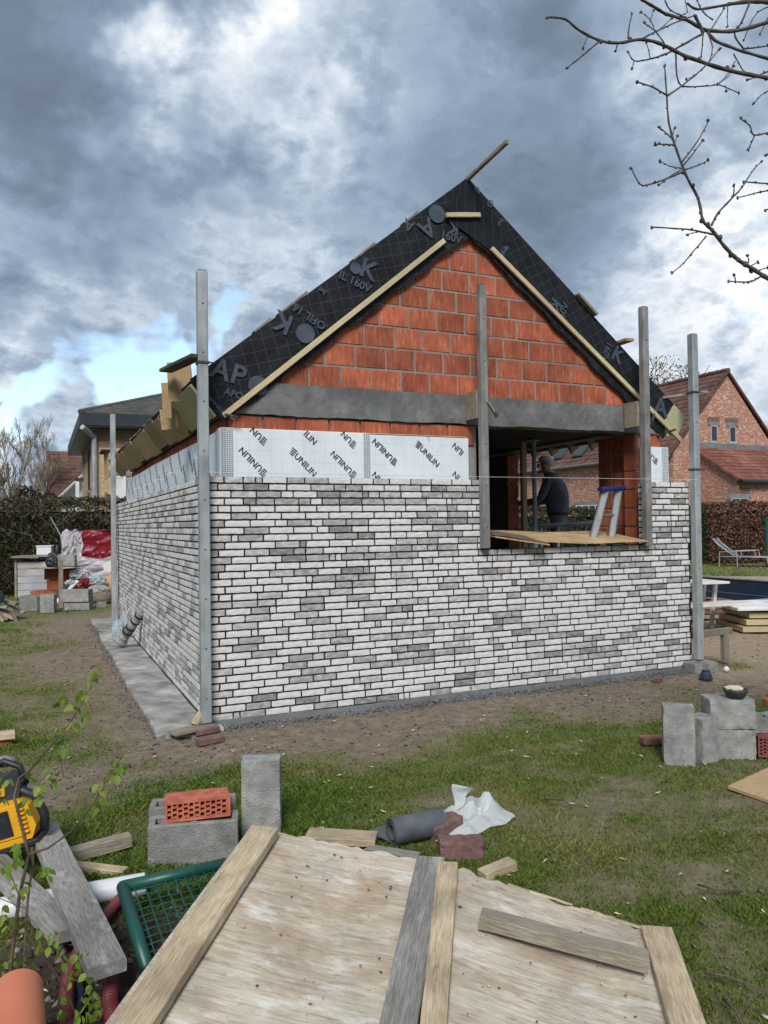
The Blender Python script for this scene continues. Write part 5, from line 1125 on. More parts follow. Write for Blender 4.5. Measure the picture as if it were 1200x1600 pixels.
# ---- leafy sapling at lower left
def sapling():
    Zs = 2.35
    t = empty('birch_sapling', atd(14, 1560, Zs)*1.0, label='young sapling with fresh green leaves at lower left', cat='sapling'); b0 = atd(14, 1620, Zs); t.location = (b0.x, b0.y, 0); ti = parent_world(t).inverted()
    paths = [([(10, 1640), (18, 1500), (30, 1400), (45, 1335), (30, 1275), (22, 1245), (30, 1215), (45, 1205), (80, 1165), (105, 1135), (128, 1100), (150, 1050)], .0065, .0015, 0),
             ([(45, 1335), (75, 1325), (110, 1300), (140, 1265), (165, 1225), (188, 1185)], .004, .0012, -.1), ([(125, 1292), (132, 1260), (136, 1240)], .002, .001, -.12),
             ([(50, 1325), (52, 1350), (45, 1390), (40, 1450), (55, 1480), (75, 1505), (100, 1540), (125, 1600), (150, 1640)], .005, .002, .12), ([(0, 1470), (40, 1478), (90, 1500)], .002, .001, .1),
             ([(0, 1345), (14, 1360), (30, 1400)], .002, .0015, .05), ([(40, 1450), (35, 1540), (38, 1600), (30, 1660)], .003, .0018, .2), ([(80, 1165), (95, 1190), (100, 1215)], .0018, .001, .05), ([(60, 1480), (40, 1420), (-10, 1400)], .002, .0012, .1)]
    for pts, r0, r1, dz in paths:
        n = len(pts); P = [atd(x, y, Zs+dz+.12*math.sin(i*1.3)*.3) for i, (x, y) in enumerate(pts)]; MB().tube(P, [r0+(r1-r0)*i/(n-1) for i in range(n)], 7).build('stem', m_twig, t, smooth=True, M=ti)
    lv = [(150, 1048, 3), (140, 1062, 3), (132, 1078, 3), (128, 1092, 4), (98, 1092, 4), (110, 1108, 2), (130, 1118, 5), (117, 1135, 3), (90, 1150, 6), (95, 1165, 5), (90, 1185, 3), (82, 1208, 3), (88, 1215, 4), (75, 1225, 2), (65, 1235, 3), (60, 1250, 3), (50, 1212, 2), (40, 1255, 2),
          (185, 1185, 4), (188, 1190, 3), (180, 1205, 4), (172, 1215, 3), (155, 1232, 3), (152, 1245, 3), (138, 1255, 4), (145, 1260, 2), (130, 1275, 3), (8, 1225, 3), (5, 1245, 3), (22, 1325, 4), (30, 1335, 4), (70, 1360, 4), (60, 1365, 3), (78, 1360, 3), (10, 1360, 4), (20, 1345, 3), (35, 1385, 3), (30, 1395, 3),
          (5, 1425, 4), (8, 1440, 3), (66, 1450, 3), (85, 1462, 3), (72, 1478, 2), (92, 1485, 3), (20, 1495, 3), (0, 1497, 3), (45, 1500, 2), (100, 1505, 4), (125, 1495, 4), (120, 1512, 4), (110, 1530, 4), (135, 1520, 4), (145, 1535, 4), (100, 1560, 4), (130, 1560, 4), (145, 1560, 4), (155, 1570, 3), (140, 1580, 4), (120, 1585, 4), (150, 1550, 3), (95, 1580, 3), (28, 1590, 2)]
    rg = random.Random(5); lm = []
    for k in range(6):
        c = [(.18, .27, .035), (.24, .32, .05), (.14, .235, .03), (.28, .33, .07), (.20, .30, .045), (.11, .19, .03)][k]
        m = mat('sapling_leaf', [tuple(q*.85 for q in c), c], 60, .5, .1, spec=.35, mottle=.1); nt = m.node_tree; bs = nt.nodes['Principled BSDF']; tr = nt.nodes.new('ShaderNodeBsdfTranslucent'); tr.inputs[0].default_value = (*[q*1.3 for q in c], 1); mx = nt.nodes.new('ShaderNodeMixShader'); mx.inputs[0].default_value = .4
        nt.links.new(bs.outputs[0], mx.inputs[1]); nt.links.new(tr.outputs[0], mx.inputs[2]); nt.links.new(mx.outputs[0], nt.nodes['Material Output'].inputs[0])
        # toothed ovate leaf with a folded midrib
        out = [(0, 0), (.28, .16), (.38, .40), (.30, .66), (.16, .86), (0, 1.05)]; v = [(0, 0, 0), (0, .35, -.03), (0, .7, -.02), (0, 1.05, -.08)]; v += [(x, y, .10*x/.38) for x, y in out[1:-1]]+[(-x, y, .10*x/.38) for x, y in out[1:-1]]
        f = [(0, 4, 5, 1), (1, 5, 6, 2), (2, 6, 7, 3), (0, 1, 9, 8), (1, 2, 10, 9), (2, 3, 11, 10)]; lm.append(MB().add(v, f).mesh('leaf', m, smooth=True))
    for x, y, n in lv:
        for _ in range(n+1):
            p = atd(x+rg.uniform(-8, 8), y+rg.uniform(-9, 9), Zs+rg.uniform(-.14, .1)); s = rg.uniform(.019, .034); M = Matrix.Translation(p) @ Euler((rg.uniform(-2.4, -.4), rg.uniform(-.6, .6), rg.uniform(0, 6.28))).to_matrix().to_4x4() @ Matrix.Scale(s, 4)
            link('leaf', rg.choice(lm), t, ti @ M)
sapling()

# ---- bare cherry branches reaching in at the upper right, from a tree standing outside the frame
def cherry():
    def zt(x, y): return 820+x/3.158, y/3.158
    tx = atd(1620, 815, 4.3); t = empty('cherry_tree', (tx.x, tx.y, 0), label='bare budding fruit tree whose branches reach in at the upper right', cat='tree'); ti = parent_world(t).inverted()
    B = [([(1320, 400), (1200, 385), (1000, 345), (800, 280), (690, 225), (580, 195), (460, 212), (370, 200), (270, 150), (200, 95), (110, 85)], 13, 5, 3.3), ([(370, 200), (290, 270), (210, 335)], 5, 3, 3.3), ([(310, 180), (285, 240)], 3, 2, 3.3), ([(510, 190), (515, 130), (532, 65)], 5, 3, 3.3), ([(460, 212), (450, 250)], 4, 3, 3.3),
         ([(1330, 60), (1200, 110), (1050, 150), (900, 150), (800, 100), (700, 70), (640, 35), (580, 0), (540, -30)], 12, 7, 3.6), ([(900, 150), (940, 200), (1050, 245), (1200, 290), (1300, 330)], 9, 9, 3.6), ([(880, 165), (780, 220), (700, 265), (620, 290), (540, 300), (510, 255)], 7, 3, 3.55), ([(620, 290), (600, 210)], 3, 2, 3.55), ([(540, 300), (530, 335)], 3, 2, 3.5),
         ([(580, 190), (700, 130), (840, 75)], 5, 4, 3.4), ([(840, 75), (870, 140), (880, 165)], 9, 9, 3.55), ([(690, 215), (640, 150), (590, 115)], 4, 3, 3.35), ([(640, 150), (620, 100), (575, 60)], 3, 2, 3.35), ([(620, 100), (635, 50)], 3, 2, 3.35), ([(650, 160), (725, 90)], 3, 2, 3.4),
         ([(1400, 1460), (1300, 1430), (1200, 1375), (1130, 1330), (1050, 1280), (990, 1220), (920, 1130), (880, 1090), (855, 980), (790, 850), (740, 710), (710, 600), (700, 470), (690, 325)], 15, 4, 2.9), ([(700, 470), (630, 430), (555, 405)], 5, 4, 2.9), ([(700, 475), (780, 420), (890, 325), (960, 240)], 6, 3, 2.95),
         ([(775, 850), (690, 885), (600, 912), (565, 905), (525, 832)], 6, 3, 2.9), ([(780, 830), (720, 870), (660, 915)], 4, 3, 2.88), ([(775, 800), (850, 700), (908, 595)], 5, 3, 2.9), ([(785, 815), (840, 745), (880, 690)], 4, 3, 2.92), ([(785, 838), (860, 815), (905, 790)], 5, 3, 2.9), ([(770, 830), (715, 820), (668, 796)], 4, 2, 2.9),
         ([(735, 715), (690, 712), (645, 712)], 5, 4, 2.9), ([(722, 680), (695, 655), (665, 630)], 4, 3, 2.9), ([(725, 690), (738, 630)], 3, 2, 2.9), ([(740, 705), (752, 668)], 3, 2, 2.9), ([(922, 1112), (955, 1050), (1030, 970), (1075, 920), (1120, 850), (1165, 797)], 7, 3, 2.92), ([(1030, 965), (1033, 915)], 4, 3, 2.92),
         ([(930, 1157), (850, 1140), (780, 1130), (625, 1120)], 6, 4, 2.9), ([(850, 1145), (805, 1155)], 3, 2, 2.9), ([(895, 1165), (850, 1220), (780, 1300), (730, 1345)], 5, 3, 2.9), ([(1300, 905), (1200, 905), (1080, 898)], 6, 4, 3.0), ([(1300, 900), (1200, 938), (1130, 955), (1050, 975)], 6, 3, 3.0), ([(1160, 1368), (1120, 1388), (1080, 1392), (1005, 1388)], 6, 4, 2.9), ([(1040, 1390), (1033, 1355)], 4, 3, 2.9), ([(1105, 1300), (1100, 1262)], 4, 2, 2.9), ([(1120, 1310), (1150, 1295)], 4, 3, 2.9), ([(1115, 1345), (1200, 1320)], 4, 3, 2.9),
         ([(1300, 640), (1200, 655), (1130, 665), (1110, 620), (1065, 585)], 6, 4, 3.1), ([(1135, 668), (1120, 700), (1100, 740)], 5, 3, 3.1), ([(745, 262), (750, 370), (780, 425), (900, 425), (960, 420), (1055, 460)], 5, 3, 3.4), ([(950, 415), (1000, 380), (1030, 330)], 3, 2, 3.4), ([(990, 420), (995, 450)], 3, 2, 3.4),
         ([(800, 15), (850, 45), (960, 30), (1110, 10), (1300, 0)], 6, 9, 3.8), ([(1110, 10), (1070, 110), (1035, 165), (1070, 230), (1100, 240), (1200, 225)], 6, 4, 3.7), ([(1300, 10), (1150, 60), (1080, 200)], 4, 3, 3.7), ([(1200, 85), (1160, 170)], 4, 3, 3.7), ([(880, 165), (870, 280), (860, 290)], 4, 3, 3.6), ([(900, 160), (925, 230), (905, 310), (840, 370), (800, 390)], 4, 2, 3.5), ([(905, 170), (985, 40)], 5, 3, 3.6), ([(930, 100), (880, 60), (850, 0)], 4, 3, 3.6),
         ([(1030, 265), (1080, 355)], 4, 3, 3.4), ([(690, 0), (720, 50), (790, 85)], 4, 3, 3.5), ([(790, 0), (800, 60), (770, 75)], 3, 2, 3.5), ([(1000, 30), (1000, 130)], 3, 2, 3.7), ([(1250, 330), (1180, 360), (1100, 395)], 5, 4, 3.3), ([(1260, 420), (1180, 460), (1130, 510)], 4, 3, 3.2), ([(1040, 300), (990, 380), (950, 415)], 3, 2, 3.4), ([(1250, 750), (1190, 765)], 5, 4, 3.0), ([(1250, 1020), (1190, 1035)], 5, 4, 3.0), ([(1300, 25), (1200, 12), (1100, 8), (1000, 20)], 16, 8, 3.8)]
    rg = random.Random(12)
    for pts, a, b, Z in B:
        P = []; R_ = []; n = len(pts)-1; up = 4
        for i in range(n*up+1):
            k = min(i//up, n-1); u = i/up-k; g = lambda q: Vector((*pts[max(0, min(n, q))], 0)); pm, p0, p1, pn = g(k-1), g(k), g(k+1), g(k+2)
            p = .5*((2*p0)+(p1-pm)*u+(2*pm-5*p0+4*p1-pn)*u*u+(3*p0-pm-3*p1+pn)*u**3); x, y = zt(p.x, p.y)
            P.append(atd(x+rg.uniform(-.35, .35), y+rg.uniform(-.35, .35), Z+.25*(p.x-800)/600)); r = (a+(b-a)*i/(n*up))*.86/3.158/FPX*Z; R_.append(max(.0016, r)*(1+.13*math.sin(i*2.3)))
        br = MB().tube(P, R_, 7)
        # buds
        for i in range(2, len(P), 2):
            if rg.random() < .75 and b < 6: d = Vector((rg.gauss(0, 1), rg.gauss(0, 1), rg.gauss(0, 1))).normalized(); br.ico(tuple(P[i]+d*R_[i]*1.1), R_[i]*rg.uniform(.8, 1.2)+.0014, 1, scale=(1, 1, 1.3))
        if b < 6:
            for k in range(3): br.ico(tuple(P[-1]+Vector((rg.uniform(-1, 1), rg.uniform(-1, 1), rg.uniform(-1, 1)))*.004), .0042, 1, scale=(1, 1, 1.4))
        br.build('branch', m_bark, t, smooth=True, M=ti)
    # trunk and limbs out of frame
    base = Vector((tx.x, tx.y, -.05)); fork = base+Vector((.0, .05, 1.5))
    def e(x, y, Z): q = zt(x, y); return atd(q[0], q[1], Z+.25*(x-800)/600)
    MB().tube([base, base+Vector((.02, .01, .6)), fork, fork+Vector((.05, .0, 1.2)), e(1400, 10, 3.8)+Vector((.35, 0, .1))], [.13, .10, .085, .06, .03], 12).build('trunk', m_bark, t, smooth=True, M=ti)
    for x, y, Z, r in ((1400, 1460, 2.9, .03), (1300, 905, 3.0, .012), (1300, 900, 3.0, .012), (1300, 640, 3.1, .012), (1320, 400, 3.3, .02), (1330, 60, 3.6, .02), (1300, 330, 3.6, .015), (1300, 0, 3.8, .018), (1260, 420, 3.2, .01), (1250, 330, 3.3, .01), (1250, 750, 3.0, .01), (1250, 1020, 3.0, .01)):
        q = e(x, y, Z); s = fork.lerp(fork+Vector((.05, 0, 1.2)), rg.random()); MB().tube([s, s.lerp(q, .5)+Vector((0, 0, .12)), q], [r*1.8, r*1.3, r*.75], 8).build('limb', m_bark, t, smooth=True, M=ti)
cherry()

# nails in the battens, crumbs and dirt on the panels
for pan in (t1, t2):
    for ch_ in [c for c in pan.children if c.name.startswith('batten')]:
        xs_ = [v.co.x for v in ch_.data.vertices]; zt_ = max(v.co.z for v in ch_.data.vertices)
        for k in range(5):
            MB().lathe([(.0045, 0), (.0045, .002)], 8, Matrix.Translation((max(xs_)*(.08+.2*k), random.uniform(-.02, .02), zt_))).build('nail', m_clamp, pan, M=ch_.matrix_local)
def f_crumb():
    u, v_ = random.random(), random.random(); c = [LA, LB, Ld, Lc] if random.random() < .5 else [RA, RB, ex(RB, RD, .5), ex(RA, RC, .5)]
    p = c[0].lerp(c[1], u).lerp(c[3].lerp(c[2], u), v_); s = random.choice((.0015, .002, .003, .005)); return p.x, p.y, p.z+.008+s*.4-float(gz(np.array([p.x]), np.array([p.y]))[0]), s*1.6, s, s*.6, random.random()*6, random.choices((0, 1, 2), (2, 3, 3))[0]
scatter_mesh('panel_crumbs', 260, f_crumb, [m_chip, m_litter, m_clod], 'wood crumbs and soil specks lying on the plywood panels', 'litter')

# ================================================================== BACKGROUND
# ---- foliage helpers
def leaf_cloud(n, lo, hi, size, cols, seed, surf=.35, wavy=.25, axis=None):
    """leaf-sized faces through a hedge volume, denser towards its faces; returns V, F, C in the box's own frame"""
    R = np.random.default_rng(seed); lo = np.array(lo, float); hi = np.array(hi, float); P = lo+(hi-lo)*R.random((n, 3))
    k = R.random(n) < surf*1.8; ax = R.choice([1, 2], n, p=[.65, .35]); d = hi-lo
    P[k & (ax == 1), 1] = lo[1]+np.abs(R.normal(0, .10, (k & (ax == 1)).sum())); P[k & (ax == 2), 2] = hi[2]-np.abs(R.normal(0, .12, (k & (ax == 2)).sum()))
    bump = fbm(P[:, 0]*1.0, P[:, 2]*1.0, 1.2, seed)-.5; P[:, 1] += bump*wavy*2*(P[:, 1] < lo[1]+d[1]*.5); P[:, 2] += (fbm(P[:, 0], P[:, 1], 1.5, seed+3)-.5)*wavy*2*((P[:, 2]-lo[2])/d[2])
    a = R.normal(0, 1, (n, 3)); a /= np.linalg.norm(a, axis=1)[:, None]; b = np.cross(a, R.normal(0, 1, (n, 3))); b /= np.linalg.norm(b, axis=1)[:, None]
    s = size*(.6+.8*R.random(n))[:, None]; V = np.stack([P-a*s, P+b*s*.55, P+a*s, P-b*s*.55], 1).reshape(-1, 3); F = np.arange(n*4).reshape(n, 4)
    cols = np.array(cols); C = cols[R.integers(0, len(cols), n)]*(.65+.7*R.random(n))[:, None]
    return V, F, np.repeat(C, 4, 0)
def hedge(name, a, b, depth, h, n, size, cols, core, label, cat='hedge', seed=1, twigs=0, wavy=.25, surf=.35, twig_m=None, thick=.006):
    a = Vector((a[0], a[1], 0)); b = Vector((b[0], b[1], 0)); L = (b-a).length; t = empty(name, a, math.atan2(b.y-a.y, b.x-a.x), label, cat)
    V, F, C = leaf_cloud(n, (0, 0, 0), (L, depth, h), size, cols, seed, surf, wavy); link('foliage', fast_mesh('foliage', V, F, m_leaf, col=C), t)
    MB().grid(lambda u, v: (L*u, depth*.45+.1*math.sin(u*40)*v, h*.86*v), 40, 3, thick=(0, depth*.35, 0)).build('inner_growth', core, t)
    if twigs:
        R = random.Random(seed); mb = MB()
        for _ in range(twigs):
            x = R.uniform(0, L); y = R.uniform(-.05, depth*.7); z0 = R.uniform(.1, h*.9); d = Vector((R.gauss(0, .35), R.gauss(-.05, .2), R.uniform(.2, .6))); p = Vector((x, y, z0)); mb.tube([p, p+d*.5+Vector((R.gauss(0, .05), 0, 0)), p+d], [thick, thick*.7, thick*.3], 4, cap=False)
        mb.build('twigs', twig_m or m_tree, t)
    return t
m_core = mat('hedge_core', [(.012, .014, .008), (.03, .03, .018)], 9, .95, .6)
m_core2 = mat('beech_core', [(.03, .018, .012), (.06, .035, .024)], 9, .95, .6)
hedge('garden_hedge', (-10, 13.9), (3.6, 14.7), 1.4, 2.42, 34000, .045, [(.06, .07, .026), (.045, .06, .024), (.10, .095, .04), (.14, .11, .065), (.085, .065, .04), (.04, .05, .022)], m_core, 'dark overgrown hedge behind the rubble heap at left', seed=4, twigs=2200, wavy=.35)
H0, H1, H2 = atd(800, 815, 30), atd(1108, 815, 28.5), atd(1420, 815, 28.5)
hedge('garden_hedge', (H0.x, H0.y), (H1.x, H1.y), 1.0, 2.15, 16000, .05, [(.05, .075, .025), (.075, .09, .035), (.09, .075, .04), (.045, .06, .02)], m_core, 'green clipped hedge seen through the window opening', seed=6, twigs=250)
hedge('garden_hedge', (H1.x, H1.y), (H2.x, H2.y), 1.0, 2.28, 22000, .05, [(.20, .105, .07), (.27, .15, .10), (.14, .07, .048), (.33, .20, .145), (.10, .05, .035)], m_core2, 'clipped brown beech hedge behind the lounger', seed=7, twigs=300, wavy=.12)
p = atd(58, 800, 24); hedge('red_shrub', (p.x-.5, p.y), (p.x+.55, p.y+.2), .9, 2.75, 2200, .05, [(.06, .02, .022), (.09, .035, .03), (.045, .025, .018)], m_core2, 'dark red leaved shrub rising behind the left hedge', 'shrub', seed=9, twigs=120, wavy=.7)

# ---- bare trees
def bare_tree(name, base, h, seed, label, cat='tree', group=None, spread=.42, m=m_tree, levels=5, r0=.09, thin=.006, crown=None, lean=0.0):
    t = empty(name, base, label=label, cat=cat, group=group); R = random.Random(seed); trunk = MB(); crownm = MB()
    def grow(p, d, ln, r, lev):
        pts = [p]; rr = [r]; n = 4
        for i in range(n):
            d = (d+Vector((R.gauss(0, .10), R.gauss(0, .10), R.gauss(.04, .06)))).normalized(); p = p+d*ln/n; pts.append(p); rr.append(max(thin*.7, r*(1-.55*(i+1)/n)))
        (trunk if lev == 0 else crownm).tube(pts, rr, 6 if lev < 2 else 4, cap=False)
        if lev >= levels: return
        k = R.choice((3, 4)) if lev < 3 else R.choice((2, 3, 3))
        for j in range(k):
            q = pts[R.choice((2, 3, 4)) if lev else R.choice((1, 2, 3, 4))]; a = R.uniform(0, 6.28); sp_ = spread*R.uniform(.7, 1.5)
            nd_ = (d+Vector((math.cos(a)*sp_, math.sin(a)*sp_, R.uniform(-.05, .25)))).normalized(); grow(q, nd_, ln*R.uniform(.52, .78), max(thin, r*.5), lev+1)
    grow(Vector((0, 0, 0)), Vector((lean, 0, 1)), h*.42, r0, 0); trunk.build('trunk', m, t, smooth=True); crownm.build('crown', m, t)
    if crown: V, F, C = crown(R); link('buds', fast_mesh('buds', V, F, m_leaf, col=C), t)
    return t
def round_buds(R):
    q = np.random.default_rng(5); n = 2600; d = q.normal(0, 1, (n, 3)); d /= np.linalg.norm(d, axis=1)[:, None]; P = d*(q.random(n)**.4)[:, None]*np.array([3.4, 3.4, 3.6])+np.array([0, 0, 11.0])
    a = q.normal(0, 1, (n, 3))*.05; b = q.normal(0, 1, (n, 3))*.05; V = np.stack([P-a, P+b, P+a, P-b], 1).reshape(-1, 3); return V, np.arange(n*4).reshape(n, 4), np.tile(np.array([.17, .14, .085]), (n*4, 1))
GT = 'bare trees beyond the left hedge'
for i, (px, top, Z, sd_, lab) in enumerate(((-40, 640, 36, 3, 'bare tree at the far left edge beyond the hedge'), (12, 655, 40, 8, 'tall bare tree nearest the left edge beyond the hedge'), (34, 668, 44, 13, 'bare tree between the two tallest at left'), (58, 690, 42, 21, 'bare tree left of the brown tiled roof'), (80, 700, 58, 34, 'small bare tree just behind the brown tiled roof'))):
    b = atd(px, 820, Z); b.z = 0; bare_tree('bare_tree', b, (atd(px, top, Z).z)*1.0, sd_, lab, group=GT, spread=.27, r0=.13, thin=.013, levels=6)
b = atd(1040, 815, 60); b.z = 0; bare_tree('bare_tree', b, 15.5, 55, 'bare round crowned tree behind the right brick house', spread=.6, r0=.22, thin=.03, levels=5, crown=round_buds)

# ---- brick-pattern wall material for the neighbours
def brickmat(name, c1, c2, c3, mortar, scale, axis='XZ'):
    m = bpy.data.materials.new(name); m.use_nodes = True; nt = m.node_tree; N = nt.nodes; L = nt.links; b = N['Principled BSDF']; b.inputs['Roughness'].default_value = .92; b.inputs['Specular IOR Level'].default_value = .2
    g = N.new('ShaderNodeNewGeometry'); sp_ = N.new('ShaderNodeSeparateXYZ'); L.new(g.outputs['Position'], sp_.inputs[0]); ad = N.new('ShaderNodeMath'); L.new(sp_.outputs[0], ad.inputs[0]); L.new(sp_.outputs[1], ad.inputs[1]); cb = N.new('ShaderNodeCombineXYZ'); L.new(ad.outputs[0], cb.inputs[0]); L.new(sp_.outputs[2], cb.inputs[1])
    bt = N.new('ShaderNodeTexBrick'); L.new(cb.outputs[0], bt.inputs['Vector']); bt.inputs['Scale'].default_value = 1.0; bt.inputs['Brick Width'].default_value = .21; bt.inputs['Row Height'].default_value = scale; bt.inputs['Mortar Size'].default_value = .006
    bt.inputs['Color1'].default_value = (*c1, 1); bt.inputs['Color2'].default_value = (*c2, 1); bt.inputs['Mortar'].default_value = (*mortar, 1); bt.inputs['Bias'].default_value = 0.0
    nz = N.new('ShaderNodeTexNoise'); nz.inputs['Scale'].default_value = 5.5; nz.inputs['Detail'].default_value = 3; mp = N.new('ShaderNodeMapping'); mp.inputs['Scale'].default_value = (1, 1, 3); L.new(g.outputs['Position'], mp.inputs[0]); L.new(mp.outputs[0], nz.inputs['Vector'])
    mr = N.new('ShaderNodeMapRange'); mr.inputs[1].default_value = .52; mr.inputs[2].default_value = .68; L.new(nz.outputs[0], mr.inputs[0]); mx = N.new('ShaderNodeMix'); mx.data_type = 'RGBA'; L.new(mr.outputs[0], mx.inputs[0]); L.new(bt.outputs[0], mx.inputs[6]); mx.inputs[7].default_value = (*c3, 1); L.new(mx.outputs[2], b.inputs['Base Color']); return m
m_nb = brickmat('mixed_red_brick', (.41, .17, .115), (.29, .105, .072), (.60, .46, .37), (.46, .37, .31), .065)
m_yb = brickmat('buff_brick', (.47, .34, .20), (.40, .28, .165), (.52, .39, .25), (.40, .30, .20), .07)
m_brb = brickmat('brown_brick_band', (.23, .15, .105), (.18, .115, .085), (.27, .19, .14), (.2, .15, .115), .07)
m_tile = mat('red_brown_tile', [(.075, .038, .032), (.12, .062, .05), (.17, .095, .075)], 2.5, .85, .3, world=True, mottle=.35, mscale=1.0)
m_tileo = mat('orange_red_tile', [(.13, .05, .04), (.20, .08, .058), (.28, .14, .10)], 2.5, .85, .3, world=True, mottle=.35, mscale=1.0)
m_tileg = mat('grey_tile', [(.055, .055, .05), (.09, .09, .08), (.125, .125, .11)], 3, .85, .3, world=True, mottle=.3, mscale=1.2)
m_tileb = mat('brown_tile', [(.085, .045, .035), (.13, .072, .056), (.17, .10, .078)], 3, .85, .3, world=True, mottle=.3, mscale=1.2)
m_zinc = mat('zinc', [(.17, .18, .19), (.25, .26, .27)], 4, .5, .05, metal=.3)
m_fascia = mat('dark_fascia', [(.025, .03, .037), (.04, .046, .055)], 4, .5, .05)
m_frame = mat('grey_green_frame', [(.34, .36, .34), (.42, .44, .42)], 4, .6, .05)
m_lintel = mat('blue_stone', [(.17, .18, .19), (.25, .26, .27)], 8, .85, .2)
def tiled_slope(mb, p0, along, down, L, S, tw=.26, th=.32, amp=.035, step=.025, nrm=None):
    """a roof slope of real pantiles: rolls across and a lap at each course"""
    along = Vector(along).normalized(); down = Vector(down).normalized(); n = Vector(nrm) if nrm else along.cross(down); n = n.normalized(); n = n if n.z > 0 else -n
    nc = max(1, int(S/th)); nl = max(1, int(L/tw)); th = S/nc; tw = L/nl; p0 = Vector(p0)
    for c in range(nc):
        o_ = len(mb.v); sub = 3
        for e in (0, 1):
            for k in range(nl*sub+1):
                x = k*tw/sub; hh = amp*(.5+.5*math.cos(2*math.pi*k/sub))
                mb.v.append(tuple(p0+along*x+down*(th*(c+e*1.02))+n*(hh+(step if e else 0))))
        m_ = nl*sub+1
        for k in range(nl*sub): mb.f.append((o_+k, o_+k+1, o_+m_+k+1, o_+m_+k)); mb.m.append(0)
        # the front edge of the course
        q = len(mb.v)
        for k in range(nl*sub+1): a = Vector(mb.v[o_+m_+k]); mb.v.append(tuple(a-n*(step+.02)))
        for k in range(nl*sub): mb.f.append((o_+m_+k, o_+m_+k+1, q+k+1, q+k)); mb.m.append(0)
    return mb
def wp(t, mb, name, m, smooth=False, flip=True): return mb.build(name, m, t, smooth, M=parent_world(t).inverted(), flip=flip)
def window(t, lo, hi, face, fm=m_frame, mull=1, sill=True, lintel=True, gl=None):
    """window in a wall facing -Y (face='y') or -X (face='x'); lo, hi are (along, z) corners; plane given in face[1]"""
    ax, pl = face; (a0, z0), (a1, z1) = lo, hi
    def bx(mb, a_0, a_1, b0, b1, d0, d1):
        if ax == 'y': mb.bb((a_0, pl+d0, b0), (a_1, pl+d1, b1))
        else: mb.bb((pl+d0, a_0, b0), (pl+d1, a_1, b1))
    mb = MB(); fw = .06
    bx(mb, a0, a1, z1-fw, z1, -.03, .03); bx(mb, a0, a1, z0, z0+fw*1.5, -.03, .03); bx(mb, a0, a0+fw, z0+fw*1.5, z1-fw, -.03, .03); bx(mb, a1-fw, a1, z0+fw*1.5, z1-fw, -.03, .03)
    for k in range(mull): c = a0+(a1-a0)*(k+1)/(mull+1); bx(mb, c-fw*.45, c+fw*.45, z0+fw*1.5, z1-fw, -.028, .03)
    f = wp(t, mb, 'window', fm); g = MB(); bx(g, a0+fw, a1-fw, z0+fw, z1-fw, -.008, .0); wp(f, g, 'pane', gl or m_pglass)
    if lintel: g = MB(); bx(g, a0-.15, a1+.15, z1+.005, z1+.18, -.04, .02); wp(f, g, 'lintel', m_lintel)
    if sill: g = MB(); bx(g, a0-.10, a1+.10, z0-.10, z0-.003, -.08, .02); wp(f, g, 'sill', m_lintel)
    return f
# ---- brick house at right: gable towards us, lean-to in front
HX0, HX1, HY0, HY1, HR, HE = 26.0, 33.8, 21.1, 37.0, 9.0, 4.85
hr = (HX0+HX1)/2; t = empty('brick_house', (hr, HY0, 0), label='mottled red brick house with tiled gable roof behind the beech hedge', cat='house')
wp(t, MB().prism([(HX0+.3, -.1), (HX1-.3, -.1), (HX1-.3, HE), (hr, HR-.15), (HX0+.3, HE)], HY1-HY0-.1, Matrix(((1, 0, 0, 0), (0, 0, 1, HY0+.05), (0, 1, 0, 0), (0, 0, 0, 1)))), 'wall', m_nb)
sl_ = math.atan2(HR-HE, hr-HX0); S = math.hypot(HR-HE, hr-HX0)+.12
rf = None
for sd_ in (-1, 1):
    mb = MB(); tiled_slope(mb, (hr, HY0-.06, HR), (0, 1, 0), (sd_*math.cos(sl_), 0, -math.sin(sl_)), HY1-HY0, S, tw=.24, th=.33); o = wp(t, mb, 'roof', m_tile, flip=False); rf = rf or o
rid = MB()
for k in range(40): y_ = HY0-.1+k*.40; rid.tube([(hr, y_, HR+.02), (hr, y_+.39, HR+.05)], .12, 8)
wp(rf, rid, 'ridge_tiles', m_tile)
for sd_ in (-1, 1): a = Vector((hr, HY0-.02, HR-.02)); b = Vector((hr+sd_*(hr-HX0+.05), HY0-.02, HE-.08)); c_ = (a+b)/2; ln = (b-a).length; wp(rf, MB().add(*box_geo(ln, .14, .11), frame(c_, b-a, (0, 0, 1))), 'verge_trim', m_tile)
wp(t, MB().tube([(HX0-.05, HY0-.05, HE-.12), (HX0-.05, HY1, HE-.12)], .09, 8), 'gutter', m_zinc)
wl = ony(1112, 680, HY0); wr = ony(1141, 681, HY0)
for q in (wl, wr): window(t, (q.x-.05, 5.42), (q.x+.42, 6.27), ('y', HY0+.03), mull=0)
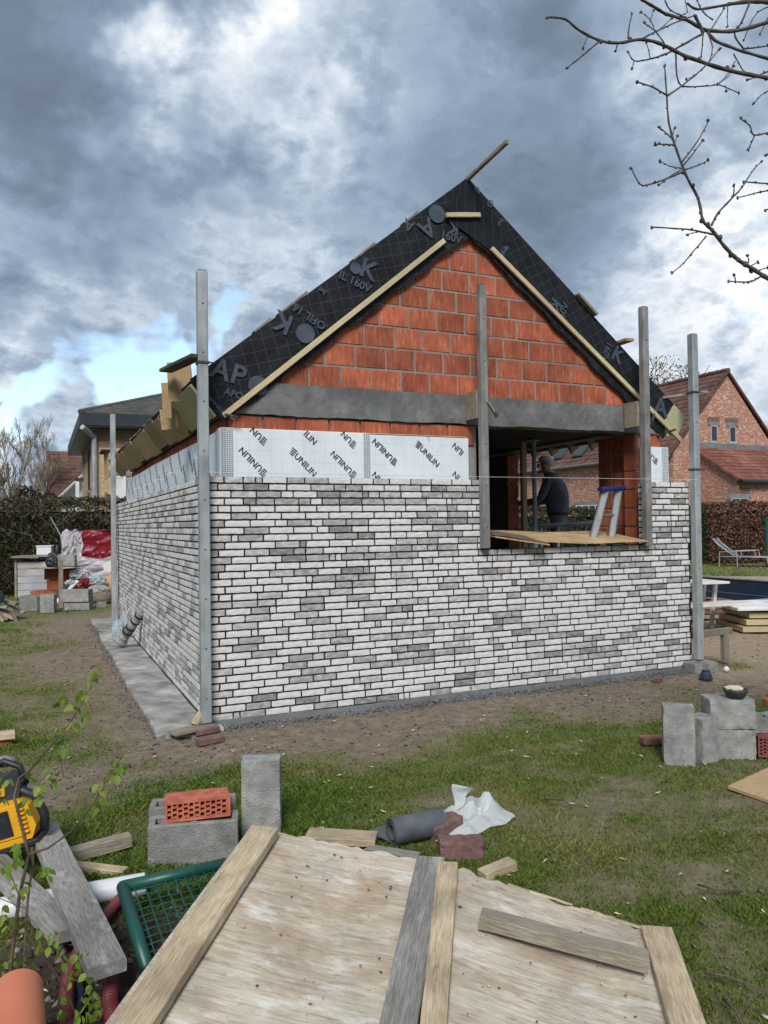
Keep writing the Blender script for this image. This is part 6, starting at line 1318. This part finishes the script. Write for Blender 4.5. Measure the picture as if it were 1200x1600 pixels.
# soldier arches over the gable windows
for q in (wl, wr):
    mb = MB()
    for k in range(9): mb.bb((q.x-.25+k*.095, HY0+.028, 6.46), (q.x-.25+k*.095+.08, HY0+.06, 6.68))
    wp(t, mb, 'soldier_course', m_brownb)
for py, y_ in ((0, 0),):
    for qx, qy_ in ((880, 708), (911, 704)):              # rooflights in the left slope
        d_ = ray(qx, qy_); nn = Vector((-math.sin(sl_), 0, math.cos(sl_))); p_ = Vector((HX0, 0, HE)); tt = (p_-CAM).dot(nn)/d_.dot(nn); c_ = CAM+d_*tt+nn*.08; M = frame(c_, (0, 1, 0), (-math.sin(sl_), 0, math.cos(sl_))); o = MB().add(*box_geo(.85, 1.15, .10, .01), M); f_ = wp(t, o, 'rooflight', m_fascia); wp(f_, MB().add(*box_geo(.72, 1.0, .01), M @ Matrix.Translation((0, 0, .056))), 'pane', m_pglass)
    window(t, (26.2, 1.55), (28.4, 2.55), ('x', HX0+.27), fm=m_white, mull=3, sill=False)
# lean-to
LX0, LX1, LY0, LZ1, LZ0 = 27.35, 38.0, 18.3, 5.15, 3.42
wp(t, MB().prism([(LY0+.25, -.1), (HY0+.02, -.1), (HY0+.02, LZ1-.12), (LY0+.25, LZ0-.02)], LX1-LX0-.2, Matrix(((0, 0, 1, LX0+.12), (1, 0, 0, 0), (0, 1, 0, 0), (0, 0, 0, 1)))), 'lean_to_wall', m_nb)
a_ = math.atan2(LZ1-LZ0, HY0-LY0); mb = MB(); tiled_slope(mb, (LX0, HY0, LZ1), (1, 0, 0), (0, -math.cos(a_), -math.sin(a_)), LX1-LX0, math.hypot(LZ1-LZ0, HY0-LY0)+.05, tw=.24, th=.33); lr = wp(t, mb, 'lean_to_roof', m_tileo, flip=False)
wp(lr, MB().bb((LX0, HY0-.06, LZ1-.02), (LX1, HY0+.02, LZ1+.22)), 'flashing', m_zinc); wp(lr, MB().tube([(LX0+.1, LY0-.06, LZ0-.08), (LX1, LY0-.06, LZ0-.08)], .085, 8), 'gutter', m_fascia)
wp(lr, MB().add(*box_geo(math.hypot(LZ1-LZ0, HY0-LY0), .10, .12), frame(((LX0-.02), (HY0+LY0)/2, (LZ1+LZ0)/2), (0, HY0-LY0, LZ1-LZ0), (0, 0, 1))), 'verge_trim', m_tileo)
q = ony(1155, 780, LY0+.25); window(t, (q.x-.55, 1.9), (q.x+.55, 2.62), ('y', LY0+.22), mull=1)
mb = MB()
for k in range(14): mb.bb((q.x-.66+k*.095, LY0+.22, 2.82), (q.x-.66+k*.095+.08, LY0+.26, 3.06))
wp(t, mb, 'soldier_course', m_brownb)
# ---- buff brick house at left
BX0, BX1, BY0, BY1 = .55, 12.0, 21.0, 31.0
t = empty('brick_house', ((BX0+BX1)/2, BY0, 0), label='buff brick house with dark fascia and grey hipped roof at left', cat='house')
wp(t, MB().bb((BX0, BY0, -.1), (BX1, BY1, 4.35)), 'wall', m_yb); wp(t, MB().bb((BX0-.003, BY0-.003, 4.35), (BX1, BY1, 5.0)), 'brick_band', m_brb)
wp(t, MB().bb((BX0-.55, BY0-.5, 4.98), (BX1+.5, BY1+.5, 5.06)), 'soffit', m_fascia); wp(t, MB().bb((BX0-.58, BY0-.53, 5.03), (BX1+.53, BY1+.53, 5.42)), 'fascia', m_fascia)
apx = (5.3, 25.8); zr = 7.35; mb = MB(); e0 = Vector((BX0-.78, BY0-.78, 5.43)); hipx, hipy = Vector((4.6, 25.8, zr)), Vector((9, 25.8, zr))
def hip_face(mb, a, b, top_a, top_b, n=15):
    for k in range(n):
        u0, u1 = k/n, (k+1)/n; mb.add([tuple(a.lerp(top_a, u0)+Vector((0, 0, .045))), tuple(b.lerp(top_b, u0)+Vector((0, 0, .045))), tuple(b.lerp(top_b, u1)+Vector((0, 0, .0))), tuple(a.lerp(top_a, u1)), tuple(a.lerp(top_a, u0)-Vector((0, 0, .02))), tuple(b.lerp(top_b, u0)-Vector((0, 0, .02)))], [(0, 1, 2, 3), (4, 5, 1, 0)])
E0, E1, E2, E3 = Vector((BX0-.55, BY0-.5, 5.45)), Vector((BX1+.5, BY0-.5, 5.45)), Vector((BX1+.5, BY1+.5, 5.45)), Vector((BX0-.55, BY1+.5, 5.45))
hip_face(mb, E0, E1, hipx, hipy); hip_face(mb, E3, E0, hipx, hipx); hip_face(mb, E2, E3, hipy, hipx); hip_face(mb, E1, E2, hipy, hipy)
rf = wp(t, mb, 'roof', m_tileg, flip=False); wp(rf, MB().tube([E0, hipx, hipy], .10, 8), 'hip_tiles', m_tileg)
wp(t, MB().tube([(BX0-.5, BY0-.6, 4.95), (BX0-.12, BY0-.12, 4.7), (BX0-.1, BY0-.1, 4.4), (BX0-.1, BY0-.1, 0)], .09, 8), 'downpipe', m_galv)
wp(t, MB().tube([(2.5, BY0-.08, 4.9), (2.5, BY0-.08, 0)], .07, 8), 'downpipe', m_galv)
for y_ in (22.6, 25.2): window(t, (y_, 3.1), (y_+.9, 4.75), ('x', BX0), mull=0, lintel=False, sill=True, fm=m_fascia)
window(t, (.95, 2.0), (1.45, 3.4), ('y', BY0), mull=0, lintel=True, sill=False, fm=m_white, gl=m_white)
window(t, (22.3, 1.2), (23.6, 2.1), ('x', BX0), mull=3, lintel=False, sill=False, fm=m_white)
# ---- far house with brown tiles and a white gable
t = empty('white_house', (1.5, 40, 0), label='far white house with brown tiled roof behind the left hedge', cat='house')
q0, q1 = atd(72, 705, 46), atd(125, 708, 46); wx0 = atd(72, 780, 42).x; mb = MB(); y1 = q0.y; y0 = y1-5.5
tiled_slope(mb, (q0.x, y1, q0.z), (1, 0, 0), (0, -.78, -.62), 9, 6.3, tw=.3, th=.36); wp(t, mb, 'roof', m_tileb, flip=False)
wp(t, MB().bb((q0.x+.3, y1-4.6, -.1), (q0.x+9, y1+4, q0.z-3.3)), 'wall', m_white)
g0, g1_, g2 = atd(75, 790, 39), atd(126, 741, 39), atd(150, 718, 39)
wp(t, MB().prism([(g0.x, -.1), (g2.x+6, -.1), (g2.x+6, g0.z), (g2.x, g2.z), (g0.x, g0.z)], .3, Matrix(((1, 0, 0, 0), (0, 0, 1, g0.y), (0, 1, 0, 0), (0, 0, 0, 1)))), 'gable', m_white)
o = MB().add(*box_geo((g2-g0).length, .5, .12), frame((g0+g2)/2+Vector((0, .1, .06)), Vector((g2.x-g0.x, 0, g2.z-g0.z)), (0, 0, 1))); wp(t, o, 'verge_trim', m_tileb)
t = empty('wall_lantern', (0, 0, 0), label='white box lamp with dark bracket on the side of the buff house', cat='lamp'); q = atd(121, 768, 21.5); t.location = q
MB().box((0, 0, 0), (.10, .12, .55), ch=.01).build('shade', m_white, t); MB().box((.05, 0, .34), (.24, .10, .08)).build('bracket', m_fascia, t); MB().box((0, 0, -.32), (.13, .13, .14), ch=.02).build('base', m_fascia, t)

# ---- rubble heap and stacks at the back left
GB = 'hollow concrete blocks'
def at_ground(px, py): p = onz(px, py); return p
def hb(px, py, yaw, size, label, m=None): p = at_ground(px, py); return hollow_block(Matrix.Translation((p.x, p.y, -.01)) @ Matrix.Rotation(yaw, 4, 'Z'), label, GB, size, m)
hb(52, 953, rad(-50), (.5, .25, .30), 'hollow concrete block on the grass at the left heap')
p = at_ground(76, 956); block('concrete_block', (.26, .24, .36), Matrix.Translation((p.x, p.y, .17)) @ Matrix.Rotation(rad(-15), 4, 'Z'), m_concl, 'upright concrete block beside the hollow one at the left heap', 'concrete block', seed=20)
p = at_ground(123, 952); block('concrete_block', (.50, .28, .17), Matrix.Translation((p.x, p.y, .08)) @ Matrix.Rotation(rad(-20), 4, 'Z'), m_concl, 'lower of the two flat concrete blocks in front of the sacks', 'concrete block', seed=21)
block('concrete_block', (.56, .30, .24), Matrix.Translation((p.x-.04, p.y-.01, .287)) @ Matrix.Rotation(rad(-20), 4, 'Z'), m_concl, 'upper of the two flat concrete blocks in front of the sacks', 'concrete block', seed=22)
q = at_ground(158, 949); block('paving_brick', (.2, .1, .12), Matrix.Translation((q.x, q.y, .05)), m_concl, 'pale brick on the grass right of the sacks', 'brick', seed=23)
# white planed boards crate with covers
p = at_ground(55, 938); t = empty('white_crate', (p.x-.02, p.y+1.0, 0), rad(-14), 'white boarded crate with a plank cover in front of the hedge', 'crate'); t.location.x += .12; t.scale = (.82, .82, .88)
m_white_shade = mat('shaded_white_paint', [(.36, .37, .38), (.46, .47, .48)], 6, .7, .1)  # white paint toned down: the crate's shade is put into this colour
for k in range(5): MB().box((0, -.45, .12+.19*k), (.98, .03, .18), ch=.004).build('board', m_white_shade, t); MB().box((-.50, 0, .12+.19*k), (.03, .9, .18), ch=.004).build('board', m_white_shade, t)
for sx in (-.53, .55): MB().box((sx, -.48, .55), (.06, .05, 1.1), ch=.004).build('corner_post', m_wood, t)
MB().box((0, 0, .5), (.92, .84, .95)).build('filling', m_white, t); MB().box((-.25, -.1, 1.11), (.75, 1.1, .04), (0, .03, 0)).build('cover_plank', m_wood, t); MB().box((.30, -.1, 1.135), (.85, 1.1, .04)).build('cover_plank', m_woodg, t)
Mc = parent_world(t); c_ = Mc @ Vector((.2, -.2, 1.155)); o = MB().box((0, 0, .10), (.33, .25, .2), ch=.01).box((0, 0, .21), (.36, .28, .03), ch=.006).build('white_bucket', m_white, M=Matrix.Translation(c_) @ Matrix.Rotation(rad(-14), 4, 'Z')); tag(o, 'white tub on top of the boarded crate', 'tub')
c_ = Mc @ Vector((.52, -.15, 1.155)); o = MB().lathe([(.05, 0), (.06, .03), (.06, .16), (.03, .2), (.03, .24)], 12).build('bottle', m_black, M=Matrix.Translation(c_), smooth=True); tag(o, 'black bottle beside the white tub', 'bottle')
# red clay blocks stack
i = 0
for px, py, zz, L in ((62, 941, 0, .5), (62, 941, .0, .5), (84, 941, 0, .5), (84, 941, .25, .5), (106, 941, 0, .45), (106, 941, .25, .45), (84, 941, .5, .5), (106, 941, .5, .45)):
    if i == 1: i += 1; continue
    p = at_ground(px, py); block('clay_block_unit', (L*.62, .3, .24), Matrix.Translation((p.x+.05*(i % 2), p.y+.25, .12+zz)) @ Matrix.Rotation(rad(-18+3*(i % 3)), 4, 'Z'), m_clay, ('lone red clay block at the left foot of the stack', '', 'bottom red clay block in the middle column', 'second red clay block up in the middle column', 'bottom red clay block in the right column', 'second red clay block up in the right column', 'top red clay block of the middle column', 'top red clay block of the right column')[i], 'clay block', 'stacked red clay blocks', seed=24+i); i += 1
p = at_ground(88, 941); o = plank('cover_board', (p.x-.62, p.y+.1, .80), (p.x+.55, p.y-.1, .82), .45, .03, m_woodl, seed=140); tag(o, 'pale board lying across the stacked red clay blocks', 'board')
p = at_ground(95, 950); o = plank('standing_timber', (p.x, p.y, 0), (p.x+.01, p.y, 1.0), .085, .085, m_wood, up=(0, -1, 0), seed=141); tag(o, 'upright timber stake in front of the red clay blocks', 'stake')
p = at_ground(104, 946); block('concrete_block', (.42, .3, .24), Matrix.Translation((p.x, p.y+.4, .94)) @ Matrix.Rotation(rad(-12), 4, 'Z'), m_concl, 'concrete block sitting on the board over the red clay blocks', 'concrete block', seed=40)
o = MB().tube([Vector((p.x-.05, p.y+.4, 1.05)), Vector((p.x-.10, p.y+.4, 1.5)), Vector((p.x-.30, p.y+.45, 1.9))], .012, 6).build('metal_rod', m_galv); tag(o, 'thin rod sticking up from the stacked blocks', 'rod')
p = at_ground(85, 948); o = crumple('black_sack', (p.x-.02, p.y+.5, .92), (.13, .12, .20), m_black, 33); tag(o, 'black plastic sack behind the board on the clay blocks', 'sack')
# pallet of bricks wrapped in red and white film
p0_ = onz(106, 944); t = empty('wrapped_pallet', (p0_.x+.62, p0_.y+1.5, 0), rad(-14), 'pallet stacked high and wrapped in red and white plastic', 'pallet'); t.scale = (1.08, 1.0, 1.12)
MB().box((.15, 0, .07), (1.2, 1.0, .14)).build('pallet_base', m_wood, t); MB().box((.15, 0, .72), (1.1, .95, 1.16), ch=.03).build('stack', m_tan, t)
def wrapf(x0, x1, z0, z1, d, sd_, sag=0.0):
    rg = random.Random(sd_); ph = [rg.uniform(0, 6) for _ in range(6)]
    def fn(u, v): 
        z_ = z0+(z1-z0)*v-sag*math.sin(math.pi*u)*(1-v); y_ = -.50-d-.16*abs(float(vnoise(np.array([u*2.2+v*1.2]), np.array([v*1.6-u*.6]), 2.0, sd_)[0])-.5)-.09*abs(float(vnoise(np.array([u*5-v*3]), np.array([v*4+u*2]), 2.0, sd_+5)[0])-.5)-.03*float(vnoise(np.array([u*14]), np.array([v*12]), 1.0, sd_+9)[0]); 
        return (x0+(x1-x0)*u+.02*math.sin(v*13+ph[3]), y_, z_+.03*math.sin(u*14+ph[4]))
    return fn
MB().grid(wrapf(-.48, .86, .62, 1.40, .0, 1), 34, 22, thick=(0, .006, 0)).build('red_wrap', m_filmr, t, flip=False); MB().grid(lambda u, v: (-.48+1.34*u, -.52+1.1*v, 1.405+.03*math.sin(u*11+v*5)), 14, 8, thick=(0, 0, -.006)).build('red_wrap', m_filmr, t, flip=False)
MB().grid(wrapf(-.54, -.12, .70, 1.43, .06, 2), 18, 22, thick=(0, .005, 0)).build('white_wrap', m_filmw, t, flip=False); MB().grid(wrapf(-.50, .90, .36, .86, .10, 3, .22), 34, 18, thick=(0, .005, 0)).build('white_wrap', m_filmw, t, flip=False)
MB().grid(lambda u, v: (-.50-.03*math.sin(v*9+u*6), -.5+1.0*u, .5+.9*v), 14, 12, thick=(.005, 0, 0)).build('white_wrap', m_filmw, t, flip=False)
MB().box((.45, -.70, .66), (.26, .004, .2), (.15, 0, .1)).build('paper_label', m_white, t)
# sacks and boards in the heap
hp = onz(128, 944)
for i, (dx, dy, z_, sz, m, lab) in enumerate(((-.02, .45, .62, (.26, .2, .16), m_filmw, 'white crumpled sack on top of the heap'), (-.18, .3, .44, (.2, .16, .12), m_filmw, 'white sack at the left side of the heap'), (.10, .25, .45, (.16, .14, .11), m_filmr, 'red plastic sack in the middle of the heap'), (.30, .3, .47, (.22, .18, .13), m_filmb, 'pale green sack at the right side of the heap'), (.33, .05, .26, (.22, .15, .12), m_filmp, 'dirty beige sack low at the right of the heap'), (.25, .22, .34, (.11, .1, .08), m_filmr, 'small red bag at the right of the heap'), (-.06, .25, .40, (.1, .08, .1), m_redbrick, 'broken red clay lump in the heap'))):
    o = crumple('rubble_sack' if i < 6 else 'clay_lump', (hp.x+dx, hp.y+dy, z_), sz, m, 60+i, sub=4, amp=.45); tag(o, lab, 'sack' if i < 6 else 'clay', 'heap of sacks')
for i, (a, b, wd, m, lab) in enumerate((((-.62, .1, .12), (-.16, .35, .58), .16, m_green, 'green board leaning on the left of the sack heap'), ((-.52, .0, .08), (-.08, .25, .50), .10, m_white, 'white strip leaning on the left of the sack heap'), ((.16, .35, .62), (.75, .1, .12), .18, m_woodg, 'grey board sloping down the right of the sack heap'), ((.62, .0, .06), (.95, .6, .10), .3, m_woodg, 'flat grey sheet on the grass by the far wall corner'), ((-.5, -.1, .05), (-.1, .0, .28), .12, m_woodg, 'short grey board propped behind the flat concrete blocks'))):
    o = plank('leaning_board', Vector((hp.x+a[0], hp.y+a[1], a[2])), Vector((hp.x+b[0], hp.y+b[1], b[2])), wd, .03, m, seed=150+i); tag(o, lab, 'board', 'boards leaning on the heap')
o = crumple('sand_heap', (hp.x+.9, hp.y+.75, .12), (.55, .5, .5), m_tan, 71, sub=4, amp=.2, spikes=0); tag(o, 'tan sand heap behind the sacks', 'sand')
o = crumple('brown_sack', (hp.x+.42, hp.y-.15, .12), (.2, .14, .14), m_hardb, 72, sub=3); tag(o, 'brown paper sack on the grass by the heap', 'sack')
# timber pile at the left edge
tp = onz(18, 968)
tl = [((-1.0, .5, .62), (.10, -.02, .30), .14), ((-.9, .25, .55), (.02, .05, .12), .12), ((-.7, .0, .40), (.06, -.10, .05), .12), ((-.8, -.2, .30), (-.05, -.18, .06), .11), ((-1.1, .3, .20), (.16, .12, .10), .12), ((-.3, -.3, .34), (-.12, -.25, .02), .10), ((.02, -.28, .22), (.10, -.26, .0), .10), ((-1.1, .1, .42), (-.06, -.06, .26), .13), ((-.35, .35, .5), (.22, .1, .12), .10)]
for i, (a, b, wd) in enumerate(tl):
    o = plank('scrap_plank', tp+Vector(a), tp+Vector(b), wd, .05, (m_wood, m_woodg, m_woodl)[i % 3], seed=160+i); tag(o, ('longest plank on top of the scrap timber pile at the left edge', 'grey plank under the topmost one in the scrap timber pile', 'pale plank in the middle of the scrap timber pile', 'plank low at the front of the scrap timber pile', 'grey plank lying flat across the scrap timber pile', 'short pale plank standing at the front of the scrap timber pile', 'short plank upright at the right front of the scrap timber pile', 'grey plank beside the black wheel on the scrap timber pile', 'pale plank at the back right of the scrap timber pile')[i], 'plank', 'scrap timber pile')
o = MB().lathe([(.10, -.04), (.115, -.02), (.115, .02), (.10, .04), (.05, .045)], 18, Matrix.Rotation(math.pi/2, 4, 'X')).build('wheel', m_black, M=Matrix.Translation(tp+Vector((-.22, -.12, .42)))); tag(o, 'small black wheel lying on the scrap timber pile', 'wheel')

# ---- right side: pool, lounger, table, stacks
PX0, PX1, PY0, PY1 = POOL
t = empty('swimming_pool', ((PX0+PX1)/2, (PY0+PY1)/2, 0), label='unfinished pool with navy liner and grey stone coping', cat='pool'); m_liner = mat('navy_liner', [(.018, .03, .055), (.03, .045, .075)], 3, .5, .05); m_cop = mat('stone_coping', [(.27, .275, .27), (.36, .365, .36)], 5, .8, .2, world=True)
mb = MB(); mb.bb((PX0-.001, PY0-.001, -1.4), (PX0+.05, PY1, -.02)); mb.bb((PX1-.05, PY0, -1.4), (PX1, PY1, -.02)); mb.bb((PX0+.05, PY0, -1.4), (PX1-.05, PY0+.05, -.02)); mb.bb((PX0+.05, PY1-.05, -1.4), (PX1-.05, PY1, -.02)); mb.bb((PX0, PY0, -1.45), (PX1, PY1, -1.40)); wp(t, mb, 'liner', m_liner)
wp(t, MB().bb((PX1-.02, PY0-.3, -.015), (PX1+.02, PY1, .30)), 'liner_edge', m_liner); wp(t, MB().bb((PX1-.04, PY0-.3, .30), (PX1+.06, PY1, .33)), 'edge_trim', m_cop)
for k in range(9): wp(t, MB().bb((PX0-.3+k*.52, PY0-.32, -.02), (PX0-.3+k*.52+.512, PY0+.03, .05), ch=.004), 'coping_stone', m_cop)
m_water = bpy.data.materials.new('pool_water'); m_water.use_nodes = True; b_ = m_water.node_tree.nodes['Principled BSDF']; b_.inputs['Base Color'].default_value = (.03, .04, .045, 1); b_.inputs['Roughness'].default_value = .08
wo = MB().grid(lambda u, v: (PX0+.05+(PX1-PX0-.1)*u, PY0+.05+(PY1-PY0-.1)*v, -.42), 4, 4).build('water', m_water, M=Matrix.Identity(4)); tag(wo, 'dark still water in the pool', kind='structure')
# lounger
lp = onz(1117, 884); ux = CR.copy(); ux.z = 0; ux.normalize(); t = empty('sun_lounger', (lp.x, lp.y, 0), math.atan2(ux.y, ux.x)-.65, 'grey sun lounger with raised back in front of the beech hedge', 'lounger')
m_lf = mat('lounger_frame', [(.33, .345, .355), (.42, .435, .445)], 5, .4, .03, metal=.2); m_lm = mat('lounger_mesh', [(.09, .105, .125), (.14, .155, .175)], 60, .7, .1)
for sy in (-.32, .32):
    MB().tube([(.25, sy, .34), (2.2, sy, .34)], .022, 8).build('side_rail', m_lf, t, smooth=True); MB().tube([(.02, sy, .98), (.18, sy, .78), (.72, sy, .36)], .022, 8).build('back_rail', m_lf, t, smooth=True)
    MB().tube([(.22, sy, 0), (.24, sy, .50), (.80, sy, .54), (.82, sy, .0)], .02, 8).build('arm_leg', m_lf, t); MB().tube([(1.75, sy, .34), (1.82, sy, .0)], .02, 8).build('leg', m_lf, t); MB().tube([(.82, sy, .54), (1.38, sy, .56), (1.40, sy, .34)], .018, 8).build('arm_rest', m_lf, t)
MB().grid(lambda u, v: (.02+.70*u+.0*v, -.31+.62*v, .98-.62*u-.06*math.sin(math.pi*u)), 8, 3, thick=(0, 0, -.01)).build('back_mesh', m_lm, t); MB().grid(lambda u, v: (.72+1.46*u, -.31+.62*v, .36), 8, 3, thick=(0, 0, -.01)).build('seat_mesh', m_lm, t)
o = MB().bb((0, 0, 0), (.08, .08, 1.7), ch=.005).build('gate_post', m_green, M=Matrix.Translation(onz(1199, 884))); tag(o, 'dark green post at the right edge before the beech hedge', 'post')
# white garden bench/table behind the right post
bp2 = onz(1116, 985); t = empty('garden_table', (bp2.x, bp2.y, 0), rad(-8), 'cream folding table and bench set behind the right end post', 'table')
m_cream = mat('cream_paint', [(.55, .52, .47), (.66, .63, .58)], 6, .6, .05, mottle=.12)
MB().box((-.45, .3, .70), (1.5, .60, .035), ch=.006).build('table_top', m_cream, t); MB().box((-.15, -.1, .40), (1.4, .38, .035), ch=.006).build('seat', m_cream, t)
for x_, y_, h, dx in ((.25, .25, .69, -.10), (-1.0, .25, .69, .1), (.50, -.12, .39, .04), (-.75, -.12, .39, -.04), (.25, .5, .69, -.08), (-1.0, .5, .69, .08)): MB().tube([(x_, y_, h), (x_+dx, y_, 0)], .035, 4).build('leg', m_cream, t)
# reddish stacks and white-topped pallet behind
for i, (px, py, dx, m, lab) in enumerate(((1118, 972, 0, m_dredb, 'low stack of dark red boards beside the table'), (1140, 970, .05, m_paver, 'low stack of brown boards right of the dark red ones'))):
    p = onz(px, py); t = empty('board_stack', (p.x, p.y+.5, 0), rad(-10), lab, 'stack')
    for k in range(4): MB().box((.03*(k % 2), .02*k, .05+.075*k), (.75, .5, .06), ch=.004).build('board', m if k % 2 else m_wood, t)
p = onz(1232, 988); t = empty('pallet_stack', (p.x+.1, p.y+.35, 0), rad(-24), 'stack of pale timber panels with a white sheet on top', 'stack')
for k in range(3): MB().box((.05*k, 0, .06+.10*k), (1.3, .9, .08), ch=.004).build('panel', m_batten, t)
MB().box((-.03, -.03, .36), (1.45, 1.0, .05), ch=.008).build('white_sheet', m_white, t)
q = parent_world(t) @ Vector((.15, -.2, .386)); o = MB().box((0, 0, .15), (.3, .25, .30), ch=.01).build('dark_box', m_dgrey, M=Matrix.Translation(q) @ Matrix.Rotation(rad(-24), 4, 'Z')); tag(o, 'dark grey box standing on the white sheet', 'box')
# sawhorse
p = onz(1133, 1035); t = empty('sawhorse', (p.x, p.y, 0), rad(4), 'timber sawhorse beam on a post behind the right end post', 'sawhorse'); MB().box((-.42, 0, .36), (1.05, .06, .075), ch=.004).build('beam', m_wood, t); MB().box((0, .0, .165), (.075, .06, .33), ch=.004).build('leg', m_wood, t); MB().box((-.85, .0, .165), (.075, .06, .33), ch=.004).build('leg', m_wood, t)
